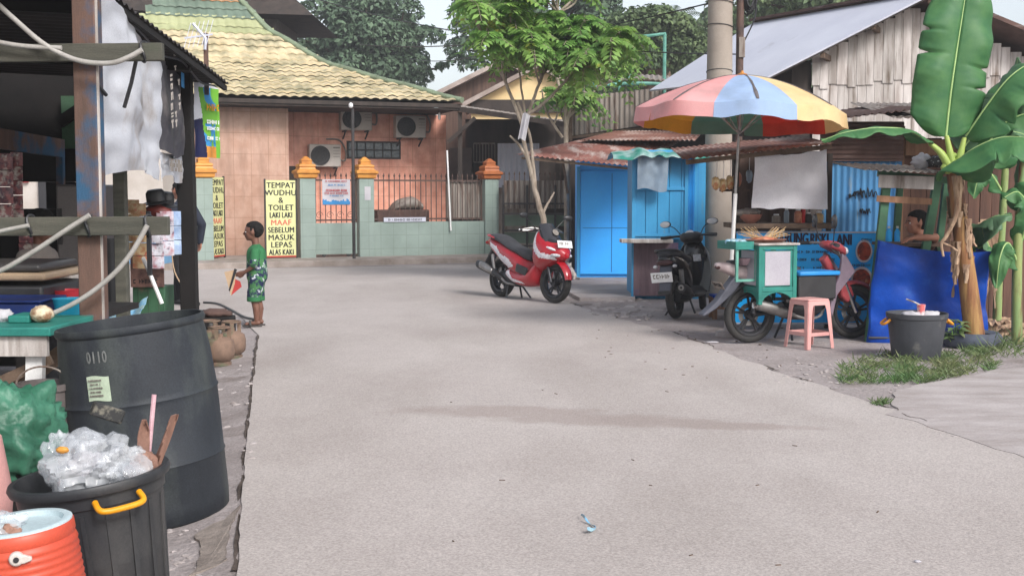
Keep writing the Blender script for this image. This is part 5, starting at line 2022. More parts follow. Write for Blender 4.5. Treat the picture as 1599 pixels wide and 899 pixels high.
# trunk of sheaths
pp = [W(1524, 536, Yp), W(1515, 470, Yp), W(1506, 400, Yp), W(1497, 330, Yp), W(1489, 268, Yp)]
pp[0].z = 0.0
mb = MB()
tr = catmull(pp, 6)
mb.tube(tr, [0.102 - 0.036 * i / len(tr) for i in range(len(tr))], 20)
pm('pseudostem', A(188, 150, 92), A(138, 84, 56), scale=2.6, stretch=(5, 5, 0.5), rough=0.7, bump=0.45, bscale=9, c3=A(96, 58, 42), c3scale=2.4, c3thr=0.53, c3stretch=(4, 4, 0.45))
mb.build('trunk', 'pseudostem', bn, world=True)
pm('dry_sheath', A(206, 176, 146), A(150, 118, 94), scale=5, stretch=(2, 2, 0.6), rough=0.8, bump=0.3, c3=A(110, 80, 62), c3scale=4, c3thr=0.6)
mb = MB()
g = random.Random(4)
for k in range(36):
    i = g.randint(11, len(tr) - 2)
    a = g.uniform(0, 2 * PI)
    r_ = 0.10 - 0.03 * i / len(tr)
    p = tr[i] + Vector((math.cos(a) * r_, math.sin(a) * r_, 0))
    ln_ = g.uniform(0.12, 0.36)
    out = Vector((math.cos(a), math.sin(a), 0))
    w_ = g.uniform(0.045, 0.09)
    sd_ = Vector((-out.y, out.x, 0))
    lift = g.uniform(0.0, 0.10) * (0.9 if k % 6 == 0 else 0.12)
    mb.sheet(lambda u, v: p + sd_ * (u - 0.5) * w_ * (1 - 0.6 * v) + out * (0.012 + lift * v * v + 0.01 * math.sin(u * PI)) + Vector((0, 0, -ln_ * v)) + out * 0.02 * noise.noise((u * 3, v * 4, k)), 5, 8, 0.004)
mb.build('dry_sheath', 'dry_sheath', bn, world=True)
mb = MB()
mb.tube(catmull([W(1490, 275, Yp - 0.1), W(1494, 330, Yp - .15), W(1478, 368, Yp - .14), W(1470, 380, Yp - .12), W(1473, 400, Yp - .1)], 6), [0.028 - 0.0007 * i for i in range(25)], 8)
mb.tube(catmull([W(1470, 378, Yp - .12), W(1485, 385, Yp - .11), W(1495, 392, Yp - .1)], 4), 0.01, 6)
mb.build('dry_stalk', 'dry_sheath', bn, world=True)
# petioles
mb = MB()
for pts_ in ([(1489, 268), (1484, 240), (1478, 212)], [(1486, 268), (1470, 240), (1452, 224)], [(1494, 262), (1500, 240), (1506, 215)], [(1496, 266), (1512, 262), (1530, 250)], [(1488, 266), (1474, 262), (1492, 240)]):
    mb.tube(catmull([W(x, y, Yp - 0.02) for x, y in pts_], 4), [0.05, 0.045, 0.042, 0.038, 0.035, 0.03, 0.027, 0.024, 0.022], 10)
mb.build('leaf_stalk', pm('petiole', A(186, 204, 110), A(160, 186, 90), scale=4, rough=0.45, bump=0.05), bn, world=True)
lf = [
    ([(1477, 214, 0), (1484, 150, -0.02), (1494, 80, 0.0), (1505, 10, 0.06), (1516, -60, 0.18)], 0.355, (0.02, -1, 0.12), 0.30, 0.025, 'leaf_banana'),
    ([(1452, 224, 0), (1420, 204, -0.10), (1370, 200, -0.2), (1320, 207, -0.25), (1283, 220, -0.25)], 0.16, (0.0, -0.12, 1), 0.1, 0.02, 'leaf_banana'),
    ([(1478, 268, -0.05), (1515, 236, -0.35), (1560, 216, -0.5), (1605, 216, -0.6), (1660, 232, -0.7)], 0.30, (0.1, -0.2, 1), -0.6, 0.03, 'leaf_banana'),
    ([(1508, 214, 0.05), (1545, 160, -0.1), (1580, 118, -0.2), (1620, 96, -0.2), (1680, 92, -0.2)], 0.28, (0.2, -0.45, 1), -0.5, 0.03, 'leaf_banana'),
    ([(1502, 235, 0.1), (1530, 195, 0.25), (1550, 165, 0.3), (1562, 150, 0.35)], 0.20, (-0.5, -1, 0.3), 0.2, 0.03, 'leaf_banana_back'),
    ([(1530, 250, 0.0), (1560, 200, 0.1), (1600, 178, 0.1), (1650, 172, 0.1)], 0.30, (0.0, -0.7, 0.8), -0.4, 0.03, 'leaf_banana'),
]
for q, (pts_, wd, nr, fo, wv, m_) in enumerate(lf):
    mb, md = MB(), MB()
    banana_leaf(mb, md, [W(x, y, Yp + o) for x, y, o in pts_], wd, nr, fo, wv, q * 1.7)
    L_ = mb.build('leaf', m_, bn, world=True, smooth=True)
    md.build('midrib', 'leaf_midrib', L_, smooth=True) if False else md.xf(full(bn).inverted()).build('midrib', 'leaf_midrib', L_, smooth=True)
# second plant
b2 = thing('banana_plant', 'younger banana plant with smooth green stem at right edge', 'banana plant', (W(1583, 520, 13.1).x, 13.1, 0))
pm('green_stem', A(126, 160, 104), A(160, 170, 104), scale=2.2, stretch=(3, 3, 0.5), rough=0.5, bump=0.08, c3=A(120, 80, 56), c3scale=2.2, c3thr=0.58, c3stretch=(3, 3, 0.6))
mb = MB()
tr = catmull([Vector((W(1588, 540, 12.3).x, 12.3, 0)), W(1588, 430, 12.3), W(1592, 330, 12.3), W(1600, 230, 12.3)], 6)
mb.tube(tr, [0.055 - 0.02 * i / len(tr) for i in range(len(tr))], 16)
mb.build('trunk', 'green_stem', b2, world=True)
mb = MB()
tr = catmull([Vector((W(1556, 520, 13.3).x, 13.3, 0)), W(1560, 420, 13.3), W(1566, 330, 13.3), W(1570, 260, 13.3)], 6)
mb.tube(tr, [0.05 - 0.015 * i / len(tr) for i in range(len(tr))], 14)
mb.build('side_stem', 'petiole' if False else 'green_stem', b2, world=True)
lf = [
    ([(1570, 262, 0.2), (1560, 200, 0.0), (1575, 150, -0.1), (1600, 120, -0.2)], 0.22, (-0.7, -1, 0.2), 0.2, 0.03, 'leaf_banana'),
    ([(1596, 260, -0.8), (1585, 200, -0.8), (1583, 140, -0.8), (1590, 90, -0.8)], 0.12, (-1, -0.5, 0.2), 0.2, 0.02, 'leaf_banana_back'),
    ([(1560, 420, 0.2), (1535, 360, -0.1), (1548, 340, -0.3), (1580, 335, -0.4)], 0.16, (0.1, -0.6, 1), -0.3, 0.03, 'leaf_banana_back'),
    ([(1563, 400, 0.2), (1540, 385, 0.0), (1520, 395, -0.1), (1505, 425, -0.1)], 0.10, (-0.2, -0.6, 1), 0.2, 0.03, 'leaf_banana'),
    ([(1590, 330, -0.9), (1608, 290, -0.9), (1630, 270, -0.9)], 0.14, (0.1, -0.6, 1), -0.3, 0.03, 'leaf_banana'),
    ([(1575, 250, 0.2), (1600, 200, 0.1), (1640, 170, 0.1)], 0.30, (-0.3, -1, 0.4), 0.2, 0.03, 'leaf_banana'),
    ([(1592, 420, -0.8), (1575, 380, -0.9), (1562, 400, -1.0), (1556, 450, -1.0)], 0.11, (-0.2, -0.6, 1), -0.4, 0.03, 'leaf_banana'),
    ([(1594, 380, -0.8), (1606, 330, -0.95), (1590, 300, -1.0), (1566, 310, -1.05)], 0.13, (0.1, -0.6, 1), -0.4, 0.03, 'leaf_banana'),
    ([(1596, 300, -0.8), (1612, 250, -0.9), (1604, 215, -1.0), (1582, 205, -1.05)], 0.13, (-0.1, -0.8, 0.8), -0.4, 0.03, 'leaf_banana_back'),
    ([(1565, 300, 0.2), (1545, 270, 0.1), (1528, 280, 0.0), (1520, 310, -0.05)], 0.10, (0.1, -0.8, 0.8), -0.4, 0.03, 'leaf_banana'),
]
for q, (pts_, wd, nr, fo, wv, m_) in enumerate(lf):
    mb, md = MB(), MB()
    banana_leaf(mb, md, [W(x, y, 13.1 + o) for x, y, o in pts_], wd, nr, fo, wv, q * 2.3 + 7)
    L_ = mb.build('leaf', m_, b2, world=True, smooth=True)
    md.xf(full(b2).inverted()).build('midrib', 'leaf_midrib', L_, smooth=True)
# dry hanging leaves and trash at the foot
mb = MB()
g = random.Random(14)
for k in range(16):
    p = Vector((W(g.uniform(1535, 1600), 500, 13.0).x, g.uniform(12.4, 13.3), 0.05))
    mb.sheet(lambda u, v: p + Vector((0.12 * (u - .5) + 0.25 * v * math.cos(k), 0.15 * v * math.sin(k * 2.1), 0.22 * v * (1.4 - v) + 0.05 * noise.noise((u * 3, v * 3, k)))), 4, 8, 0.004)
tag(mb.build('dry_leaves', 'dry_sheath'), 'heap of dry brown leaves under the banana plants', 'dry leaves', kind='stuff')
mb = MB()
for k in range(10):
    p = W(g.uniform(1525, 1565), g.uniform(340, 420), 13.25)
    mb.sheet(lambda u, v: p + Vector((0.07 * (u - .5) * (1 - v) + 0.05 * v * math.cos(k), 0.05 * v * math.sin(k), -0.5 * v + 0.0)) + Vector((0.03 * noise.noise((u * 2, v * 4, k)), 0, 0)), 4, 8, 0.004)
mb.build('dry_sheath', 'dry_sheath', b2, world=True)
# tyre at the foot
ty = thing('old_tyre', 'old bluish black tyre lying round the banana trunk foot', 'tyre', (W(1517, 548, 12.1).x, 12.1, 0.0))
mb = MB().lathe([(0.17, 0.02), (0.25, 0.0), (0.28, 0.03), (0.29, 0.075), (0.28, 0.12), (0.25, 0.15), (0.17, 0.13), (0.155, 0.075), (0.17, 0.02)], 36, cap=False)
mb.build('tread', pm('rubber_blue', A(96, 104, 120, 1.5), A(70, 74, 86, 1.5), scale=6, rough=0.8), ty)
MB().lathe([(0.0, 0.06), (0.152, 0.07), (0.152, 0.0), (0, 0)], 24).build('soil_fill', 'soil', ty)
# grey-green bin
bi = thing('dustbin', 'grey plastic dustbin with orange handles standing in the grass', 'bin', (W(1430, 560, 11.25).x, 11.25, 0.0))
pm('bin_grey', A(86, 88, 94, 1.6), A(66, 68, 74, 1.6), scale=3, rough=0.6, bump=0.08, c3=A(130, 128, 124, 1.6), c3scale=5, c3thr=0.66)
hb = W(1430, 492, 11.0).z
MB().lathe([(0.215, 0.0), (0.265, hb - 0.05), (0.275, hb - 0.045), (0.28, hb), (0.265, hb), (0.26, hb - 0.06), (0.21, 0.02), (0, 0.02)], 36).build('body', 'bin_grey', bi)
pm('orange_plastic', A(246, 166, 40), A(230, 146, 30), scale=5, rough=0.4, bump=0)
for s_ in (-1, 1):
    mb = MB().tube(catmull([(s_ * 0.262, -0.06, hb - 0.06), (s_ * 0.315, -0.05, hb - 0.10), (s_ * 0.315, 0.05, hb - 0.10), (s_ * 0.262, 0.06, hb - 0.06)], 5), 0.013, 8)
    mb.build('handle', 'orange_plastic', bi)
MB().lathe([(0.0, hb - 0.05), (0.256, hb - 0.06), (0.0, hb - 0.08)], 24).build('liner', 'black_plastic', bi)
g = random.Random(2)
for q, (dx, dy, lb) in enumerate(((-0.06, -0.05, 'crumpled white paper left in the grey dustbin'), (0.12, 0.0, 'crumpled white paper right in the grey dustbin'))):
    tag(MB().ell(bi.location + Vector((dx, dy, hb - 0.035)), (0.10, 0.09, 0.05), 16, 10, fn=lambda d: 1 + 0.4 * noise.noise(d * 2.4 + Vector((q * 5, 1, 0)))).build('crumpled_paper', 'white_cloth', smooth=True), lb, 'paper', 'paper in the grey dustbin')
cu = thing('paper_cup', 'red and white paper cup with a straw poking from the dustbin', 'cup', bi.location + Vector((0.02, -0.05, hb - 0.02)))
MB().lathe([(0.028, 0), (0.04, 0.1), (0.03, 0.1), (0, 0.095)], 16).build('body', pm('cup_red', A(236, 120, 120), A(240, 220, 220), scale=14, ramp=(0.45, 0.55), bump=0), cu)
MB().tube([(0.0, 0, 0.09), (-0.06, 0, 0.12), (-0.14, 0.0, 0.15)], 0.008, 6).build('straw', 'weathered_plank', cu)


# ------------------------------------------------------------------ grass
def grass_patch(name, label, pts_fn, n, h, seed):
    g = np.random.default_rng(seed)
    pos = np.array([pts_fn(g) for _ in range(n)])
    cen, nr_, up2, sx_, sy_ = [], [], [], [], []
    for p in pos:
        a = g.uniform(0, 2 * PI)
        l = h * g.uniform(0.4, 1.2)
        lean_ = g.uniform(0.2, 2.2)
        u = Vector((math.cos(a) * lean_, math.sin(a) * lean_, 1)).normalized()
        cen.append(Vector(p) + u * l * 0.8)
        up2.append(u)
        nr_.append(Vector((math.cos(a + 1.6), math.sin(a + 1.6), 0.2)).normalized())
        sx_.append(g.uniform(0.0025, 0.007))
        sy_.append(l)
    o = quads(name, *[np.array([tuple(x) if hasattr(x, '__len__') else x for x in q]) for q in (cen, nr_, up2, sx_, sy_)], 'grass')
    return tag(o, label, 'grass', kind='stuff')


def patch1(g):
    while True:
        px, py = g.uniform(1310, 1560), g.uniform(535, 600)
        if py < 600 - max(0, (px - 1440)) * 0.2 and py > 552 + max(0, (1385 - px)) * 0.25 - max(0, (px - 1470) * 0.12):
            w_ = 1.0 if px > 1400 else 0.5
            if g.random() < w_ * (0.45 + 1.5 * noise.noise((px * 0.035, py * 0.09, 1))) or g.random() < 0.08:
                return G(px, py)


grass_patch('grass', 'green grass tuft round the foot of grey dustbin', patch1, 3200, 0.055, 1)
def patch2(g):
    px, py = 1374 + g.normal() * 7, 630 + g.normal() * 2.0
    return G(px, py)
grass_patch('grass', 'tiny lone grass tuft at the edge of the broken apron', patch2, 110, 0.03, 2)
def patch3(g):
    px, py = g.uniform(1535, 1600), g.uniform(520, 560)
    return G(px, py)
grass_patch('grass', 'sparse weeds under the banana plants', patch3, 260, 0.12, 3)
# broad weeds
g = random.Random(21)
wd_ = thing('weed', 'broad leaved weed growing between the dustbin and the tyre', 'weed', (W(1490, 560, 12.0).x, 12.0, 0))
cen, nr_, up2, sx_, sy_ = [], [], [], [], []
mb = MB()
for k in range(14):
    a = g.uniform(0, 2 * PI)
    h_ = g.uniform(0.08, 0.30)
    p = Vector((wd_.location.x + 0.08 * math.cos(a), 12.0 + 0.08 * math.sin(a), h_))
    mb.tube([wd_.location, p], 0.004, 5)
    for j in range(3):
        b_ = a + j * 2.1
        u = Vector((math.cos(b_), math.sin(b_), 0.3)).normalized()
        cen.append(p + u * 0.04); up2.append(u); nr_.append(Vector((0, -0.3, 1))); sx_.append(0.022); sy_.append(0.045)
mb.build('stem', 'leaf_fresh', wd_, world=True)
quads('foliage', *[np.array([tuple(x) if hasattr(x, '__len__') else x for x in q]) for q in (cen, nr_, up2, sx_, sy_)], 'grass', wd_)


# ------------------------------------------------------------------ pink plastic stool
st_ = thing('plastic_stool', 'pale pink plastic stool with four splayed legs before the cart motorbike', 'stool', (W(1263, 540, 12.05).x, 12.05, 0), R(28))
pm('pink_plastic', A(240, 182, 176), A(230, 168, 162), scale=3, rough=0.42, bump=0.02, translucent=0.08)
hs_ = 0.49
ts, bs_ = 0.118, 0.155
MB().box((0, 0, hs_ - 0.012), (0.27, 0.27, 0.024)).build('seat', 'pink_plastic', st_, bevel=0.012)
mb = MB()
for s_ in (0, 1, 2, 3):
    M0 = rotz(s_ * PI / 2)
    mb.add([M0 @ Vector(v) for v in ((-0.13, -0.138, hs_ - 0.02), (0.13, -0.138, hs_ - 0.02), (0.135, -0.142, hs_ - 0.07), (0.06, -0.142, hs_ - 0.06), (-0.06, -0.142, hs_ - 0.06), (-0.135, -0.142, hs_ - 0.07),
                                   (-0.13, -0.13, hs_ - 0.02), (0.13, -0.13, hs_ - 0.02), (0.135, -0.134, hs_ - 0.07), (0.06, -0.134, hs_ - 0.06), (-0.06, -0.134, hs_ - 0.06), (-0.135, -0.134, hs_ - 0.07))],
           [(0, 1, 2, 3, 4, 5), (11, 10, 9, 8, 7, 6), (0, 6, 7, 1), (1, 7, 8, 2), (2, 8, 9, 3), (3, 9, 10, 4), (4, 10, 11, 5), (5, 11, 6, 0)])
mb.build('apron', 'pink_plastic', st_)
for sx_ in (-1, 1):
    for sy_ in (-1, 1):
        mb = MB()
        # L-section legs with inner curve
        for (ux, uy) in ((1, 0), (0, 1)):
            def lf_(u, v, ux=ux, uy=uy):
                # u: across leg face, v: 0 top..1 bottom
                k = ts + 0.015 + (bs_ - ts - 0.0) * v
                w_ = 0.05 + 0.03 * max(0, 1 - v * 5) ** 2 - 0.012 * v
                off = u * w_
                return Vector((sx_ * (k - (off if ux else 0)), sy_ * (k - (off if uy else 0)), (hs_ - 0.03) * (1 - v)))
            mb.sheet(lf_, 3, 12, 0.006 if (sx_ * sy_ > 0) == bool(ux) else -0.006)
        mb.build('leg', 'pink_plastic', st_)
mb = MB()
for z_, in ((0.145,),):
    k = ts + 0.015 + (bs_ - ts) * (1 - z_ / (hs_ - 0.03))
    for s_ in range(4):
        M0 = rotz(s_ * PI / 2)
        mb.box(M0 @ Vector((0, -k + 0.004, z_)), (2 * k - 0.06, 0.008, 0.035), M0)
mb.build('stretcher', 'pink_plastic', st_)

# ------------------------------------------------------------------ small bench by the pole
bc = thing('wooden_bench', 'small low wooden bench with blue mat behind the black scooter', 'bench', (W(1138, 500, 14.75).x, 14.75, 0))
bz = W(1138, 463, 14.75).z
MB().box((0.02, 0.15, bz - 0.04), (0.44, 0.34, 0.05)).build('seat', 'raw_wood', bc, bevel=0.004)
MB().box((0.02, 0.15, bz + 0.0), (0.43, 0.33, 0.028)).build('mat', 'blue_tarp', bc, bevel=0.008)
for x in (-0.17, 0.21):
    for y in (0.02, 0.28):
        MB().box((x, y, (bz - 0.066) / 2), (0.055, 0.045, bz - 0.066)).build('leg', 'raw_wood', bc)
MB().box((0.02, 0.005, bz - 0.115), (0.33, 0.02, 0.08)).build('apron', 'raw_wood', bc)
# ------------------------------------------------------------------ two-wheelers
pm('red_paint', A(206, 30, 46, 1.5), A(186, 22, 38, 1.5), scale=4, rough=0.22, bump=0, grain=0.02, coat=0.5)
pm('white_decal', (0.75, 0.72, 0.74), (0.6, 0.56, 0.6), scale=26, rough=0.3, bump=0, ramp=(0.45, 0.6), grain=0)
pm('faded_red', A(186, 84, 88), A(160, 64, 70), scale=4, rough=0.4, bump=0.03, c3=A(120, 56, 60), c3scale=4, c3thr=0.66)
pm('mauve_grey', A(140, 122, 136), A(118, 104, 116), scale=4, rough=0.4, bump=0.02)
pm('silver_pink', A(216, 200, 200), A(190, 168, 168), scale=6, rough=0.35, bump=0.02)
pm('glass_dark', (0.03, 0.03, 0.035), None, rough=0.06, bump=0, grain=0, spec=0.8)
pm('lens', (0.62, 0.62, 0.64), (0.4, 0.4, 0.42), scale=30, rough=0.08, bump=0, coat=0.6)
pm('plate_white', (0.82, 0.82, 0.82), None, rough=0.4, bump=0, grain=0)
pm('seat_black', (0.03, 0.03, 0.035), (0.045, 0.045, 0.05), scale=12, rough=0.55, bump=0.08)
pm('lamp_red', (0.35, 0.02, 0.02), None, rough=0.15, bump=0, grain=0)


def wheel(par, x, r, wd, spokes=5, name='wheel', steer=None, rim_m='alloy_dark', hub=0.05, rimr=None, zc=None, y0=0.0):
    """a wheel part: rim with spokes, and its tyre as sub-part"""
    zc = r if zc is None else zc
    rimr = rimr or r * 0.72
    M0 = Matrix.Translation((x, y0, zc)) @ (rotz(steer) if steer else Matrix()) @ Matrix.Rotation(PI / 2, 4, 'X')
    mb = MB()
    mb.lathe([(rimr - 0.02, -wd * 0.36), (rimr + 0.004, -wd * 0.40), (rimr - 0.022, -wd * 0.1), (rimr - 0.022, wd * 0.1), (rimr + 0.004, wd * 0.40), (rimr - 0.02, wd * 0.36), (rimr - 0.04, 0), (rimr - 0.02, -wd * 0.36)], 36, M0, cap=False)
    mb.lathe([(0, -wd * 0.5), (hub, -wd * 0.5), (hub * 1.2, 0), (hub, wd * 0.5), (0, wd * 0.5)], 16, M0)
    for k in range(spokes):
        a = 2 * PI * k / spokes + 0.3
        for q in (-0.16, 0.16):
            p0 = M0 @ Vector((hub * 0.8 * math.cos(a), hub * 0.8 * math.sin(a), 0))
            p1 = M0 @ Vector(((rimr - 0.02) * math.cos(a + q), (rimr - 0.02) * math.sin(a + q), 0))
            mb.bar(p0, p1, 0.022, 0.018, up=M0.to_3x3() @ Vector((0, 0, 1)))
    w_ = mb.build(name, rim_m, par)
    prof_ = []
    for i in range(15):
        a = -0.5 * PI - 0.62 * PI / 1.0 + (1.0 * PI + 1.24 * PI) * i / 14
        prof_.append((rimr + (r - rimr) / 2 * 1.0 + (r - rimr) / 2 * 1.0 * math.cos(a - 0.0 + 0.0) if False else rimr + (r - rimr) * (0.5 + 0.5 * math.cos(-0.85 * PI + 1.7 * PI * i / 14)), wd / 2 * math.sin(-0.85 * PI + 1.7 * PI * i / 14)))
    MB().lathe(prof_, 44, M0, cap=False).build('tyre', 'rubber', w_)
    mb = MB().lathe([(r * 0.22, -wd * 0.3), (r * 0.40, -wd * 0.3), (r * 0.40, -wd * 0.26), (r * 0.22, -wd * 0.26), (r * 0.22, -wd * 0.3)], 24, M0, cap=False)
    mb.build('brake_disc', 'steel', w_)
    return w_


def arc_fender(par, x, zc, r, a0, a1, wd, mat, name, th=0.006, drop=0.03):
    mb = MB()

    def f(u, v):
        a = a0 + (a1 - a0) * u
        t_ = (v - 0.5) * 2
        rr_ = r - drop * t_ * t_
        return Vector((x + rr_ * math.cos(a), wd / 2 * t_ * (1 - 0.25 * abs(2 * u - 1) ** 3), zc + rr_ * math.sin(a)))
    mb.sheet(f, 20, 8, th)
    return mb.build(name, mat, par, smooth=60)


def mirror(par, base, stem, head, rx, rz_, face, glassm='plate_white', yaw=0.0):
    mb = MB().tube(catmull([base, stem, head], 6), 0.006, 8)
    st = mb.build('mirror_stalk', 'black_plastic', par)
    M0 = rotz(yaw)
    mb = MB().ell(head, (0.022, rx, rz_), 18, 12, M0)
    m_ = mb.build('mirror', 'black_plastic', par, smooth=True)
    off = M0 @ Vector((face * 0.017, 0, 0))
    mb = MB().ell(Vector(head) + off, (0.010, rx * 0.9, rz_ * 0.88), 18, 10, M0)
    mb.build('mirror_glass', glassm, m_, smooth=True)


def plate(par, c, M0, wd, hg, name='number_plate', mat='plate_white', ink='ac_grey', seed=1):
    mb = MB().box((0, 0, 0), (wd, 0.006, hg)).xf(Matrix.Translation(c) @ M0)
    p_ = mb.build(name, mat, par, bevel=0.004)
    strokes(p_, 'plate_marks', ink, wd * 0.8, 0, hg * 0.10, hg * 0.42, -0.0045, 5, random.Random(seed)).data.transform(Matrix.Translation(c) @ M0)
    return p_


# --- red and white scooter
hx, hy = 0.57, -0.82
hd = math.atan2(hy, hx)
mid = W(823, 470, 17.45)
rs = thing('motor_scooter', 'shiny red and white scooter parked facing the road before the slender tree', 'scooter', (mid.x - 0.655 * math.cos(hd), 17.45 - 0.655 * math.sin(hd), 0.004), hd,
           'scooters and motorcycles parked on the right', tilt=(R(-4), 0, hd))
FXx = 1.31
wheel(rs, 0, 0.285, 0.125, 5)
wheel(rs, FXx, 0.285, 0.11, 5, steer=R(8))


def inside(p, poly):
    c_ = False
    for (x0, z0), (x1, z1) in zip(poly, poly[1:] + poly[:1]):
        if (z0 > p.z) != (z1 > p.z) and p.x < (x1 - x0) * (p.z - z0) / (z1 - z0) + x0:
            c_ = not c_
    return c_


dec1 = [(-0.20, 0.80), (0.02, 0.74), (0.12, 0.66), (0.40, 0.55), (0.50, 0.47), (0.36, 0.44), (0.10, 0.56), (0.0, 0.66), (-0.18, 0.74)]
mb = MB().loft([(-0.36, 0.83, 0.03, 0.02), (-0.30, 0.81, 0.09, 0.06), (-0.15, 0.755, 0.135, 0.10), (0.1, 0.66, 0.165, 0.15), (0.35, 0.56, 0.175, 0.18), (0.58, 0.47, 0.165, 0.17), (0.75, 0.40, 0.14, 0.13), (0.86, 0.34, 0.10, 0.06)], 96, 24,
               matfn=lambda c_: 1 if abs(c_.y) > 0.06 and inside(c_, dec1) else 0)
mb.build('rear_body', ['red_paint', 'white_decal'], rs, smooth=True)
dec2 = [(0.24, 0.37), (0.34, 0.42), (0.50, 0.30), (0.76, 0.26), (0.80, 0.23), (0.48, 0.25)]
mb = MB().loft([(0.18, 0.38, 0.06, 0.03), (0.3, 0.36, 0.15, 0.08), (0.55, 0.30, 0.185, 0.10), (0.8, 0.31, 0.19, 0.12), (0.98, 0.40, 0.19, 0.16), (1.06, 0.5, 0.15, 0.12)], 96, 24,
               matfn=lambda c_: 1 if abs(c_.y) > 0.06 and inside(c_, dec2) else 0)
mb.build('floor_body', ['red_paint', 'white_decal'], rs, smooth=True)
mb = MB()
mb.box((0.72, -0.175, 0.43), (0.28, 0.03, 0.12), Matrix.Rotation(R(12), 4, 'Y'))
mb.build('footboard', 'black_plastic', rs, bevel=0.02)
dec3 = [(0.92, 0.98), (0.98, 0.98), (1.08, 0.80), (1.20, 0.70), (1.42, 0.66), (1.44, 0.60), (1.18, 0.62), (1.02, 0.74)]
mb = MB().loft([(0.86, 0.78, 0.05, 0.18), (0.90, 0.76, 0.12, 0.25), (1.0, 0.715, 0.20, 0.30), (1.12, 0.69, 0.225, 0.25), (1.25, 0.69, 0.215, 0.19), (1.38, 0.695, 0.17, 0.135), (1.47, 0.69, 0.11, 0.09), (1.53, 0.67, 0.04, 0.04)], 96, 24,
               matfn=lambda c_: 1 if abs(c_.y) > 0.09 and inside(c_, dec3) else 0)
cw = mb.build('front_cowl', ['red_paint', 'white_decal'], rs, smooth=True)
mb = MB().loft([(0.90, 0.98, 0.05, 0.03), (0.96, 0.96, 0.10, 0.07), (1.08, 0.90, 0.14, 0.10), (1.22, 0.84, 0.14, 0.09), (1.36, 0.78, 0.10, 0.06), (1.44, 0.74, 0.04, 0.03)], 28, 8)
mb.build('dash_cover', 'black_gloss', rs, smooth=True)
for s_ in (-1, 1):
    mb = MB().ell((1.415, s_ * 0.105, 0.665), (0.085, 0.062, 0.032), 20, 12, rotz(-s_ * 0.5))
    mb.build('headlight', 'lens', rs, smooth=True)
    mb = MB().ell((1.36, s_ * 0.155, 0.755), (0.09, 0.025, 0.02), 16, 10, rotz(-s_ * 0.3) @ Matrix.Rotation(R(14), 4, 'Y'))
    mb.build('indicator', 'white_decal', rs, smooth=True)
mb = MB()


def wscr(u, v):
    t_ = (u - 0.5) * 2
    return Vector((1.33 - 0.23 * v - 0.10 * t_ * t_, 0.155 * t_ * (1 - 0.25 * v ** 2), 0.86 + 0.25 * v - 0.02 * t_ * t_))


mb.sheet(wscr, 16, 10, 0.004)
mb.build('windscreen', 'glass_dark', rs, smooth=60)
MB().lathe([(0.0, 0), (0.05, 0), (0.05, 0.002), (0.0, 0.002)], 20, Matrix.Translation((1.245, 0, 0.985)) @ Matrix.Rotation(R(55), 4, 'Y')).build('round_sticker', 'ac_grey', rs)
plate(rs, (1.475, 0, 0.825), rotz(R(90)) @ Matrix.Rotation(R(-18), 4, 'X'), 0.25, 0.105)
mb = MB().loft([(-0.30, 0.885, 0.05, 0.02), (-0.22, 0.885, 0.105, 0.045), (-0.05, 0.865, 0.15, 0.055), (0.12, 0.81, 0.155, 0.05), (0.28, 0.745, 0.15, 0.05), (0.5, 0.69, 0.14, 0.06), (0.66, 0.63, 0.10, 0.07), (0.74, 0.60, 0.04, 0.04)], 28, 8)
mb.build('seat', 'seat_black', rs, smooth=True)
mb = MB().tube(catmull([(-0.05, -0.14, 0.86), (-0.26, -0.13, 0.90), (-0.36, 0, 0.90), (-0.26, 0.13, 0.90), (-0.05, 0.14, 0.86)], 6), 0.014, 8)
mb.build('grab_rail', 'red_paint', rs)
MB().ell((-0.34, 0, 0.79), (0.035, 0.11, 0.035), 18, 10).build('tail_lamp', 'lamp_red', rs, smooth=True)
mb = MB().add([(-0.22, -0.07, 0.72), (-0.22, 0.07, 0.72), (-0.44, 0.07, 0.42), (-0.44, -0.07, 0.42), (-0.20, -0.07, 0.70), (-0.20, 0.07, 0.70), (-0.42, 0.07, 0.41), (-0.42, -0.07, 0.41)],
              [(0, 1, 2, 3), (7, 6, 5, 4), (0, 4, 5, 1), (1, 5, 6, 2), (2, 6, 7, 3), (3, 7, 4, 0)])
mb.build('rear_mudguard', 'black_plastic', rs)
arc_fender(rs, FXx, 0.285, 0.325, R(10), R(150), 0.15, 'red_paint', 'front_fender')
mb = MB()
for s_ in (-1, 1):
    mb.tube([(FXx, s_ * 0.08, 0.285), (FXx - 0.14, s_ * 0.08, 0.62)], [0.024, 0.02], 10)
mb.build('fork', 'alloy_dark', rs)
mb = MB()
mb.tube(catmull([(0.92, -0.34, 1.0), (0.98, -0.2, 1.03), (1.02, 0, 1.0), (0.98, 0.2, 1.03), (0.92, 0.34, 1.0)], 6), 0.014, 8)
hb_ = mb.build('handlebar', 'steel', rs)
for s_ in (-1, 1):
    MB().tube([(0.95, s_ * 0.25, 1.015), (0.90, s_ * 0.36, 0.995)], 0.019, 10).build('grip', 'black_plastic', hb_)
    MB().tube(catmull([(0.99, s_ * 0.2, 1.01), (0.985, s_ * 0.27, 0.995), (0.95, s_ * 0.36, 0.985)], 5), 0.007, 6).build('brake_lever', 'chrome', hb_)
    MB().ell((0.895, s_ * 0.372, 0.994), (0.018, 0.018, 0.018), 10, 8).build('bar_end', 'chrome', hb_)
    mirror(rs, (1.0, s_ * 0.15, 1.0), (1.0, s_ * 0.28, 1.13), (1.0, s_ * 0.39, 1.20), 0.075, 0.04, -1, 'glass_dark', -s_ * 0.2)
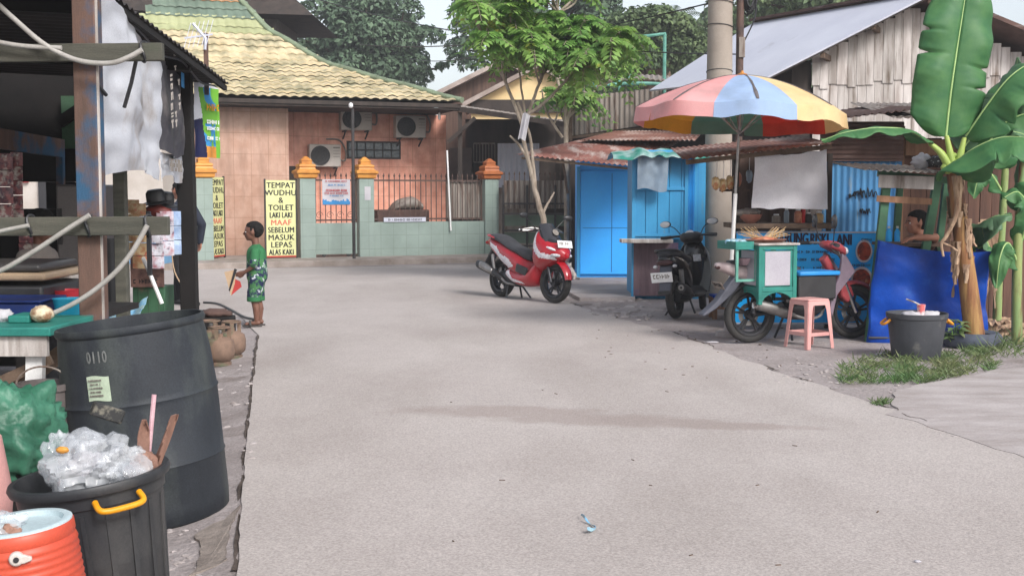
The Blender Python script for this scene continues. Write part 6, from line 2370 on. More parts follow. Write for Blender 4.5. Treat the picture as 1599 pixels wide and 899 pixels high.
mb = MB().loft([(-0.42, 0.46, 0.05, 0.05), (-0.40, 0.455, 0.062, 0.062), (-0.15, 0.40, 0.06, 0.065), (0.05, 0.34, 0.045, 0.045), (0.2, 0.29, 0.022, 0.022)], 20, 6, y0=-0.155)
ex = mb.build('exhaust', 'black_plastic', rs, smooth=True)
mb = MB().loft([(-0.32, 0.452, 0.03, 0.05), (-0.15, 0.415, 0.035, 0.055), (0.0, 0.37, 0.02, 0.04)], 16, 5, y0=-0.195)
mb.build('heat_shield', 'steel', ex, smooth=True)
mb = MB().tube(catmull([(0.18, -0.15, 0.29), (0.3, -0.13, 0.22), (0.45, -0.08, 0.21)], 5), 0.018, 8)
mb.build('exhaust_pipe', 'steel', ex)
mb = MB().loft([(0.0, 0.30, 0.09, 0.08), (0.2, 0.30, 0.13, 0.11), (0.45, 0.27, 0.12, 0.10), (0.56, 0.25, 0.08, 0.06)], 16, 4)
mb.tube([(0.35, 0.05, 0.26), (0.42, 0.24, 0.01)], 0.014, 8)
mb.tube([(0.3, -0.1, 0.22), (0.33, -0.14, 0.01)], 0.014, 8)
mb.tube([(0.3, 0.1, 0.22), (0.33, 0.14, 0.01)], 0.014, 8)
mb.build('engine', 'alloy_dark', rs)
mb = MB()
for s_ in (-1, 1):
    mb.tube([(-0.02, s_ * 0.12, 0.30), (-0.10, s_ * 0.13, 0.62)], 0.028, 10)
mb.build('shock_absorber', 'steel', rs)

# --- black scooter seen from behind
rp, fp = G(1056, 497), G(1099, 486)
hd = R(66)
bk_ = thing('motor_scooter', 'black scooter seen from behind with white number plate and round mirrors', 'scooter', (rp.x, 14.85, 0.0), hd, 'scooters and motorcycles parked on the right', tilt=(R(-5), 0, hd))
wheel(bk_, 0, 0.27, 0.10, 5)
wheel(bk_, 1.25, 0.27, 0.09, 5, steer=R(14))
mb = MB().loft([(-0.33, 0.735, 0.05, 0.03), (-0.28, 0.73, 0.10, 0.07), (-0.12, 0.70, 0.13, 0.10), (0.1, 0.64, 0.145, 0.12), (0.32, 0.54, 0.14, 0.14), (0.48, 0.44, 0.11, 0.12), (0.55, 0.38, 0.06, 0.06)], 28, 8)
mb.build('rear_body', 'black_gloss', bk_, smooth=True)
mb = MB().loft([(-0.30, 0.79, 0.06, 0.02), (-0.22, 0.80, 0.12, 0.045), (0.0, 0.79, 0.14, 0.05), (0.25, 0.73, 0.14, 0.05), (0.45, 0.70, 0.12, 0.05), (0.56, 0.66, 0.05, 0.04)], 24, 8)
mb.build('seat', 'seat_black', bk_, smooth=True)
mb = MB().tube(catmull([(0.0, -0.13, 0.80), (-0.24, -0.13, 0.84), (-0.35, 0, 0.85), (-0.24, 0.13, 0.84), (0.0, 0.13, 0.80)], 6), 0.016, 8)
mb.build('grab_rail', 'black_plastic', bk_)
MB().ell((-0.33, 0, 0.70), (0.03, 0.11, 0.035), 18, 10).build('tail_lamp', pm('smoked_lamp', (0.06, 0.02, 0.02), None, rough=0.12, bump=0), bk_, smooth=True)
for s_ in (-1, 1):
    MB().ell((-0.31, s_ * 0.12, 0.655), (0.03, 0.03, 0.022), 12, 8).build('indicator', 'lens', bk_, smooth=True)
mb = MB().prism([(-0.30, 0.66), (-0.22, 0.66), (-0.36, 0.33), (-0.41, 0.34)], -0.07, 0.07)
mb.build('rear_mudguard', pm('grey_plastic', A(104, 106, 118, 1.6), A(84, 86, 98, 1.6), scale=4, rough=0.6, bump=0.03), bk_, bevel=0.012)
mb = MB().box((-0.40, 0, 0.345), (0.05, 0.16, 0.05))
mb.build('mudflap', 'black_plastic', bk_, bevel=0.01)
plate(bk_, (-0.41, 0.02, 0.53), rotz(R(-90)) @ Matrix.Rotation(R(14), 4, 'X'), 0.265, 0.125, seed=5)
mb = MB().loft([(0.50, 0.26, 0.10, 0.03), (0.6, 0.25, 0.14, 0.04), (0.85, 0.25, 0.16, 0.05), (0.95, 0.30, 0.17, 0.08)], 20, 5)
mb.build('floor_body', 'black_plastic', bk_, smooth=True)


def lshield(u, v):
    t_ = (u - 0.5) * 2
    hw = 0.20 + 0.05 * math.sin(v * PI) - 0.10 * v ** 3
    return Vector((0.90 + 0.14 * v + 0.14 * (1 - v) ** 2 * 0.3 - 0.06 * abs(t_) ** 1.5 * (1 if v < 2 else 0), hw * t_, 0.26 + 0.66 * v))


mb = MB().sheet(lshield, 14, 16, 0.02)
mb.build('leg_shield', 'black_gloss', bk_, smooth=60)
mb = MB().loft([(0.92, 0.60, 0.12, 0.30), (1.0, 0.60, 0.21, 0.30), (1.12, 0.58, 0.19, 0.24), (1.22, 0.58, 0.12, 0.14), (1.28, 0.58, 0.04, 0.05)], 24, 6)
mb.build('front_cowl', 'black_gloss', bk_, smooth=True)
MB().box((0.885, -0.07, 0.70), (0.012, 0.10, 0.09), Matrix.Rotation(R(-12), 4, 'Y')).build('sticker', 'lens', bk_, bevel=0.004)
mb = MB().loft([(0.80, 0.97, 0.06, 0.03), (0.86, 0.975, 0.13, 0.06), (0.96, 0.96, 0.15, 0.08), (1.06, 0.93, 0.10, 0.06), (1.12, 0.91, 0.04, 0.03)], 24, 6)
hc = mb.build('handlebar_cover', 'black_plastic', bk_, smooth=True)
MB().lathe([(0, 0), (0.05, 0), (0.055, 0.006), (0, 0.008)], 20, Matrix.Translation((0.855, 0.0, 1.025)) @ Matrix.Rotation(R(-35), 4, 'Y')).build('speedometer', 'lens', hc)
mb = MB()
mb.tube(catmull([(0.80, -0.35, 0.985), (0.88, -0.15, 0.99), (0.90, 0, 0.98), (0.88, 0.15, 0.99), (0.80, 0.35, 0.985)], 6), 0.015, 8)
hb_ = mb.build('handlebar', 'black_plastic', bk_)
for s_ in (-1, 1):
    MB().tube([(0.845, s_ * 0.24, 0.99), (0.795, s_ * 0.37, 0.985)], 0.02, 10).build('grip', 'black_plastic', hb_)
    MB().tube(catmull([(0.90, s_ * 0.18, 0.985), (0.89, s_ * 0.26, 0.97), (0.85, s_ * 0.36, 0.96)], 5), 0.007, 6).build('brake_lever', 'steel', hb_)
    mirror(bk_, (0.92, s_ * 0.13, 1.0), (0.88, s_ * 0.20, 1.10), (0.86, s_ * 0.31, 1.155), 0.078, 0.044, -1, 'plate_white', -s_ * 0.15)
mb = MB().loft([(-0.20, 0.38, 0.05, 0.05), (-0.18, 0.38, 0.058, 0.058), (0.0, 0.34, 0.055, 0.058), (0.12, 0.31, 0.04, 0.04), (0.3, 0.25, 0.02, 0.02)], 20, 5, y0=-0.15)
ex = mb.build('exhaust', 'black_plastic', bk_, smooth=True)
MB().lathe([(0.016, 0), (0.035, 0), (0.035, 0.02), (0.016, 0.02), (0.016, 0)], 16, Matrix.Translation((-0.215, -0.15, 0.385)) @ Matrix.Rotation(R(90), 4, 'Y'), cap=False).build('exhaust_tip', 'steel', ex)
mb = MB().loft([(-0.05, 0.29, 0.10, 0.07), (0.15, 0.28, 0.13, 0.10), (0.42, 0.27, 0.12, 0.10), (0.52, 0.26, 0.07, 0.06)], 16, 4)
mb.tube([(0.3, 0.05, 0.24), (0.38, 0.26, 0.01)], 0.013, 8)
mb.tube([(0.28, -0.10, 0.24), (0.28, -0.16, 0.03)], 0.013, 8)
mb.build('engine', 'alloy_dark', bk_)
arc_fender(bk_, 1.25, 0.27, 0.31, R(20), R(160), 0.13, 'black_gloss', 'front_fender')
mb = MB().tube([(0.0, -0.11, 0.30), (-0.06, -0.12, 0.60)], 0.03, 10)
mb.build('shock_absorber', 'steel', bk_)
mb = MB()
for s_ in (-1, 1):
    mb.tube([(1.25, s_ * 0.07, 0.27), (1.12, s_ * 0.07, 0.60)], 0.022, 8)
mb.build('fork', 'alloy_dark', bk_)

# --- red motorcycle carrying the food cart
rp = G(1170, 535)
hd = R(19)
mc = thing('motorcycle', 'faded red and grey motorcycle carrying a teal food cart', 'motorcycle', (rp.x, rp.y, 0), hd, 'scooters and motorcycles parked on the right')
WBs = 1.23
wheel(mc, 0, 0.292, 0.085, 5, rimr=0.215)
wheel(mc, WBs, 0.285, 0.075, 5, steer=R(-6), rimr=0.215)
mb = MB().loft([(-0.40, 0.80, 0.03, 0.025), (-0.32, 0.785, 0.07, 0.05), (-0.12, 0.73, 0.10, 0.08), (0.15, 0.67, 0.12, 0.10), (0.4, 0.58, 0.12, 0.11), (0.55, 0.50, 0.09, 0.08)], 24, 7)
mb.build('rear_body', 'silver_pink', mc, smooth=True)
mb = MB().loft([(-0.25, 0.83, 0.06, 0.02), (-0.05, 0.815, 0.12, 0.04), (0.25, 0.78, 0.13, 0.045), (0.5, 0.74, 0.11, 0.05), (0.6, 0.7, 0.05, 0.03)], 20, 6)
mb.build('seat', 'seat_black', mc, smooth=True)
MB().ell((-0.375, 0, 0.785), (0.03, 0.05, 0.025), 16, 10).build('tail_lamp', 'smoked_lamp', mc, smooth=True)
mb = MB().prism([(-0.20, 0.70), (-0.10, 0.66), (-0.22, 0.52), (-0.42, 0.36), (-0.55, 0.29), (-0.57, 0.31), (-0.40, 0.45), (-0.30, 0.58)], -0.055, 0.055)
mb.build('rear_mudguard', 'grey_plastic', mc, bevel=0.012)
arc_fender(mc, 0, 0.292, 0.34, R(70), R(165), 0.12, 'black_plastic', 'inner_fender')
plate(mc, (-0.37, 0, 0.60), rotz(R(-90)) @ Matrix.Rotation(R(35), 4, 'X'), 0.2, 0.09, mat='zinc_grey', ink='iron_dark', seed=9)
# engine, frame, exhaust
mb = MB().loft([(0.36, 0.33, 0.08, 0.08), (0.5, 0.34, 0.11, 0.12), (0.7, 0.34, 0.10, 0.11), (0.86, 0.38, 0.06, 0.07)], 16, 4)
mb.tube([(0.0, -0.06, 0.292), (0.45, -0.07, 0.34)], 0.022, 8)
mb.tube([(0.0, 0.06, 0.292), (0.45, 0.07, 0.34)], 0.022, 8)
mb.tube([(0.44, -0.05, 0.28), (0.40, -0.17, 0.03)], 0.013, 8)
mb.tube([(0.44, 0.05, 0.28), (0.40, 0.17, 0.02)], 0.013, 8)
mb.build('engine', 'alloy_dark', mc)
mb = MB().loft([(-0.02, 0.41, 0.025, 0.025), (0.0, 0.405, 0.055, 0.055), (0.05, 0.395, 0.06, 0.06), (0.30, 0.325, 0.058, 0.058), (0.36, 0.31, 0.03, 0.03), (0.44, 0.285, 0.018, 0.018)], 20, 5, y0=-0.145)
ex = mb.build('exhaust', 'steel', mc, smooth=True)
mb = MB().tube(catmull([(0.42, -0.145, 0.287), (0.6, -0.13, 0.24), (0.78, -0.08, 0.26), (0.86, -0.03, 0.34)], 5), 0.016, 8)
mb.build('exhaust_pipe', 'steel', ex)
MB().lathe([(0, -0.02), (0.05, -0.02), (0.05, 0.0), (0, 0.0)], 16, Matrix.Translation((-0.01, -0.145, 0.408)) @ Matrix.Rotation(R(105), 4, 'Y')).build('exhaust_tip', 'chrome', ex)
mb = MB().tube([(-0.02, -0.10, 0.31), (0.06, -0.11, 0.66)], 0.028, 10)
mb.build('shock_absorber', 'alloy_dark', mc)
# leg shield (two side panels and a centre spine)
poly = [(0.98, 0.80), (1.03, 0.66), (1.06, 0.52), (0.98, 0.36), (0.92, 0.22), (0.87, 0.25), (0.86, 0.38), (0.90, 0.52), (0.94, 0.68), (0.94, 0.80)]
poly = [(.97, .91), (1.03, .88), (1.15, .72), (1.0, .565), (.92, .48), (.865, .25), (.83, .335), (.86, .53), (.94, .67), (.965, .81)]
for s_ in (-1, 1):
    mb = MB().prism(poly, s_ * 0.125, s_ * 0.165)
    mb.v = [(x, y * (1.12 - 0.55 * max(0, x - 0.93)), z) for x, y, z in mb.v]
    mb.build('leg_shield', 'mauve_grey', mc, smooth=60, bevel=0.012)
mb = MB().loft([(0.62, 0.50, 0.06, 0.06), (0.74, 0.50, 0.09, 0.12), (0.88, 0.54, 0.10, 0.15), (0.99, 0.60, 0.10, 0.11), (1.05, 0.63, 0.05, 0.05)], 20, 6)
mb.build('front_body', 'faded_red', mc, smooth=True)
mb = MB().tube([(0.86, 0, 0.86), (1.10, 0, 0.52)], 0.05, 10)
mb.build('steering_head', 'faded_red', mc)
mb = MB()
for s_ in (-1, 1):
    mb.tube([(WBs, s_ * 0.07, 0.285), (1.08, s_ * 0.07, 0.60)], [0.026, 0.02], 10)
mb.build('fork', 'chrome', mc)
arc_fender(mc, WBs, 0.285, 0.325, R(25), R(165), 0.13, 'faded_red', 'front_fender')
mb = MB().prism([(1.02, 0.60), (1.16, 0.56), (1.20, 0.46), (1.12, 0.38), (1.03, 0.46)], -0.085, 0.085)
mb.build('fork_cover', 'faded_red', mc, bevel=0.02)
# headset
mb = MB().loft([(0.84, 0.99, 0.04, 0.02), (0.88, 0.995, 0.10, 0.04), (0.98, 0.97, 0.12, 0.06), (1.07, 0.93, 0.09, 0.055), (1.12, 0.91, 0.04, 0.03)], 24, 6)
hc = mb.build('handlebar_cover', 'faded_red', mc, smooth=True)
MB().ell((1.095, -0.01, 0.925), (0.04, 0.075, 0.05), 18, 12).build('headlight', 'lens', hc, smooth=True)
mb = MB().tube(catmull([(0.80, -0.34, 1.0), (0.88, -0.15, 1.01), (0.90, 0, 1.0), (0.88, 0.15, 1.01), (0.80, 0.34, 1.0)], 6), 0.014, 8)
hb_ = mb.build('handlebar', 'steel', mc)
for s_ in (-1, 1):
    MB().tube([(0.845, s_ * 0.23, 1.005), (0.795, s_ * 0.36, 1.0)], 0.02, 10).build('grip', 'black_plastic', hb_)
    mirror(mc, (0.90, s_ * 0.12, 1.02), (0.88, s_ * 0.16, 1.14), (0.87, s_ * 0.18, 1.24), 0.04, 0.075, -1, 'glass_dark')
mb = MB()
for k in range(5):
    mb.tube(catmull([(0.9 + 0.02 * k, -0.08, 0.95), (1.0, -0.12 - 0.01 * k, 0.84 - 0.02 * k), (0.98, -0.08, 0.70)], 5), 0.006, 5)
mb.build('cables', 'black_plastic', mc)

# --- teal food cart sitting across the motorcycle's seat
fc_ = thing('food_cart', 'teal painted wooden food cart with grey glass panes on the motorcycle seat', 'food cart', rp, hd)
cx0, cx1, cy0, cy1 = -0.10, 0.335, -0.34, 0.10
z0_, z1_ = 0.55, 1.01
mb = MB()
for x in (cx0, cx1 - 0.045):
    for y in (cy0, cy1 - 0.045):
        mb.box2((x, y, z0_ - 0.13), (x + 0.045, y + 0.045, z1_))
for z_ in (z0_, z1_ - 0.045):
    for y in (cy0 + 0.002, cy1 - 0.043):
        mb.box2((cx0 + 0.045, y, z_), (cx1 - 0.045, y + 0.04, z_ + 0.045))
    for x in (cx0 + 0.002, cx1 - 0.043):
        mb.box2((x, cy0 + 0.045, z_), (x + 0.04, cy1 - 0.045, z_ + 0.045))
mb.build('frame', 'teal_paint', fc_, bevel=0.004)
# arched aprons
n = 14
arch = [(cx0 + 0.045, z0_ - 0.002), (cx1 - 0.045, z0_ - 0.002)] + [(cx1 - 0.045 - (cx1 - cx0 - 0.09) * i / n, z0_ - 0.10 + 0.09 * math.sin(PI * i / n) ** 0.6) for i in range(n + 1)]
MB().prism(arch, cy0 + 0.004, cy0 + 0.03).build('apron', 'teal_paint', fc_)
arch = [(cy0 + 0.045, z0_ - 0.002), (cy1 - 0.045, z0_ - 0.002)] + [(cy1 - 0.045 - (cy1 - cy0 - 0.09) * i / n, z0_ - 0.09 + 0.07 * math.sin(PI * i / n) ** 0.6) for i in range(n + 1)]
MB().prism(arch, -(cx0 + 0.03), -(cx0 + 0.004), rotz(PI / 2)).build('apron', 'teal_paint', fc_)
pm('pane_grey', A(190, 186, 194), A(172, 168, 178), scale=2, rough=0.25, bump=0.02)
MB().box2((cx0 + 0.075, cy0 + 0.008, z0_ + 0.06), (cx1 - 0.075, cy0 + 0.018, z1_ - 0.06)).build('pane', 'pane_grey', fc_)
MB().box2((cx0 + 0.008, cy0 + 0.075, z0_ + 0.06), (cx0 + 0.018, cy1 - 0.075, z1_ - 0.06)).build('pane', 'pane_grey', fc_)
mb = MB()
mb.box2((cx0 + 0.046, cy0 + 0.012, z0_ + 0.046), (cx0 + 0.074, cy0 + 0.03, z1_ - 0.046)); mb.box2((cx1 - 0.074, cy0 + 0.012, z0_ + 0.046), (cx1 - 0.046, cy0 + 0.03, z1_ - 0.046))
mb.box2((cx0 + 0.074, cy0 + 0.019, z0_ + 0.05), (cx1 - 0.074, cy0 + 0.021, z1_ - 0.05))
mb.build('pane_frame', 'teal_paint', fc_)
mb = MB()
mb.box2((cx0 + 0.012, cy0 + 0.046, z0_ + 0.046), (cx0 + 0.03, cy0 + 0.074, z1_ - 0.046)); mb.box2((cx0 + 0.012, cy1 - 0.074, z0_ + 0.046), (cx0 + 0.03, cy1 - 0.046, z1_ - 0.046))
mb.box2((cx0 + 0.019, cy0 + 0.074, z0_ + 0.05), (cx0 + 0.021, cy1 - 0.074, z1_ - 0.05))
mb.build('pane_frame', 'teal_paint', fc_)
MB().box2((cx0 - 0.02, cy0 - 0.02, z1_ + 0.001), (cx1 + 0.02, cy1 + 0.02, z1_ + 0.022)).build('top', 'weathered_plank', fc_, bevel=0.004)
MB().box2((cx0 + 0.035, cy0 + 0.035, z0_ + 0.002), (cx1 - 0.035, cy1 - 0.035, z0_ + 0.02)).build('floor', 'teal_paint', fc_)
# rear tray on the cart
mb = MB()
mb.box2((-0.33, cy0 + 0.06, z1_ - 0.04), (cx0 - 0.024, cy1, z1_ - 0.02))
for a, c in (((-0.33, cy0 + 0.06), (cx0 - 0.024, cy0 + 0.075)), ((-0.33, cy1 - 0.015), (cx0 - 0.024, cy1)), ((-0.33, cy0 + 0.075), (-0.315, cy1 - 0.015))):
    mb.box2((*a, z1_ - 0.019), (*c, z1_ + 0.04))
mb.build('side_tray', 'teal_paint', fc_, bevel=0.003)
mb = MB()
for x in (-0.31, -0.095):
    mb.box2((x, cy0 + 0.08, z0_ + 0.1), (x + 0.025, cy0 + 0.105, z1_ - 0.041))
mb.box2((-0.284, cy0 + 0.08, z0_ + 0.1), (-0.096, cy0 + 0.1, z0_ + 0.125))
mb.build('tray_bracket', 'mint_steel', fc_)
Mcart = full(fc_)
g = random.Random(6)
mb = MB()
for k in range(9):
    mb.ell((-0.30 + 0.2 * g.random(), cy0 + 0.1 + 0.25 * g.random(), z1_ + 0.03), (0.04, 0.035, 0.03), 8, 6)
tag(mb.xf(Mcart).build('sachets', pm('sachet_blue', A(120, 180, 220), A(180, 200, 190), scale=18, rough=0.3, bump=0.1), smooth=True), 'pale blue sachets heaped in the cart side tray', 'sachets', kind='stuff')
bwl = thing('bowl', 'dark purple bowl under the cart side tray', 'bowl', Mcart @ Vector((-0.18, cy0 + 0.16, z0_ + 0.26)))
MB().lathe([(0.04, 0), (0.075, 0.07), (0.07, 0.07), (0, 0.02)], 18).build('body', 'purple_plank', bwl)
sk = thing('skewer_tray', 'shallow brown tray fanned with bamboo skewers on the cart top', 'tray', Mcart @ Vector((0.08, -0.12, z1_ + 0.0225)), hd)
MB().lathe([(0.0, 0.0), (0.17, 0.0), (0.21, 0.03), (0.2, 0.035), (0.16, 0.01), (0, 0.01)], 28, Matrix.Diagonal((1.15, 0.9, 1, 1))).build('dish', 'rust', sk)
mb = MB()
for k in range(46):
    s_ = -1 if k % 2 else 1
    a = g.uniform(-0.5, 0.5)
    p0_ = Vector((s_ * g.uniform(0.0, 0.06), g.uniform(-0.08, 0.08), 0.03 + g.uniform(0, 0.02)))
    d_ = Vector((s_ * math.cos(a), math.sin(a), g.uniform(0.12, 0.75)))
    mb.tube([p0_, p0_ + d_.normalized() * g.uniform(0.17, 0.24)], 0.0024, 4)
mb.build('skewers', pm('bamboo', A(226, 196, 150), A(200, 166, 120), scale=10, rough=0.6, bump=0), sk)
MB().ell((0, 0, 0.035), (0.14, 0.1, 0.025), 16, 8, fn=lambda d: 1 + 0.3 * noise.noise(d * 4)).build('meat', 'snack_pink', sk, smooth=True)
# black box with blue lid
bxx = thing('cool_box', 'black box with bright blue lid tied to the motorcycle footwell', 'box', rp, hd)
MB().box2((cx1 + 0.01, -0.36, 0.46), (cx1 + 0.45, -0.02, 0.70)).build('body', 'black_plastic', bxx, bevel=0.012)
MB().box2((cx1 + 0.006, -0.385, 0.701), (cx1 + 0.48, 0.005, 0.745)).build('lid', pm('lid_blue', A(40, 150, 226), A(34, 136, 210), scale=3, rough=0.4, bump=0.02), bxx, bevel=0.012)
mb = MB()
mb.bar((cx1 - 0.1, -0.3, 0.45), (cx1 + 0.45, -0.3, 0.45), 0.03)
mb.bar((cx1 - 0.1, -0.08, 0.45), (cx1 + 0.45, -0.08, 0.45), 0.03)
mb.build('support', 'iron_dark', bxx)
# ------------------------------------------------------------------ market stall on the left
pm('stall_post', A(120, 92, 80), A(92, 74, 66), scale=3, stretch=(4, 4, 0.6), rough=0.85, bump=0.2, c3=A(52, 92, 124), c3scale=1.9, c3thr=0.55, c3w=0.05)
pm('grey_beam', A(98, 96, 86), A(74, 74, 66), scale=3, stretch=(0.6, 5, 5), rough=0.9, bump=0.25, c3=A(88, 96, 78), c3scale=3, c3thr=0.6)
pm('stall_roof', A(64, 58, 57), A(44, 40, 40), scale=2, rough=0.8, bump=0.2)
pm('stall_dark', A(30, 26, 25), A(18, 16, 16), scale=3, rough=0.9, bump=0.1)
pm('green_panel', A(70, 100, 76), A(56, 84, 62), scale=3, rough=0.8, bump=0.1)
pm('grey_hose', A(190, 186, 180), A(164, 160, 154), scale=8, rough=0.5, bump=0.05)
pm('drum_black', A(56, 61, 68, 1.5), A(42, 46, 52, 1.5), scale=2.2, rough=0.6, bump=0.12, bscale=20, c3=A(92, 98, 94, 1.5), c3scale=3.2, c3thr=0.58, c3w=0.14, c3stretch=(1, 1, 0.4), spec=0.3, grain=0.25)
pm('bin_black', A(50, 52, 56, 1.5), A(40, 42, 46, 1.5), scale=2, rough=0.5, bump=0.05, c3=A(92, 90, 88, 1.5), c3scale=3, c3thr=0.6, c3w=0.12, c3stretch=(1, 1, 0.4), grain=0.2)
pm('cooler_orange', A(214, 88, 62), A(192, 72, 50), scale=2, rough=0.45, bump=0.02, c3=A(206, 70, 44), c3scale=3, c3thr=0.64)
pm('cooler_rim', A(206, 224, 228), A(186, 206, 212), scale=3, rough=0.4, bump=0)
pm('cyan_plastic', A(40, 190, 226), A(30, 170, 206), scale=3, rough=0.4, bump=0)
pm('navy_plastic', A(24, 60, 140), A(18, 46, 110), scale=3, rough=0.45, bump=0)
pm('red_plastic', A(220, 70, 80), A(200, 56, 66), scale=3, rough=0.4, bump=0)
pm('clear_bag', (0.74, 0.76, 0.78), (0.55, 0.58, 0.62), scale=7, rough=0.07, bump=0.5, bscale=11, alpha=0.36, spec=0.8, grain=0, ramp=(0.4, 0.6))
pm('green_sack', A(72, 132, 106), A(46, 98, 76), scale=4, rough=0.45, bump=0.6, bscale=9, ramp=(0.4, 0.6))
pm('lpg_rust', A(150, 122, 104), A(112, 92, 80), scale=6, rough=0.8, bump=0.15, c3=A(96, 110, 84), c3scale=4, c3thr=0.6)

pm('handle_yellow', A(240, 168, 30), A(226, 150, 20), scale=5, rough=0.4, bump=0)
PX = -2.39
stl = thing('market_stall', 'dark wooden market stall with tin roof and painted brown corner post', 'market stall', (PX, 6.8, 0))
gl = gz(PX, 6.8)
a, c = W(134, -40, 6.8), W(141, 490, 6.8)
foot = Vector((c.x + 0.02, 6.8, gz(c.x, 6.8) - 0.1))
MB().bar(foot, (a.x, 6.8, 2.86), 0.125, 0.125).build('post', 'stall_post', stl, world=True, bevel=0.006)
MB().bar(foot + Vector((0.069, -0.05, 0)), (a.x + 0.069, 6.75, 2.86), 0.012, 0.012).build('pale_strip', 'weathered_plank', stl, world=True)
p2x = W(290, 300, 10.5).x
a = W(291, 108, 10.5)
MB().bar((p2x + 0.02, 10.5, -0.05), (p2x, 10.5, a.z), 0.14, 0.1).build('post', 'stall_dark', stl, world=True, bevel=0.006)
q = W(188, 300, 9.0)
MB().bar((q.x, 9.0, gz(q.x, 9.0) - 0.05), (q.x, 9.0, 2.55), 0.085, 0.085).build('post', 'grey_beam', stl, world=True, bevel=0.005)
for (ya, yb, xe, x_off) in ((68, 95, 255, 0), (338, 367, 264, 0)):
    p0, p1 = W(-160, (ya + yb) / 2 + (4 if ya < 100 else 2), 6.70), W(xe, (ya + yb) / 2, 6.70)
    MB().bar(p0, p1, 0.05, (yb - ya) / FOC * 6.7).build('beam', 'grey_beam', stl, world=True, bevel=0.004)
NR, FR_ = Vector((-2.411, 3.2, 3.105)), W(357, 132, 11.0)  # unseen near stretch of roof, added out of view to shade the stall inside
NL, FL_ = NR + Vector((-5, 0, 0.25)), FR_ + Vector((-5, 0, 0.25))
roof_sheet(FR_, NR, FL_, NL, 'stall_roof', 'roof', stl, 0.12, 0.012, 0.006)
mb = MB()
mb.bar(NR + Vector((-0.03, 0, -0.035)), FR_ + Vector((-0.03, 0, -0.035)), 0.03, 0.045)
mb.build('fascia', 'stall_dark', stl, world=True)
mb = MB()
for t_ in (0.1, 0.35, 0.6, 0.85):
    p = NR.lerp(FR_, t_)
    mb.bar(p + Vector((-0.05, 0, -0.05)), p + Vector((-5, 0, 0.2)), 0.06, 0.08)
mb.build('rafter', 'stall_dark', stl, world=True)
YB = 11.4
zt_, zb_ = W(50, 284, YB).z, W(50, 326, YB).z
xw = W(152, 300, YB).x
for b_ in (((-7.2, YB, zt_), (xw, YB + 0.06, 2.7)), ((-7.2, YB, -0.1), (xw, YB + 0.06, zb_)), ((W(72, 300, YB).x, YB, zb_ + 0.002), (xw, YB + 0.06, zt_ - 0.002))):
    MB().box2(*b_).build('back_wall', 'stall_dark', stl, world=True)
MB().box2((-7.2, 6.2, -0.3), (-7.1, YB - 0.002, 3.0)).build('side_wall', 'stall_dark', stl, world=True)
a, c = W(95, 150, YB - 0.1), W(122, 232, YB - 0.1)
MB().box2((a.x, YB - 0.1, c.z), (c.x + 0.2, YB - 0.06, a.z)).build('green_panel', 'green_panel', stl, world=True)
mb = MB()
mb.bar(W(-30, 212, 9.4), W(97, 232, 11.0), 0.05, 0.16)
mb.bar(W(94, 232, 11.0), W(97, 410, 11.0), 0.06, 0.06)
mb.build('shelf', 'stall_post', stl, world=True)
MB().bar(W(92, 192, YB - 0.15), W(122, 172, YB - 0.15), 0.05, 0.1).build('brace', 'stall_dark', stl, world=True)
# ridge wire along roof edge
pts_ = [NR.lerp(FR_, t_) + Vector((-0.07, 0, -0.08 + 0.03 * math.sin(t_ * 40))) for t_ in np.linspace(0.45, 0.97, 40)]
tag(MB().tube(pts_, 0.008, 6).build('cable', 'black_plastic'), 'black cable looped under the market stall roof edge', 'cable')


def side(Y, off=0.0):
    return Vector((-2.36 - 0.1278 * (Y - 6.9) + off, Y, 0))


def hung(name, label, mat, Y0, Y1, z0, z1, off, seed, wav=0.03, cat='banner', nu=40, nv=30, slope=(0, 0), crease=0.012):
    """banner hanging in the stall's side plane"""
    A_, B_ = side(Y0, off), side(Y1, off)
    nrm_ = Vector((0.99, 0.127, 0))
    t_ = thing(name, label, cat, A_ + Vector((0, 0, z0)), math.atan2((B_ - A_).y, (B_ - A_).x))
    ln_ = (B_ - A_).length

    def f(u, v):
        zz = (z0 + (z1 + slope[0] * (1 - u) + slope[1] * u - z0) * v) - z0
        w_ = wav * noise.noise((u * 2.5 + seed, v * 1.6, 0.2)) + wav * 0.6 * math.sin(u * 11 + seed + v * 2) * (1 - 0.5 * v) + crease * noise.noise((u * 9, v * 9, seed))
        zz += -0.03 * math.sin(u * PI * 2 + seed) * (1 - v)
        return Vector((u * ln_, -w_, zz))
    MB().sheet(f, nu, nv, 0.003).build('sheet', mat, t_)
    return t_, ln_


pm('banner_white', (0.86, 0.87, 0.9), (0.76, 0.78, 0.83), scale=1.4, rough=0.55, bump=0.15, bscale=7, translucent=0.5, c3=A(190, 170, 152), c3scale=0.9, c3thr=0.64, c3w=0.08)
zr_ = lambda Y: NR.z + (FR_.z - NR.z) * (Y - NR.y) / (FR_.y - NR.y) - 0.06
t_, ln_ = hung('white_banner', 'large sagging plain white banner tied along the market stall side', 'banner_white', 6.93, 9.25, 1.65, 2.6, 0.0, 1.2, 0.06, crease=0.035, slope=(zr_(6.93) - 2.6, zr_(9.25) - 2.6))
mb = MB()
for i in range(9):
    mb.box((0.3 + 0.02 * (i % 3), 0.055, 0.20 + i * 0.072), (0.30 - 0.04 * (i % 2), 0.003, 0.016))
t2, ln2 = hung('dark_banner', 'dark grey printed banner hanging next to the white banner', pm('banner_dark', A(90, 88, 94), A(66, 64, 70), scale=3, rough=0.5, bump=0.1, c3=A(130, 124, 124), c3scale=2, c3thr=0.6, translucent=0.15), 9.2, 10.46, 1.83, 2.5, 0.015, 4.4, 0.03, slope=(zr_(9.2) - 2.5, zr_(10.46) - 2.5))
rr = random.Random(19)
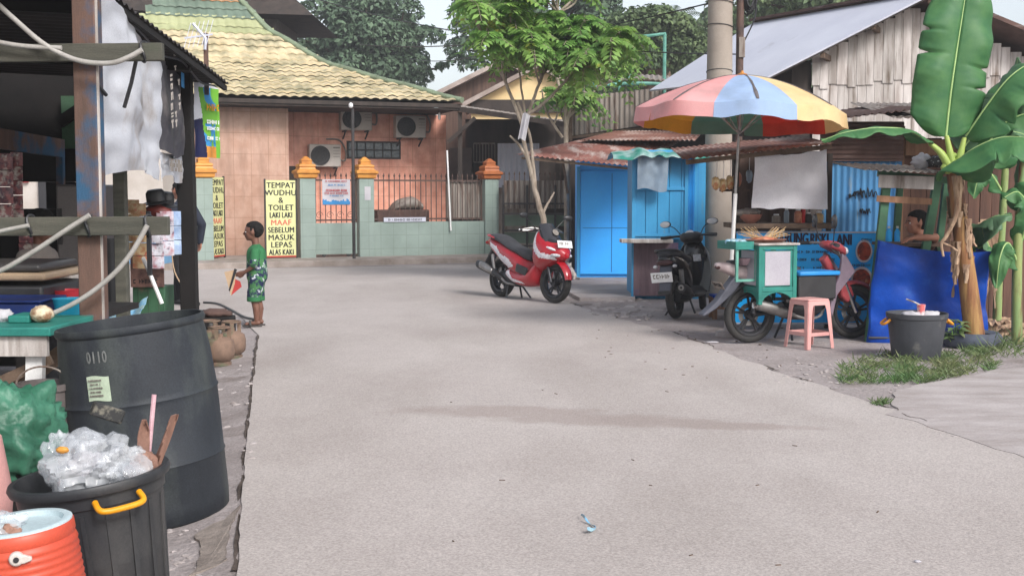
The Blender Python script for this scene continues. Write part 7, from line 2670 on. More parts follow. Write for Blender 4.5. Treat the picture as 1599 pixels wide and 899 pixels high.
for k in range(5):
    s_ = strokes(t2, 'lettering', 'ac_white', 0.22, 0, 0, 0.10, -0.055, 5, rr)
    s_.data.transform(Matrix.Translation((0.24 + 0.2 * (k % 3), 0, 0.28 + 0.22 * (k // 2))) @ Matrix.Rotation(R(82), 4, 'Y'))
MB().box((ln2 * 0.70, -0.05, 0.62), (0.16, 0.003, 0.12)).build('blue_print', 'ink_blue', t2)
t3, ln3 = hung('pale_banner', 'narrow pale banner with grey letters below the dark banner', 'banner_white', 9.28, 10.44, 1.64, 1.84, -0.01, 2.2, 0.02, nv=10)
strokes(t3, 'lettering', 'ac_grey', ln3 * 0.7, ln3 * 0.5, 0.11, 0.1, -0.035, 5, rr)
# coloured banner at far corner
A_, B_ = W(304, 180, 10.9), W(343, 180, 11.25)
t4 = thing('colour_banner', 'bright green, blue and white banner hanging at the stall far corner', 'banner', Vector((A_.x, A_.y, W(320, 246, 11).z)), math.atan2(B_.y - A_.y, B_.x - A_.x))
ln4 = math.hypot(B_.x - A_.x, B_.y - A_.y)
h4 = W(320, 118, 11).z - W(320, 246, 11).z
cols4 = ['banner_white', 'ink_navy', 'ink_green', 'ink_blue', 'pillar_cap']


def m4(cc):
    u, v = cc.x / ln4, cc.z / h4
    if v > 0.86: return 0
    if u < 0.30 + 0.25 * (0.5 - v): return 1 if v < 0.45 + 0.1 * u else 0
    if u > 0.86: return 2
    if v > 0.42: return 2 if (noise.noise((u * 3, v * 5, 1)) < 0.2) else 3
    if v < 0.14: return 4
    return 3 if noise.noise((u * 5, v * 7, 4)) > 0 else 2


mb = MB()
mb.sheet(lambda u, v: Vector((u * ln4 * (1 - 0.1 * v * 0), 0.02 * noise.noise((u * 3, v * 3, 0)) + 0.01 * math.sin(u * 9), v * h4 - 0.10 * u * v)), 60, 120, 0.003)
for q, f in enumerate(mb.f):
    mb.mi[q] = m4(sum((Vector(mb.v[i]) for i in f), Vector()) / len(f))
mb.build('sheet', cols4, t4)
strokes(t4, 'lettering', 'handle_yellow', ln4 * 0.5, ln4 * 0.62, h4 * 0.62, 0.06, -0.03, 5, rr)
strokes(t4, 'lettering', 'ink_white', ln4 * 0.5, ln4 * 0.62, h4 * 0.44, 0.035, -0.03, 5, rr)
strokes(t4, 'lettering', 'ink_white', ln4 * 0.5, ln4 * 0.62, h4 * 0.36, 0.03, -0.03, 5, rr)
strokes(t4, 'lettering', 'ink_white', ln4 * 0.5, ln4 * 0.62, h4 * 0.24, 0.03, -0.03, 5, rr)
# black ties over the white banner
tag(MB().tube([W(213, 92, 6.74), W(205, 130, 6.76), W(194, 168, 6.8)], 0.011, 6).build('strap', 'black_plastic'), 'long black tie hanging from the upper beam before the white banner', 'strap', 'black ties on the stall')
tag(MB().tube([W(146, 124, 6.78), W(156, 137, 6.8), W(166, 149, 6.85)], 0.011, 6).build('strap', 'black_plastic'), 'short black tie beside the brown corner post', 'strap', 'black ties on the stall')
mb = MB()
for (px, y0, y1) in ((225, 66, 97), (48, 336, 369), (232, 336, 371), (138, 336, 369)):
    p0, p1 = W(px, y0, 6.7), W(px, y1, 6.7)
    pts_ = [((p0 + p1) / 2) + Vector((0.012 * math.sin(a * 2), 0.034 * math.sin(a), (p0.z - p1.z) / 2 * math.cos(a))) for a in np.linspace(0, 2 * PI, 17)]
    MB().tube(pts_, 0.009, 6).build('rope_tie', 'black_plastic', stl, world=True)
# hoses
for q, (pts_, r_, lb) in enumerate((
        ([(-30, -18), (20, 28), (70, 70), (120, 94), (170, 99), (200, 90), (222, 78)], 0.014, 'grey hose sagging from top left corner to the upper beam end'),
        ([(-30, 60), (20, 70), (60, 74), (96, 75)], 0.013, 'grey hose lying along the upper beam'),
        ([(-30, 434), (10, 418), (60, 388), (105, 358), (140, 336)], 0.014, 'grey hose rising left of the corner post to the lower beam'),
        ([(-30, 497), (40, 499), (80, 490), (130, 465), (175, 430), (205, 395), (230, 352)], 0.014, 'grey hose sagging low past the drum to the lower beam end'),
        ([(-30, 368), (10, 359), (45, 352)], 0.012, 'short grey hose end at the left of the lower beam'))):
    tag(MB().tube(catmull([W(x, y, 6.62) for x, y in pts_], 8), r_, 10).build('hose', 'grey_hose'), lb, 'hose', 'grey hoses slung on the stall beams')

# goods inside the stall
fr_ = thing('freezer', 'plain grey freezer cabinet standing in the dark stall', 'freezer', W(112, 400, 10.2))
fr_.location.z = 0
a, c = W(86, 288, 10.2), W(152, 470, 10.2)
MB().box2((a.x, 10.2, 0.0), (c.x, 10.8, a.z)).build('body', pm('fridge_grey', A(134, 128, 126), A(118, 112, 110), scale=2, rough=0.5, bump=0), fr_, world=True, bevel=0.02)
MB().box2((a.x + 0.02, 10.17, a.z - 0.5), (a.x + 0.05, 10.197, a.z - 0.2)).build('handle', 'iron_dark', fr_, world=True)
pm('sachet_mix', A(150, 90, 90), A(90, 60, 70), scale=24, rough=0.35, bump=0.1, ramp=(0.42, 0.58), c3=A(190, 180, 170), c3scale=18, c3thr=0.58)
pm('snack_strip', A(214, 190, 150), A(190, 140, 100), scale=18, rough=0.35, bump=0.2, ramp=(0.42, 0.58), c3=A(210, 90, 80), c3scale=12, c3thr=0.62)
pm('packet_pale', A(220, 220, 230), A(190, 130, 140), scale=14, rough=0.35, bump=0.2, ramp=(0.45, 0.62), c3=A(60, 60, 90), c3scale=16, c3thr=0.6)


def strip(px, y0, y1, Y, w_, mat, lb, grp, seed):
    p0, p1 = W(px, y0, Y), W(px, y1, Y)
    n = max(3, int((p0.z - p1.z) / 0.10))
    t_ = thing('sachet_strip', lb, 'sachet strip', p0, 0.2 * math.sin(seed), grp)
    for k in range(n):
        z1_ = -(p0.z - p1.z) * k / n
        z2_ = -(p0.z - p1.z) * (k + 1) / n + 0.006
        MB().sheet(lambda u, v: Vector(((u - 0.5) * w_, 0.012 * math.sin(PI * u) * math.sin(PI * v) * (1 if k % 2 else -1) - 0.02 + 0.015 * math.sin(k + seed), z1_ + (z2_ - z1_) * v)), 5, 4, 0.006).build('sachet', mat, t_)
    return t_


g1 = 'strips of sachets hanging in the stall'
strip(8, 240, 345, 8.6, 0.10, 'sachet_mix', 'leftmost dark red sachet strip in the shaded stall', g1, 1)
strip(26, 238, 350, 8.7, 0.08, 'sachet_mix', 'second dark red sachet strip from the left in shaded stall', g1, 2)
strip(42, 360, 420, 9.0, 0.10, 'sachet_mix', 'low sachet strip below the lower beam beside the shopkeeper', g1, 3)
strip(206, 312, 400, 10.3, 0.16, 'snack_strip', 'yellowish snack strip hanging left of the black hats', g1, 4)
strip(219, 318, 420, 10.2, 0.14, 'snack_strip', 'tan snack strip hanging beneath the black hats', g1, 5)
strip(244, 360, 420, 10.3, 0.13, 'packet_pale', 'pale speckled packet strip above the picture board', g1, 6)
strip(258, 330, 400, 10.35, 0.14, 'packet_pale', 'pale red and white packet strip near the far post', g1, 7)
strip(271, 330, 398, 10.4, 0.12, pm('packet_blue', A(190, 210, 234), A(120, 150, 200), scale=10, rough=0.35, bump=0.1), 'pale blue packet strip nearest the far post', g1, 8)
for q, (px, py, lb) in enumerate(((243, 306, 'black brimmed hat hanging above the red bag'), (260, 310, 'smaller black hat hanging nearest the far post'))):
    t_ = thing('hat', lb, 'hat', W(px, py, 10.4 + 0.06 * q), 0.5 * q, 'black hats hanging in the stall', tilt=(R(8), R(-6 + 14 * q), 0))
    k_ = 1 - 0.2 * q
    MB().lathe([(0.085 * k_, -0.05), (0.08 * k_, 0.03), (0.06 * k_, 0.055), (0, 0.06)], 20, Matrix.Diagonal((1, 0.85, 1, 1))).build('crown', 'black_plastic', t_)
    MB().lathe([(0.07 * k_, -0.048), (0.13 * k_, -0.062), (0.132 * k_, -0.056), (0.07 * k_, -0.04)], 22).build('brim', 'black_plastic', t_)
tag(MB().ell(W(246, 330, 10.4), (0.12, 0.08, 0.06), 16, 10, fn=lambda d: 1 + 0.2 * noise.noise(d * 2.5)).build('bag', pm('dark_red', A(150, 60, 50), A(90, 40, 36), scale=7, rough=0.5), smooth=True), 'dark red bag hanging under the black hats', 'bag')
a, c = W(204, 396, 10.6), W(256, 448, 10.6)
pb = thing('picture_board', 'brown printed picture board leaning at the stall far end', 'board', ((a.x + c.x) / 2, 10.6, c.z), 0.1)
MB().box((0, 0, (a.z - c.z) / 2), (c.x - a.x, 0.02, a.z - c.z)).build('panel', pm('print_brown', A(150, 112, 100), A(96, 70, 66), scale=7, rough=0.5, ramp=(0.42, 0.58), c3=A(214, 200, 190), c3scale=5, c3thr=0.62, bump=0), pb)
strokes(pb, 'lettering', 'ink_black', 0.2, -0.02, 0.05, 0.04, -0.0125, 5, rr)
c2_ = W(230, 474, 10.6)
gc = thing('crate', 'green crate standing under the picture board', 'crate', ((a.x + c.x) / 2, 10.62, 0))
MB().box2((-0.14, 0, 0.0), (0.14, 0.3, c.z)).build('body', 'green_post', gc, bevel=0.006)
mb = MB()
for x in (-0.09, 0.0, 0.09):
    mb.box((x, -0.004, c.z / 2), (0.012, 0.006, c.z - 0.04))
mb.build('slat', 'green_panel', gc)
tag(MB().tube([W(223, 402, 10.0), W(236, 432, 10.0), W(253, 474, 10.0)], 0.017, 8).build('white_tube', 'white_paint'), 'white folded parasol tube leaning at the stall far end', 'tube')
tag(MB().sheet(lambda u, v: W(170, 372, 9.3) + Vector(((u - .5) * 0.17, 0.03 * math.sin(u * 9), -0.52 * v)), 12, 8, 0.01).build('trousers', 'black_plastic'), 'black trousers hanging from the lower beam behind the corner post', 'trousers')
tag(MB().sheet(lambda u, v: W(196, 470, 9.6) + Vector(((u - .5) * 0.36, -0.25 * v, 0.05 * math.sin(u * 7) - 0.14 * v + 0.05 * noise.noise((u * 5, v * 5, 2)))), 16, 8, 0.006).build('tarpaulin', 'sachet_blue'), 'small pale blue plastic tarp lump behind the drum', 'tarpaulin')
mb = MB().box2((W(229, 340, 9.9).x, 9.88, W(229, 430, 9.9).z), (W(235, 340, 9.9).x, 9.92, W(229, 330, 9.9).z))
tag(mb.build('strap', 'black_plastic'), 'long flat black strap hanging from the lower beam end', 'strap', 'black ties on the stall')

# cooler box, basins, tables on the left
tb = thing('stall_table', 'dark stall table carrying black box and basins behind the hoses', 'table', (-3.0, 7.5, 0))
zt = W(60, 497, 7.2).z
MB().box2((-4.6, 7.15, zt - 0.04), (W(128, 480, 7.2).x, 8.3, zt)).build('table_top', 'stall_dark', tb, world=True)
for x in (-4.3, -3.0):
    MB().box2((x, 7.3, gz(x, 7.3) - 0.05), (x + 0.06, 7.36, zt - 0.042)).build('leg', 'stall_dark', tb, world=True)
mb = MB().box2((-4.4, 7.12, zt + 0.001), (W(69, 480, 7.2).x, 7.5, W(60, 471, 7.2).z))
tub = thing('navy_tub', 'long navy blue plastic tub at the left under the black box', 'tub', (-3.4, 7.3, zt))
mb.build('body', 'navy_plastic', tub, world=True, bevel=0.015)
MB().box2((-4.42, 7.10, W(60, 471, 7.2).z + 0.001), (W(69, 480, 7.2).x + 0.02, 7.52, W(60, 467, 7.2).z)).build('rim', 'navy_plastic', tub, world=True, bevel=0.006)


def basin(lb, px0, px1, y0, y1, Y, mat, zb):
    x0, x1 = W(px0, y0, Y).x, W(px1, y0, Y).x
    z1_ = W(px0, y0, Y).z
    t_ = thing('basin', lb, 'basin', ((x0 + x1) / 2, Y + (x1 - x0) / 2, zb), 0, 'plastic basins in the stall')
    r_ = (x1 - x0) / 2
    MB().lathe([(r_ * 0.78, 0), (r_ * 0.95, z1_ - zb - 0.01), (r_, z1_ - zb), (r_ * 0.93, z1_ - zb), (r_ * 0.76, 0.012), (0, 0.012)], 28).build('body', mat, t_)
    return t_


basin('bright cyan basin on the stall table beside the corner post', 72, 128, 468, 496, 7.15, 'cyan_plastic', zt + 0.001)
cb = thing('cool_box', 'black cool box with pale tan lid on the stall table', 'box', (-3.4, 7.8, zt))
x1 = W(70, 440, 7.6).x
zb2 = W(50, 470, 7.6).z
MB().box2((-4.3, 7.56, zt + 0.001), (x1, 8.25, W(50, 445, 7.6).z)).build('body', 'black_plastic', cb, world=True, bevel=0.02)
la, lb_ = W(-60, 437, 7.55), W(66, 447, 7.55)
MB().box2((-4.35, 7.52, la.z - 0.005), (x1 + 0.03, 8.27, la.z + 0.045)).build('lid', pm('tan_lid', A(196, 170, 140), A(170, 146, 120), scale=1.6, rough=0.4, bump=0.02), cb, world=True, bevel=0.018)
MB().box2((-4.3, 7.56, la.z + 0.046), (x1 - 0.01, 8.23, la.z + 0.10)).build('lid_top', pm('lid_grey', A(84, 80, 80), A(66, 64, 64), scale=2, rough=0.35, bump=0.02), cb, world=True, bevel=0.022)
basin('red basin perched behind the cyan basin', 68, 117, 454, 471, 7.75, 'red_plastic', zt + 0.06)
tw = thing('white_box', 'white plastic box end beside the cool box', 'box', W(95, 440, 8.45))
tw.location.z = zt + 0.001
MB().box2((W(60, 430, 8.4).x, 8.4, zt + 0.001), (W(112, 430, 8.4).x, 8.8, W(90, 428, 8.4).z)).build('body', 'ac_white', tw, world=True, bevel=0.02)

# teal topped table
tt = thing('teal_table', 'teal topped table with white legs beside the black drum', 'table', W(40, 530, 6.2))
tt.location.z = 0
z1_ = W(40, 508, 6.2).z
xr_ = W(90, 515, 6.2).x
MB().box2((-4.2, 6.1, z1_ - 0.045), (xr_, 6.75, z1_)).build('table_top', 'teal_paint', tt, world=True, bevel=0.006)
MB().box2((-4.18, 6.13, z1_ - 0.15), (xr_ - 0.03, 6.16, z1_ - 0.046)).build('apron', 'weathered_plank', tt, world=True)
for x in (xr_ - 0.11, -3.9):
    MB().bar((x, 6.2, z1_ - 0.046), (x - 0.05, 6.2, gz(x, 6.2) - 0.04), 0.085, 0.05).build('leg', 'white_paint', tt, world=True)
    MB().bar((x, 6.7, z1_ - 0.046), (x + 0.02, 6.7, gz(x, 6.7) - 0.04), 0.085, 0.05).build('leg', 'white_paint', tt, world=True)
MB().bar(W(-10, 600, 6.22), W(80, 560, 6.24), 0.03, 0.055).build('brace', 'bark_brown', tt, world=True)
p = W(66, 500, 6.35)
tag(MB().ell((p.x, 6.35, z1_ + 0.045), (0.06, 0.06, 0.045), 18, 12, fn=lambda d: 1 + 0.18 * noise.noise(d * 5)).build('fruit', pm('fruit_speckle', A(160, 120, 90), A(226, 210, 180), scale=22, ramp=(0.45, 0.6), bump=0.2), smooth=True), 'speckled brown fruit lying on the teal table', 'fruit')
tag(MB().box2((W(12, 500, 6.3).x, 6.3, z1_ + 0.001), (W(45, 500, 6.3).x, 6.5, z1_ + 0.04)).build('teal_box', 'teal_paint', bevel=0.006), 'low teal box lid lying on the teal table', 'lid')
tag(MB().ell((W(4, 495, 6.4).x, 6.4, z1_ + 0.03), (0.05, 0.06, 0.035), 14, 10, fn=lambda d: 1 + 0.4 * noise.noise(d * 2)).build('plastic_bag', 'white_cloth', smooth=True), 'small white plastic bag on the teal table', 'bag')
# planks, bucket, sack, pink tub under the table
for q, (a, c, lb) in enumerate(((W(92, 690, 6.0), W(128, 560, 6.6), 'short brown plank leaning behind the drum'), (W(70, 650, 6.35), W(118, 640, 6.4), 'brown plank lying low between bucket and drum'),
                               (W(-20, 640, 6.6), W(110, 540, 6.7), 'long reddish plank slanting under the teal table'))):
    a.z = max(a.z, gz(a.x, a.y) + 0.06)
    tag(MB().bar(a, c, 0.03, 0.09).build('plank', ['raw_wood', 'stall_post', 'bark_brown'][q]), lb, 'plank', 'planks under the teal table')
bx_ = W(38, 640, 5.5)
bu = thing('bucket', 'dull grey plastic bucket under the teal table', 'bucket', (bx_.x, 5.75, gz(bx_.x, 5.75)))
hb = W(38, 597, 5.75).z - bu.location.z
MB().lathe([(0.085, 0), (0.125, hb - 0.03), (0.135, hb - 0.03), (0.135, hb), (0.12, hb), (0.08, 0.02), (0, 0.02)], 28).build('body', pm('bucket_grey', A(120, 112, 110), A(96, 88, 86), scale=3, rough=0.6), bu)
MB().tube([(0.13 * math.cos(a), -0.02, hb - 0.02 + 0.10 * math.sin(a)) for a in np.linspace(0.1, PI - 0.1, 14)], 0.005, 6).build('handle', 'zinc_grey', bu)
sk_ = W(10, 680, 4.9)
mb = MB().ell((0, 0, 0), (0.23, 0.22, 0.24), 72, 48, fn=lambda d: 0.92 + 0.22 * noise.noise(d * 1.8) + 0.30 * abs(noise.noise(d * 3.2)) + 0.14 * abs(noise.noise(d * 7)) + 0.03 * noise.noise(d * 12) - 0.12 * max(0, -d.z))
gs = thing('green_sack', 'crumpled green plastic sack slumped at the left edge behind the bin', 'sack', (W(4, 690, 4.9).x, 4.95, 0.50))
mb.build('sack', 'green_sack', gs, smooth=True)
MB().lathe([(0.15, -0.66), (0.18, -0.10), (0.0, -0.1)], 20).build('pedestal_tub', 'stall_dark', gs)
pk = thing('pink_tub', 'pink plastic tub partly out of frame at left edge', 'tub', (W(-50, 740, 4.45).x, 4.45, gz(-1.98, 4.45)))
hb = W(0, 688, 4.4).z - pk.location.z
MB().lathe([(0.11, 0), (0.155, hb * 0.7), (0.12, hb), (0.11, hb), (0.10, 0.02), (0, 0.02)], 28).build('body', 'pink_plastic', pk)

# ------------------------------------------------------------------ drum, bin and water cooler in the foreground
TL = R(-6.5)     # the shoulder slopes: things lean to the left


def leaned(name, label, cat, x, y, tilt=TL, rz=0.0):
    return thing(name, label, cat, (x, y, gz(x, y) - 0.012), tilt=(R(1.0), tilt, rz))


dm = leaned('plastic_drum', 'big black open plastic drum with paper label, leaning left on sloping ground', 'drum', -1.76, 5.95)
hd_ = 0.985
pm('drum_chalk', A(150, 152, 150, 1.5), A(110, 114, 112, 1.5), scale=20, rough=0.8, bump=0)
prof_ = [(0.325, 0.0), (0.352, 0.025), (0.36, 0.10), (0.364, 0.29), (0.370, 0.30), (0.364, 0.31), (0.366, 0.59), (0.3665, 0.608), (0.373, 0.62), (0.3665, 0.632), (0.366, 0.65), (0.361, 0.80), (0.352, 0.90),
         (0.345, 0.945), (0.352, 0.95), (0.358, 0.965), (0.352, 0.985), (0.34, 0.985), (0.336, 0.94), (0.35, 0.62), (0.34, 0.05), (0.0, 0.04)]
mb = MB().lathe(prof_, 72)
g = random.Random(30)
mb.v = [(x + 0.006 * noise.noise((x * 3, y * 3, z * 3)), y + 0.006 * noise.noise((x * 3, y * 3, z * 3 + 9)), z) for x, y, z in mb.v]
mb.build('body', 'drum_black', dm, smooth=50)


def on_drum(ang, z_, r_, out=0.002):
    a = ang
    return Matrix.Translation((r_ * math.sin(a), -r_ * math.cos(a), z_)) @ rotz(a)


pmx = MB().sheet(lambda u, v: ((0.3685 - 0.004 * v) * math.sin(-0.36 + 0.31 * u), -(0.3685 - 0.004 * v) * math.cos(-0.36 + 0.31 * u), 0.66 + 0.115 * v + 0.004 * math.sin(u * 5)), 8, 4, 0.002)
lb_ = pmx.build('paper_label', pm('label_paper', A(206, 220, 196), A(190, 206, 180), scale=6, rough=0.6, bump=0), dm)
for k in range(5):
    s_ = strokes(lb_, 'label_writing', 'ac_grey', 0.07 - 0.012 * (k % 2), 0, 0, 0.008, 0, 5, rr)
    s_.data.transform(on_drum(-0.235, 0.758 - k * 0.018, 0.3705))
for q, ch in enumerate('0110'):
    text(ch, 'embossed_number', 'drum_chalk', dm, on_drum(-0.30 + 0.075 * q, 0.86, 0.3575) @ TM, 0.075, 0.001, 0.6)
MB().lathe([(0.0, 0.62), (0.33, 0.60), (0.0, 0.58)], 30).build('contents', 'stall_dark', dm)

bn_ = leaned('waste_bin', 'black waste bin with yellow handles heaped with clear plastic bags', 'bin', -1.405, 4.2, R(-6.5))
hb = 0.625
prof_ = [(0.185, 0.0), (0.195, 0.01), (0.235, hb - 0.075), (0.247, hb - 0.07), (0.25, hb - 0.03), (0.268, hb - 0.025), (0.274, hb - 0.008), (0.268, hb + 0.006), (0.25, hb + 0.006), (0.24, hb - 0.06), (0.19, 0.02), (0, 0.02)]
MB().lathe(prof_, 72).build('body', 'bin_black', bn_, smooth=50)
mb = MB()
for k in range(18):
    a = 2 * PI * k / 18
    d_ = Vector((math.cos(a), math.sin(a), 0))
    mb.bar(d_ * 0.197 + Vector((0, 0, 0.02)), d_ * 0.236 + Vector((0, 0, hb - 0.09)), 0.018, 0.008, up=d_)
mb.build('rib', 'bin_black', bn_)
for a in (R(-52), R(134)):
    M0 = rotz(a)
    mb = MB().tube(catmull([M0 @ Vector(v) for v in ((0.250, -0.075, hb - 0.045), (0.292, -0.070, hb - 0.07), (0.30, 0.0, hb - 0.075), (0.292, 0.070, hb - 0.07), (0.250, 0.075, hb - 0.045))], 6), 0.0105, 10)
    mb.build('handle', 'handle_yellow', bn_)
Mb = full(bn_)


def crumple(c, r, seed, n=64, amp=0.35):
    rx, ry, rz_ = r

    def f(d):
        p = d * 2.0 + Vector((seed * 3.1, 0, 0))
        a = abs(noise.noise(p * 0.8)) * 0.85 + abs(noise.noise(p * 1.7)) * 0.30 + abs(noise.noise(p * 3.6)) * 0.05
        return 0.80 + amp * (a * 2 - 0.35)
    return MB().ell(c, r, n, n // 2, fn=f)


for q, (c_, r_, lb) in enumerate((((0.03, -0.02, hb + 0.03), (0.175, 0.17, 0.125), 'large crumpled clear plastic bag heaped on the black bin'),
                                 ((-0.09, 0.02, hb + 0.05), (0.08, 0.08, 0.12), 'small upright clear bag at left on the black bin'),
                                 ((0.13, -0.02, hb + 0.01), (0.10, 0.11, 0.09), 'clear plastic bag bulging at the bin right side'))):
    o = crumple(Vector(c_), r_, q + 1).xf(Mb).build('plastic_bag', 'clear_bag', smooth=38)
    tag(o, lb, 'bag', 'plastic bags heaped on the black bin')
tag(crumple(Vector((-0.01, 0.0, hb + 0.03)), (0.07, 0.07, 0.05), 9).xf(Mb).build('white_waste', 'white_cloth', smooth=38), 'white crumpled waste inside the clear bags', 'waste', kind='thing')
tag(MB().ell(Mb @ Vector((-0.03, -0.13, hb + 0.12)), (0.022, 0.012, 0.012), 14, 8, fn=lambda d: 1 + 0.3 * noise.noise(d * 3)).build('food_wrapper', 'pillar_cap', smooth=True), 'orange wrapper pressed inside the clear bags', 'wrapper')
tag(MB().box((0, 0, 0), (0.11, 0.06, 0.05)).xf(Mb @ Matrix.Translation((0.05, 0.12, hb + 0.19)) @ rotz(0.5) @ Matrix.Rotation(0.5, 4, 'Y')).build('carton', pm('carton_dark', A(120, 116, 104), A(50, 50, 50), scale=20, ramp=(0.45, 0.55), bump=0), bevel=0.006), 'dark printed carton atop the plastic waste in bin', 'carton')
tag(MB().tube([Mb @ Vector((0.175, 0.06, hb - 0.05)), Mb @ Vector((0.235, 0.09, hb + 0.24))], 0.0085, 8).build('stick', pm('pink_straw', A(226, 190, 196), A(200, 150, 160), scale=14, bump=0)), 'pale pink striped tube sticking up from the bin', 'stick', 'sticks poking from the bin')
mb = MB()
o_ = Mb @ Vector((0.20, 0.02, hb - 0.05))
d1, d2 = Mb.to_3x3() @ Vector((0.12, 0.0, 0.22)), Mb.to_3x3() @ Vector((0.04, 0.0, 0.26))
mb.sheet(lambda u, v: o_ + d1 * v + Vector((0.05 * (u - 0.5) * (1 - v * 0.75), 0.02 * math.sin(u * 4 + v * 5), 0)), 4, 10, 0.004)
mb.sheet(lambda u, v: o_ + Vector((-0.03, 0.02, 0)) + d2 * v * 0.8 + Vector((0.06 * (u - 0.5) * (1 - v * 0.7), 0.02 * math.sin(u * 3 + v * 7), 0)), 4, 10, 0.004)
tag(mb.build('dry_leaf', pm('dry_leaf', A(170, 130, 112), A(130, 96, 82), scale=8, rough=0.7)), 'dry forked brown leaf standing in the bin', 'leaf')
tag(crumple(Vector((0.19, 0.0, hb + 0.0)), (0.06, 0.06, 0.07), 21, 32).xf(Mb).build('brown_paper', 'dry_leaf', smooth=38), 'crumpled brown paper wedged at the bin right rim', 'paper')

# orange water cooler
cx_, cy_ = W(60, 808, 3.62).x, 3.62
wc = leaned('water_cooler', 'ribbed orange water cooler without lid at the bottom left corner', 'water cooler', cx_, cy_, R(-5.0))
hb = W(60, 808, 3.62).z - gz(cx_, cy_)
prof_ = [(0.165, 0.0), (0.17, 0.02)]
nrib = 25
for k in range(nrib * 4):
    z_ = 0.03 + (hb - 0.075) * k / (nrib * 4)
    prof_.append((0.177 - 0.020 * (z_ / hb) ** 2 + 0.0019 * math.sin(2 * PI * k / 4 + 0.2), z_))
prof_ += [(0.154, hb - 0.045), (0.158, hb - 0.035), (0.156, hb - 0.006), (0.150, hb - 0.001)]
MB().lathe(prof_ + [(0.13, hb - 0.003), (0.13, 0.03), (0, 0.03)], 64).build('body', 'cooler_orange', wc, smooth=50)
MB().lathe([(0.1525, hb - 0.012), (0.1525, hb + 0.002), (0.146, hb + 0.006), (0.128, hb + 0.004), (0.122, hb - 0.02), (0.118, hb - 0.12), (0.0, hb - 0.13)], 56).build('rim', 'cooler_rim', wc, smooth=50)
Ms = rotz(R(17))
mb = MB().lathe([(0, 0), (0.021, 0), (0.021, 0.014), (0.017, 0.02), (0, 0.02)], 24, Ms @ Matrix.Translation((0.0, -0.158, hb - 0.062)) @ Matrix.Rotation(R(90), 4, 'X'))
mb.prism([(0.0, hb - 0.048), (0.02, hb - 0.052), (0.042, hb - 0.062), (0.042, hb - 0.072), (0.02, hb - 0.078), (0.0, hb - 0.077)], -0.176, -0.160, Ms)
tp2 = mb.build('tap', 'ac_white', wc, bevel=0.003)
MB().lathe([(0, 0), (0.008, 0), (0.008, 0.004), (0, 0.004)], 14, Ms @ Matrix.Translation((0.0, -0.1785, hb - 0.062)) @ Matrix.Rotation(R(90), 4, 'X')).build('tap_button', 'black_plastic', tp2)
Mc = full(wc)
tag(crumple(Vector((-0.05, -0.01, hb - 0.005)), (0.075, 0.085, 0.05), 31, 48).xf(Mc).build('plastic_bag', 'clear_bag', smooth=38), 'crumpled clear plastic bag stuffed in the orange cooler', 'bag')
tag(crumple(Vector((-0.01, -0.05, hb - 0.01)), (0.035, 0.03, 0.025), 35, 24).xf(Mc).build('brown_waste', 'dry_leaf', smooth=38), 'small brown waste lump in the orange cooler', 'waste')

# ------------------------------------------------------------------ gas cylinders and stub post
for q, (px, py, lb) in enumerate(((344, 565, 'nearest rusty gas cylinder beside the road edge'), (362, 556, 'right hand rusty gas cylinder at the road edge'), (330, 552, 'rear dark gas cylinder nearest the stall post'))):
    p = G(px, py)
    Y = p.y + 0.06
    t_ = thing('gas_cylinder', lb, 'gas cylinder', (W(px, py, Y).x, Y, gz(p.x, Y)), 0.4 * q, 'gas cylinders by the stall')
    MB().lathe([(0.10, 0.0), (0.10, 0.03), (0.085, 0.035), (0.125, 0.07), (0.133, 0.12), (0.133, 0.18), (0.12, 0.225), (0.08, 0.25), (0.03, 0.258), (0.03, 0.29), (0, 0.29)], 28).build('body', 'lpg_rust', t_)
    mb = MB()
    mb.tube([(0.085 * math.cos(a), 0.085 * math.sin(a), 0.345) for a in np.linspace(0, 2 * PI, 20)], 0.009, 7)
    for a in (0.4, 2.5, 4.6):
        mb.bar((0.085 * math.cos(a), 0.085 * math.sin(a), 0.235), (0.085 * math.cos(a), 0.085 * math.sin(a), 0.345), 0.035, 0.008)
    mb.build('collar', 'lpg_rust', t_)
    MB().lathe([(0.018, 0.29), (0.018, 0.32), (0, 0.32)], 10).build('valve', 'steel', t_)
p = G(338, 545)
tray_ = thing('crate', 'low dark crate with cloth on top behind the gas cylinders', 'crate', (W(334, 520, 12.4).x, 12.4, 0.0))
MB().box2((-0.18, 0, 0), (0.16, 0.3, 0.26)).build('body', 'stall_dark', tray_, bevel=0.01)
MB().ell((-0.01, 0.13, 0.29), (0.16, 0.14, 0.05), 18, 10, fn=lambda d: 1 + 0.3 * noise.noise(d * 2.5)).build('cloth', 'rust_dark', tray_, smooth=True)
p = G(312, 500)
tag(MB().lathe([(0.05, 0.0), (0.05, 0.33), (0.0, 0.335)], 12, Matrix.Translation((W(312, 480, 12.0).x, 12.0, gz(-3.0, 12.0)))).build('stub_post', 'stall_dark'), 'short dark stub post at the foot of the far stall post', 'post')
pts_ = [G(px, py, 0.02) for px, py in ((318, 472), (340, 474), (360, 483), (380, 494), (396, 498))]
tag(MB().tube(catmull(pts_, 6), 0.014, 8).build('hose', 'black_plastic'), 'black hose lying on the ground towards the boy', 'hose')
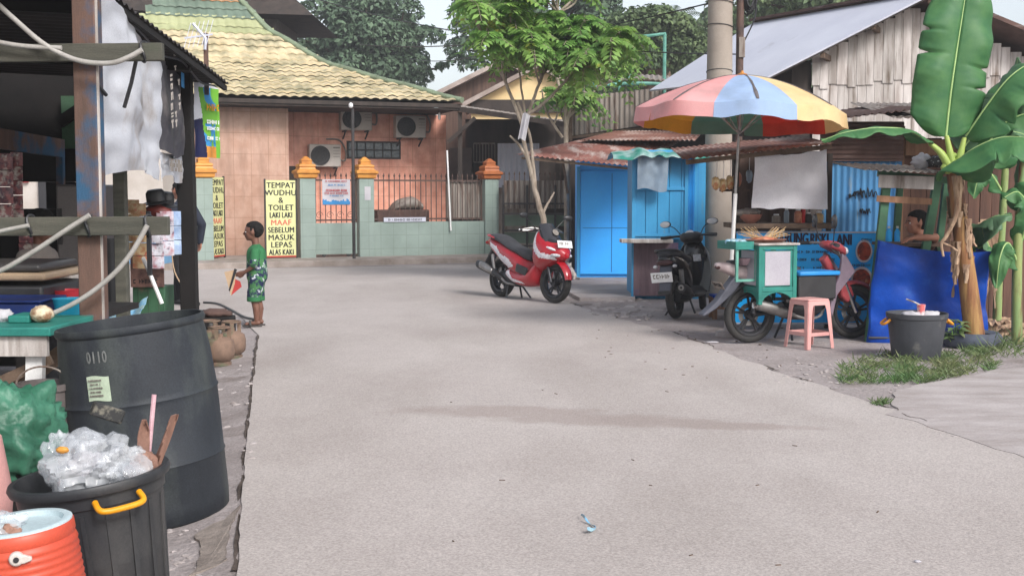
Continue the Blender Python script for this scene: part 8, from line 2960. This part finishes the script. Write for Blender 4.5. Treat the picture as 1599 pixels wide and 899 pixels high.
# pale shop behind the stall
shp = thing('shop', 'pale shop with blue lower wall seen through the stall', 'shop', (-10.5, 24.3, 0))
MB().box2((-15, 24.3, 1.1), (-6.95, 25.6, 3.1)).build('wall', 'ac_white', shp, world=True)
MB().box2((-15, 24.28, 0.0), (-6.95, 25.6, 1.098)).build('lower_wall', pm('pale_blue', A(130, 180, 220), A(110, 160, 205), scale=2, bump=0), shp, world=True)
MB().box2((-15, 24.0, 3.102), (-6.9, 25.8, 3.2)).build('roof', 'zinc_grey', shp, world=True)
MB().box2((-12.5, 24.22, 1.75), (-9.6, 24.27, 2.35)).build('sign_panel', 'red_plastic', shp, world=True)
MB().box2((-9.4, 24.22, 0.5), (-8.7, 24.29, 1.9)).build('window', 'glass_dark', shp, world=True)

# antenna on a post behind the stall roof
an = thing('antenna', 'old television antenna on a short wooden post above the stall roof', 'antenna', (W(322, 100, 10.95).x, 10.95, 2.4))
mb = MB().bar((an.location.x, 10.95, 2.4), (an.location.x, 10.95, W(322, 52, 10.95).z), 0.035)
mb.build('mast', 'stall_post', an, world=True)
mb = MB()
mb.bar(W(288, 60, 10.9), W(332, 54, 10.9), 0.014)
mb.tube([W(301, 37, 10.9), W(321, 60, 10.9), W(320, 78, 10.9)], 0.014, 6)
for k in range(6):
    x = 292 + 7 * k
    mb.tube([W(x - 5, 76 - k, 10.85), W(x, 58 - k, 10.9), W(x + 6, 36 - k, 10.95)], 0.003, 5)
mb.build('aerial', 'zinc_white', an, world=True)
# ------------------------------------------------------------------ people and cat
pm('skin_brown', A(132, 92, 76), A(112, 76, 62), scale=5, rough=0.55, bump=0.03, grain=0.04)
pm('skin_tan', A(178, 124, 100), A(156, 104, 84), scale=5, rough=0.55, bump=0.03, grain=0.04)
pm('hair', (0.012, 0.011, 0.011), (0.018, 0.017, 0.016), scale=30, rough=0.95, bump=0.4, bscale=60, spec=0.12)
pm('boy_green', A(60, 138, 86, 1.6), A(46, 116, 70, 1.6), scale=6, rough=0.8, bump=0.08)
pm('boy_print', A(80, 140, 86, 1.6), A(32, 44, 84, 1.6), scale=17, rough=0.8, bump=0.08, ramp=(0.46, 0.54), grain=0.05, c3=A(206, 210, 220), c3scale=15, c3thr=0.6, c3w=0.03)
pm('navy_cloth', A(44, 50, 66), A(34, 38, 52), scale=5, rough=0.85, bump=0.1)
pm('black_cloth', A(34, 34, 38), A(26, 26, 30), scale=5, rough=0.85, bump=0.1)
pm('sandal', A(84, 78, 76), A(64, 60, 58), scale=8, rough=0.7)
pm('eye_white', (0.7, 0.68, 0.65), None, rough=0.3, bump=0, grain=0)


def hand(mb, wrist, d, palm_n, L, side_):
    """palm, four unequal curled fingers and a thumb leaving the side of the palm"""
    d = Vector(d).normalized()
    n = Vector(palm_n).normalized()
    s_ = d.cross(n).normalized() * side_
    w_ = Vector(wrist)
    pl = L * 0.5
    for k in range(4):
        off = s_ * (L * 0.42) * (k / 3 - 0.5)
        mb.cap(w_ + off * 0.6, L * 0.11, w_ + d * pl + off, L * 0.09, 8)
        ln_ = L * (0.42, 0.5, 0.46, 0.34)[k]
        p0 = w_ + d * pl + off
        p1 = p0 + d * ln_ * 0.55 + n * ln_ * 0.15
        p2 = p1 + (d * 0.6 + n * 0.8).normalized() * ln_ * 0.5
        mb.cap(p0, L * 0.07, p1, L * 0.062, 8)
        mb.cap(p1, L * 0.062, p2, L * 0.05, 8)
    t0 = w_ + d * L * 0.12 - s_ * L * 0.2
    t1 = t0 - s_ * L * 0.2 + d * L * 0.2 + n * L * 0.05
    mb.cap(t0, L * 0.09, t1, L * 0.075, 8)
    mb.cap(t1, L * 0.075, t1 + (d + n * 0.4).normalized() * L * 0.24, L * 0.055, 8)


def head(mb, c, r, fwd=0.0):
    """skull, jaw, nose, lips, brow and ears, facing +x"""
    c = Vector(c)
    mb.ell(c + Vector((-0.08 * r, 0, 0.16 * r)), (0.92 * r, 0.74 * r, 0.84 * r), 20, 14)
    mb.ell(c + Vector((0.22 * r, 0, -0.28 * r)), (0.60 * r, 0.56 * r, 0.68 * r), 18, 12)
    mb.ell(c + Vector((0.48 * r, 0, -0.74 * r)), (0.26 * r, 0.30 * r, 0.20 * r), 12, 8)
    mb.cap(c + Vector((0.78 * r, 0, 0.05 * r)), 0.08 * r, c + Vector((0.95 * r, 0, -0.22 * r)), 0.12 * r, 8)
    mb.ell(c + Vector((0.76 * r, 0, -0.46 * r)), (0.12 * r, 0.24 * r, 0.06 * r), 10, 6)
    mb.ell(c + Vector((0.74 * r, 0, -0.56 * r)), (0.11 * r, 0.22 * r, 0.06 * r), 10, 6)
    mb.cap(c + Vector((0.72 * r, -0.34 * r, 0.16 * r)), 0.09 * r, c + Vector((0.72 * r, 0.34 * r, 0.16 * r)), 0.09 * r, 8)
    for s_ in (-1, 1):
        mb.ell(c + Vector((0.0, s_ * 0.74 * r, -0.06 * r)), (0.14 * r, 0.07 * r, 0.22 * r), 10, 8)
        mb.ell(c + Vector((0.5 * r, s_ * 0.36 * r, -0.2 * r)), (0.22 * r, 0.2 * r, 0.2 * r), 10, 8)


def face_parts(par, c, r):
    c = Vector(c)
    for s_ in (-1, 1):
        e_ = MB().ell(c + Vector((0.70 * r, s_ * 0.30 * r, 0.0)), (0.10 * r, 0.13 * r, 0.075 * r), 10, 8).build('eye', 'eye_white', par, smooth=True)
        MB().ell(c + Vector((0.775 * r, s_ * 0.30 * r, 0.0)), (0.04 * r, 0.06 * r, 0.06 * r), 8, 6).build('pupil', 'hair', e_, smooth=True)
        MB().cap(c + Vector((0.82 * r, s_ * 0.16 * r, 0.17 * r)), 0.035 * r, c + Vector((0.72 * r, s_ * 0.46 * r, 0.19 * r)), 0.025 * r, 6).build('eyebrow', 'hair', par, smooth=True)


def hair_cap(par, c, r, vox=0.008, low=-0.35):
    c = Vector(c)
    mb = MB()
    mb.ell(c + Vector((-0.16 * r, 0, 0.24 * r)), (1.02 * r, 0.88 * r, 0.92 * r), 24, 16, fn=lambda d: (1 + 0.07 * noise.noise(d * 6)) * (1.0 if (d.z > 0.42 or d.x < -0.05) else (0.80 if d.z < 0.30 else 0.80 + 0.2 * (d.z - 0.30) / 0.12)))
    mb.ell(c + Vector((-0.42 * r, 0, -0.10 * r)), (0.55 * r, 0.72 * r, 0.55 * r), 18, 12)
    for s_ in (-1, 1):
        mb.cap(c + Vector((0.12 * r, s_ * 0.70 * r, 0.3 * r)), 0.12 * r, c + Vector((0.10 * r, s_ * 0.70 * r, 0.02 * r)), 0.06 * r, 8)
    remesh(mb, 'hair', 'hair', par, vox, 2)


# --- the boy, in profile, holding a folded cardboard piece
p = G(401, 507)
by = thing('person', 'barefoot-looking boy in green printed shirt and shorts holding cardboard at the road edge', 'person', (W(402, 507, 13.95).x, 13.95, 0.004), R(186))
by['label'] = 'small boy in green printed shirt and shorts holding folded cardboard at road edge'
mb = MB()
HC, HR = (0.035, 0, 1.085), 0.108
head(mb, HC, HR)
mb.cap((0.0, 0, 0.90), 0.045, (0.012, 0, 1.02), 0.040)
mb.cap((-0.005, 0, 0.60), 0.092, (0.0, 0, 0.84), 0.092, 16)
for s_ in (-1, 1):
    o = 0.012 * s_
    mb.cap((0, s_ * 0.085, 0.875), 0.042, (0, 0, 0.89), 0.05)
    mb.cap((0 + o, s_ * 0.055, 0.58), 0.070, (0.012 + o, s_ * 0.06, 0.32), 0.046)
    mb.cap((0.012 + o, s_ * 0.06, 0.32), 0.044, (-0.012 + o, s_ * 0.062, 0.20), 0.045)
    mb.cap((-0.012 + o, s_ * 0.062, 0.20), 0.045, (-0.01 + o, s_ * 0.062, 0.07), 0.028)
    mb.cap((-0.03 + o, s_ * 0.062, 0.045), 0.026, (0.10 + o, s_ * 0.070, 0.035), 0.020)
    for k in range(5):
        mb.cap((0.10 + o, s_ * (0.045 + 0.012 * k), 0.034), 0.009, (0.135 + o - 0.006 * k, s_ * (0.045 + 0.013 * k), 0.030), 0.008, 6)
    el = (0.02, s_ * 0.145, 0.70)
    wr = (0.145, s_ * 0.10, 0.615)
    mb.cap((0, s_ * 0.115, 0.865), 0.036, el, 0.028)
    mb.cap(el, 0.028, wr, 0.019)
    hand(mb, Vector(wr), (0.9, -s_ * 0.25, -0.2), (0.1, -s_, 0.0), 0.105, -s_)
remesh(mb, 'body', 'skin_brown', by, 0.0075, 3)
face_parts(by, HC, HR)
hair_cap(by, HC, HR)
mb = MB()
mb.cap((-0.005, 0, 0.585), 0.122, (0.0, 0, 0.83), 0.112, 20)
mb.cap((0, -0.085, 0.865), 0.06, (0, 0.085, 0.865), 0.06, 14)
mb.cap((0, 0, 0.86), 0.07, (0.0, 0, 0.905), 0.058, 14)
for s_ in (-1, 1):
    mb.cap((0, s_ * 0.11, 0.86), 0.052, (0.012, s_ * 0.145, 0.735), 0.058, 14)
remesh(mb, 'shirt', ['boy_green', 'boy_print'], by, 0.009, 3, matfn=lambda c_, n_: 1 if c_.z < 0.775 else 0)
mb = MB()
for s_ in (-1, 1):
    mb.cap((0.0, s_ * 0.05, 0.54), 0.098, (0.012, s_ * 0.062, 0.375), 0.078, 16)
    mb.lathe([(0.0, -0.085), (0.086, -0.085), (0.08, 0.06), (0, 0.06)], 18, Matrix.Translation((0.012 + 0.012 * s_, s_ * 0.064, 0.375)))
remesh(mb, 'shorts', ['boy_green', 'boy_print'], by, 0.009, 2, matfn=lambda c_, n_: 1 if c_.z > 0.345 else 0)
for s_ in (-1, 1):
    o = 0.012 * s_
    mb = MB().loft([(-0.07 + o, 0.010, 0.025, 0.010), (-0.03 + o, 0.010, 0.036, 0.011), (0.08 + o, 0.010, 0.044, 0.010), (0.15 + o, 0.012, 0.030, 0.009)], 16, 4, y0=s_ * 0.066)
    sd_ = mb.build('sandal', 'sandal', by, smooth=True)
    MB().tube(catmull([(0.05 + o, s_ * 0.066 - 0.042, 0.018), (0.06 + o, s_ * 0.066 - 0.03, 0.055), (0.065 + o, s_ * 0.066, 0.066), (0.06 + o, s_ * 0.066 + 0.03, 0.055), (0.05 + o, s_ * 0.066 + 0.042, 0.018)], 5), 0.014, 8, flat=0.5).build('sandal_strap', 'sandal', sd_)
Mby = full(by)
cdb = thing('cardboard', 'folded brown and red cardboard piece held by the boy', 'cardboard', Mby @ Vector((0.20, 0.03, 0.36)), R(186))
pm('card_brown', A(206, 178, 146), A(190, 160, 130), scale=4, rough=0.8, bump=0.05)
pm('card_red', A(196, 66, 62), A(176, 56, 54), scale=4, rough=0.6, bump=0.02)
mb = MB().add([(-0.05, 0.0, 0.30), (0.14, 0.0, 0.26), (0.09, 0.01, 0.02), (-0.05, 0.0, 0.30), (0.14, 0.012, 0.26), (0.09, 0.022, 0.02)], [(0, 1, 2), (5, 4, 3), (0, 3, 4, 1), (1, 4, 5, 2), (2, 5, 3, 0)])
mb = MB().prism([(0.02, 0.30), (0.155, 0.27), (0.085, 0.0), (0.04, 0.14)], 0.03, 0.042)
mb.build('panel', 'card_brown', cdb)
MB().prism([(0.062, 0.20), (0.085, 0.002), (-0.035, 0.10), (-0.02, 0.16)], 0.015, 0.027).build('red_panel', 'card_red', cdb)
MB().prism([(0.01, 0.30), (0.095, 0.05), (0.11, 0.06), (0.04, 0.31)], 0.043, 0.05).build('dark_stripe', 'black_plastic', cdb)

# --- man in dark jacket walking away behind the stall
mn = thing('person', 'man in navy jacket and striped dark trousers walking behind the stall post', 'person', (W(287, 460, 16.6).x, 16.6, 0.004), R(148))
mb = MB()
HC, HR = (0.05, 0, 1.555), 0.125
head(mb, HC, HR)
mb.cap((0.0, 0, 1.36), 0.06, (0.02, 0, 1.47), 0.055)
mb.cap((0, 0, 0.92), 0.13, (0.0, 0, 1.28), 0.14, 16)
arms = ((-1, (-0.10, -0.26, 1.10), (-0.05, -0.27, 0.86)), (1, (0.08, 0.25, 1.10), (0.18, 0.23, 0.90)))
for s_, el, wr in arms:
    mb.cap((0, s_ * 0.16, 1.33), 0.06, el, 0.042)
    mb.cap(el, 0.042, wr, 0.028)
    hand(mb, Vector(wr), (0.1, 0, -1), (0.3, -s_, 0), 0.16, s_)
legs = ((-1, (0.16, -0.09, 0.48), (0.22, -0.09, 0.09)), (1, (-0.02, 0.09, 0.47), (-0.28, 0.09, 0.12)))
for s_, kn, an_ in legs:
    mb.cap((0, s_ * 0.09, 0.90), 0.095, kn, 0.062)
    mb.cap(kn, 0.06, an_, 0.038)
    mb.cap(Vector(an_) + Vector((-0.03, 0, -0.04)), 0.04, Vector(an_) + Vector((0.15, 0, -0.06)), 0.03)
remesh(mb, 'body', 'skin_tan', mn, 0.012, 3)
face_parts(mn, HC, HR)
hair_cap(mn, HC, HR, 0.011)
mb = MB()
mb.cap((0, 0, 0.90), 0.165, (0.0, 0, 1.27), 0.165, 20)
mb.cap((0, -0.14, 1.32), 0.085, (0, 0.14, 1.32), 0.085, 14)
mb.cap((0.0, 0, 1.38), 0.075, (0, 0, 1.43), 0.07)
for s_, el, wr in arms:
    mb.cap((0, s_ * 0.17, 1.32), 0.078, el, 0.062)
    mb.cap(el, 0.062, wr, 0.046)
remesh(mb, 'jacket', 'navy_cloth', mn, 0.013, 3)
mb = MB()
for s_, kn, an_ in legs:
    mb.cap((0, s_ * 0.085, 0.90), 0.115, kn, 0.082)
    mb.cap(kn, 0.082, an_, 0.065)
tr_ = remesh(mb, 'trousers', 'black_cloth', mn, 0.013, 3)
mb = MB()
for s_, kn, an_ in legs:
    pts_ = [Vector((0, s_ * 0.20, 0.88)), Vector(kn) + Vector((0, s_ * 0.082, 0)), Vector(an_) + Vector((0, s_ * 0.064, 0.02))]
    mb.tube(catmull(pts_, 5), 0.008, 6)
mb.build('stripe', 'card_brown', tr_)
for s_, kn, an_ in legs:
    mb = MB().loft([(an_[0] - 0.09, 0.04, 0.035, 0.03), (an_[0] + 0.02, 0.045, 0.05, 0.045), (an_[0] + 0.19, 0.03, 0.045, 0.025)], 14, 4, y0=an_[1])
    mb.build('shoe', 'black_plastic', mn, smooth=True)

# --- man sitting in the snack booth, arm over the tarp
sx0 = W(1437, 350, 12.92).x
sm_ = thing('person', 'dark haired man sitting in the snack booth with arm over the blue tarp', 'person', (sx0, 12.92, 0.0), R(186))
mb = MB()
HC, HR = (0.045, 0, 1.215), 0.122
head(mb, HC, HR)
mb.cap((-0.02, 0, 1.0), 0.062, (0.01, 0, 1.12), 0.056)
mb.cap((-0.06, 0, 0.55), 0.14, (-0.03, 0, 0.90), 0.145, 16)
el, wr = (0.02, 0.40, 1.075), (0.25, 0.445, 1.075)
mb.cap((-0.03, 0.15, 0.96), 0.058, el, 0.045)
mb.cap(el, 0.044, wr, 0.030)
hand(mb, Vector(wr), (0.95, 0.15, -0.12), (0.1, 0.0, -1), 0.165, 1)
mb.cap((-0.03, -0.15, 0.96), 0.058, (0.1, -0.22, 0.75), 0.042)
mb.cap((0.1, -0.22, 0.75), 0.042, (0.30, -0.12, 0.70), 0.03)
hand(mb, (0.30, -0.12, 0.70), (1, 0.2, 0), (0, 0, -1), 0.16, -1)
for s_ in (-1, 1):
    mb.cap((-0.03, s_ * 0.09, 0.55), 0.09, (0.36, s_ * 0.11, 0.50), 0.062)
    mb.cap((0.36, s_ * 0.11, 0.50), 0.06, (0.34, s_ * 0.11, 0.08), 0.038)
    mb.cap((0.32, s_ * 0.11, 0.04), 0.036, (0.50, s_ * 0.12, 0.03), 0.026)
remesh(mb, 'body', 'skin_tan', sm_, 0.009, 3)
face_parts(sm_, HC, HR)
hair_cap(sm_, HC, HR, 0.009)
mb = MB()
mb.cap((-0.06, 0, 0.55), 0.155, (-0.03, 0, 0.90), 0.16, 16)
mb.cap((-0.03, -0.14, 0.945), 0.07, (-0.03, 0.14, 0.945), 0.07, 12)
remesh(mb, 'shirt', 'black_cloth', sm_, 0.012, 3)
mb = MB()
for s_ in (-1, 1):
    mb.cap((-0.04, s_ * 0.09, 0.55), 0.105, (0.36, s_ * 0.11, 0.50), 0.078)
remesh(mb, 'shorts', 'navy_cloth', sm_, 0.013, 2)
so = thing('stool', 'low wooden stool hidden under the man in the snack booth', 'stool', (sx0 + 0.06, 12.92, 0))
so['label'] = 'low wooden stool under the man sitting in the snack booth'
MB().box((0, 0, 0.395), (0.3, 0.3, 0.03)).build('seat', 'raw_wood', so)
for x in (-0.12, 0.12):
    for y in (-0.12, 0.12):
        MB().box((x, y, 0.189), (0.04, 0.04, 0.378)).build('leg', 'raw_wood', so)

# --- shopkeeper in the dark stall
kx = W(58, 390, 9.1).x
kp = thing('person', 'shopkeeper in pale shirt standing in the dark stall behind hanging sachets', 'person', (kx, 9.1, gz(kx, 9.1)), R(-10))
mb = MB()
HC, HR = (0.05, 0, 1.47), 0.12
head(mb, HC, HR)
mb.cap((0.0, 0, 1.27), 0.058, (0.02, 0, 1.38), 0.053)
mb.cap((0, 0, 0.86), 0.13, (0.0, 0, 1.20), 0.135, 16)
arms = ((-1, (0.04, -0.23, 1.03), (0.26, -0.18, 1.06)), (1, (0.0, 0.23, 1.0), (0.1, 0.22, 0.80)))
for s_, el, wr in arms:
    mb.cap((0, s_ * 0.155, 1.25), 0.056, el, 0.042)
    mb.cap(el, 0.042, wr, 0.028)
    hand(mb, Vector(wr), (0.9, 0.1, 0.1 if s_ < 0 else -0.9), (0, -s_, -0.3), 0.155, s_)
for s_ in (-1, 1):
    mb.cap((0, s_ * 0.09, 0.85), 0.09, (0.02, s_ * 0.09, 0.45), 0.06)
    mb.cap((0.02, s_ * 0.09, 0.45), 0.058, (0, s_ * 0.09, 0.08), 0.038)
    mb.cap((-0.03, s_ * 0.09, 0.04), 0.036, (0.15, s_ * 0.1, 0.03), 0.026)
remesh(mb, 'body', 'skin_brown', kp, 0.012, 3)
face_parts(kp, HC, HR)
hair_cap(kp, HC, HR, 0.011)
mb = MB()
mb.cap((0, 0, 0.84), 0.155, (0.0, 0, 1.20), 0.155, 18)
mb.cap((0, -0.14, 1.235), 0.075, (0, 0.14, 1.235), 0.075, 12)
for s_, el, wr in arms:
    mb.cap((0, s_ * 0.16, 1.24), 0.07, Vector(el) + Vector((0, 0, 0.06)), 0.062)
remesh(mb, 'shirt', pm('pale_shirt', A(160, 150, 142), A(140, 130, 124), scale=5, rough=0.85), kp, 0.013, 3)
mb = MB()
for s_ in (-1, 1):
    mb.cap((0, s_ * 0.085, 0.84), 0.11, (0.02, s_ * 0.09, 0.45), 0.085)
    mb.cap((0.02, s_ * 0.09, 0.45), 0.082, (0, s_ * 0.09, 0.10), 0.07)
remesh(mb, 'trousers', 'black_cloth', kp, 0.013, 2)

# --- cat sitting by the blue shed
ct = thing('cat', 'small white and grey cat sitting at the corner of the blue shed', 'cat', (W(891, 434, 21.6).x, 21.6, 0.004), R(-115))
mb = MB()
mb.cap((-0.07, 0, 0.075), 0.075, (0.02, 0, 0.17), 0.058, 14)
mb.ell((0.075, 0, 0.255), (0.048, 0.044, 0.042), 16, 10)
mb.ell((0.115, 0, 0.242), (0.022, 0.024, 0.018), 10, 8)
mb.cap((0.02, 0, 0.17), 0.05, (0.06, 0, 0.235), 0.034)
for s_ in (-1, 1):
    mb.cap((0.05, s_ * 0.032, 0.15), 0.026, (0.07, s_ * 0.03, 0.018), 0.016)
    mb.cap((0.07, s_ * 0.03, 0.016), 0.016, (0.095, s_ * 0.03, 0.014), 0.013)
    mb.ell((-0.045, s_ * 0.058, 0.062), (0.062, 0.032, 0.055), 12, 8)
    mb.cap((-0.04, s_ * 0.06, 0.018), 0.017, (0.03, s_ * 0.066, 0.015), 0.014)
    mb.cap((0.062, s_ * 0.026, 0.285), 0.017, (0.058, s_ * 0.033, 0.315), 0.004, 8)
pts_ = [(-0.13, 0, 0.03), (-0.16, 0.06, 0.02), (-0.12, 0.12, 0.018), (-0.05, 0.14, 0.018)]
for a, c in zip(pts_, pts_[1:]):
    mb.cap(a, 0.017, c, 0.015)
remesh(mb, 'body', pm('cat_fur', A(214, 206, 200), A(196, 186, 178), scale=9, rough=0.9, bump=0.2, c3=A(110, 100, 96), c3scale=7, c3thr=0.56, c3w=0.03), ct, 0.006, 2)

# ------------------------------------------------------------------ litter, stones, cracks
rp_ = [G(px, py, 0.014) for px, py in ((907, 805), (913, 812), (920, 815), (928, 821), (930, 825), (922, 828), (917, 830))]
pp = catmull(rp_, 5)
mb = MB()
n = len(pp)
mb.sheet(lambda u, v: pp[int(round(u * (n - 1)))] + Vector((0.0, 0.022 * (v - 0.5), 0.006 * math.sin(u * 14) + 0.004 + 0.012 * v * math.sin(u * 9))), n - 1, 2, 0.002)
tag(mb.build('ribbon', 'sachet_blue'), 'pale blue twisted ribbon lying on the road', 'ribbon')
p = G(1433, 876, 0.008)
tag(MB().ell(p, (0.016, 0.012, 0.006), 10, 6, fn=lambda d: 1 + 0.3 * noise.noise(d * 3)).build('paper_scrap', 'white_cloth'), 'tiny white paper scrap on the road at lower right', 'paper')
p = G(1375, 553, 0.01)
tag(MB().ell(p, (0.05, 0.03, 0.02), 12, 8, fn=lambda d: 1 + 0.3 * noise.noise(d * 3)).build('paper_scrap', 'white_cloth', smooth=True), 'crumpled white scrap at the grass edge left of dustbin', 'paper')
p = G(1112, 534, 0.006)
tag(MB().ell(p, (0.07, 0.03, 0.01), 12, 8, fn=lambda d: 1 + 0.4 * noise.noise(d * 3)).build('paper_scrap', 'white_cloth', smooth=True), 'flattened white scrap on the dirt before the black scooter', 'paper')
g = random.Random(44)
mb = MB()
for k in range(14):
    px, py = g.uniform(640, 1560), g.uniform(600, 890)
    q = G(px, py, 0.006)
    if not (edge_x(q.y) < q.x < 3.0): continue
    a = g.uniform(0, PI)
    l = g.uniform(0.006, 0.02)
    mb.bar(q - Vector((math.cos(a), math.sin(a), 0)) * l, q + Vector((math.cos(a), math.sin(a), 0.02)) * l, 0.006, 0.003)
for k in range(30):
    px, py = g.uniform(930, 1250), g.uniform(505, 590)
    q = G(px, py, 0.004)
    mb.ell(q, (g.uniform(.006, .02), g.uniform(.006, .02), g.uniform(.003, .008)), 6, 4)
tag(mb.build('twigs', 'bark_brown'), 'scattered twigs and specks on the road', 'twigs', kind='stuff')
mb = MB()
for (x0, x1, y0, y1, n, s0, s1) in ((920, 1010, 455, 495, 70, 0.02, 0.09), (985, 1060, 470, 500, 24, 0.02, 0.06), (340, 400, 520, 720, 30, 0.01, 0.035), (262, 330, 780, 890, 46, 0.006, 0.02), (1180, 1330, 560, 600, 40, 0.01, 0.03), (1385, 1599, 575, 700, 30, 0.008, 0.03)):
    for k in range(n):
        q = G(g.uniform(x0, x1), g.uniform(y0, y1), 0)
        if q.x < 0: q.z = gz(q.x, q.y)
        r_ = g.uniform(s0, s1)
        sd0 = g.uniform(0, 99)
        mb.ell(q + Vector((0, 0, 0.0)), (r_, r_ * g.uniform(0.5, 1), r_ * 0.35), 8, 6, rotz(g.uniform(0, 3)), fn=lambda d: 1 + 0.45 * noise.noise(d * 1.7 + Vector((sd0, 0, 0))))
tag(mb.build('rubble', 'concrete_pale', smooth=30), 'broken concrete rubble and pebbles along the road edges', 'rubble', kind='stuff')
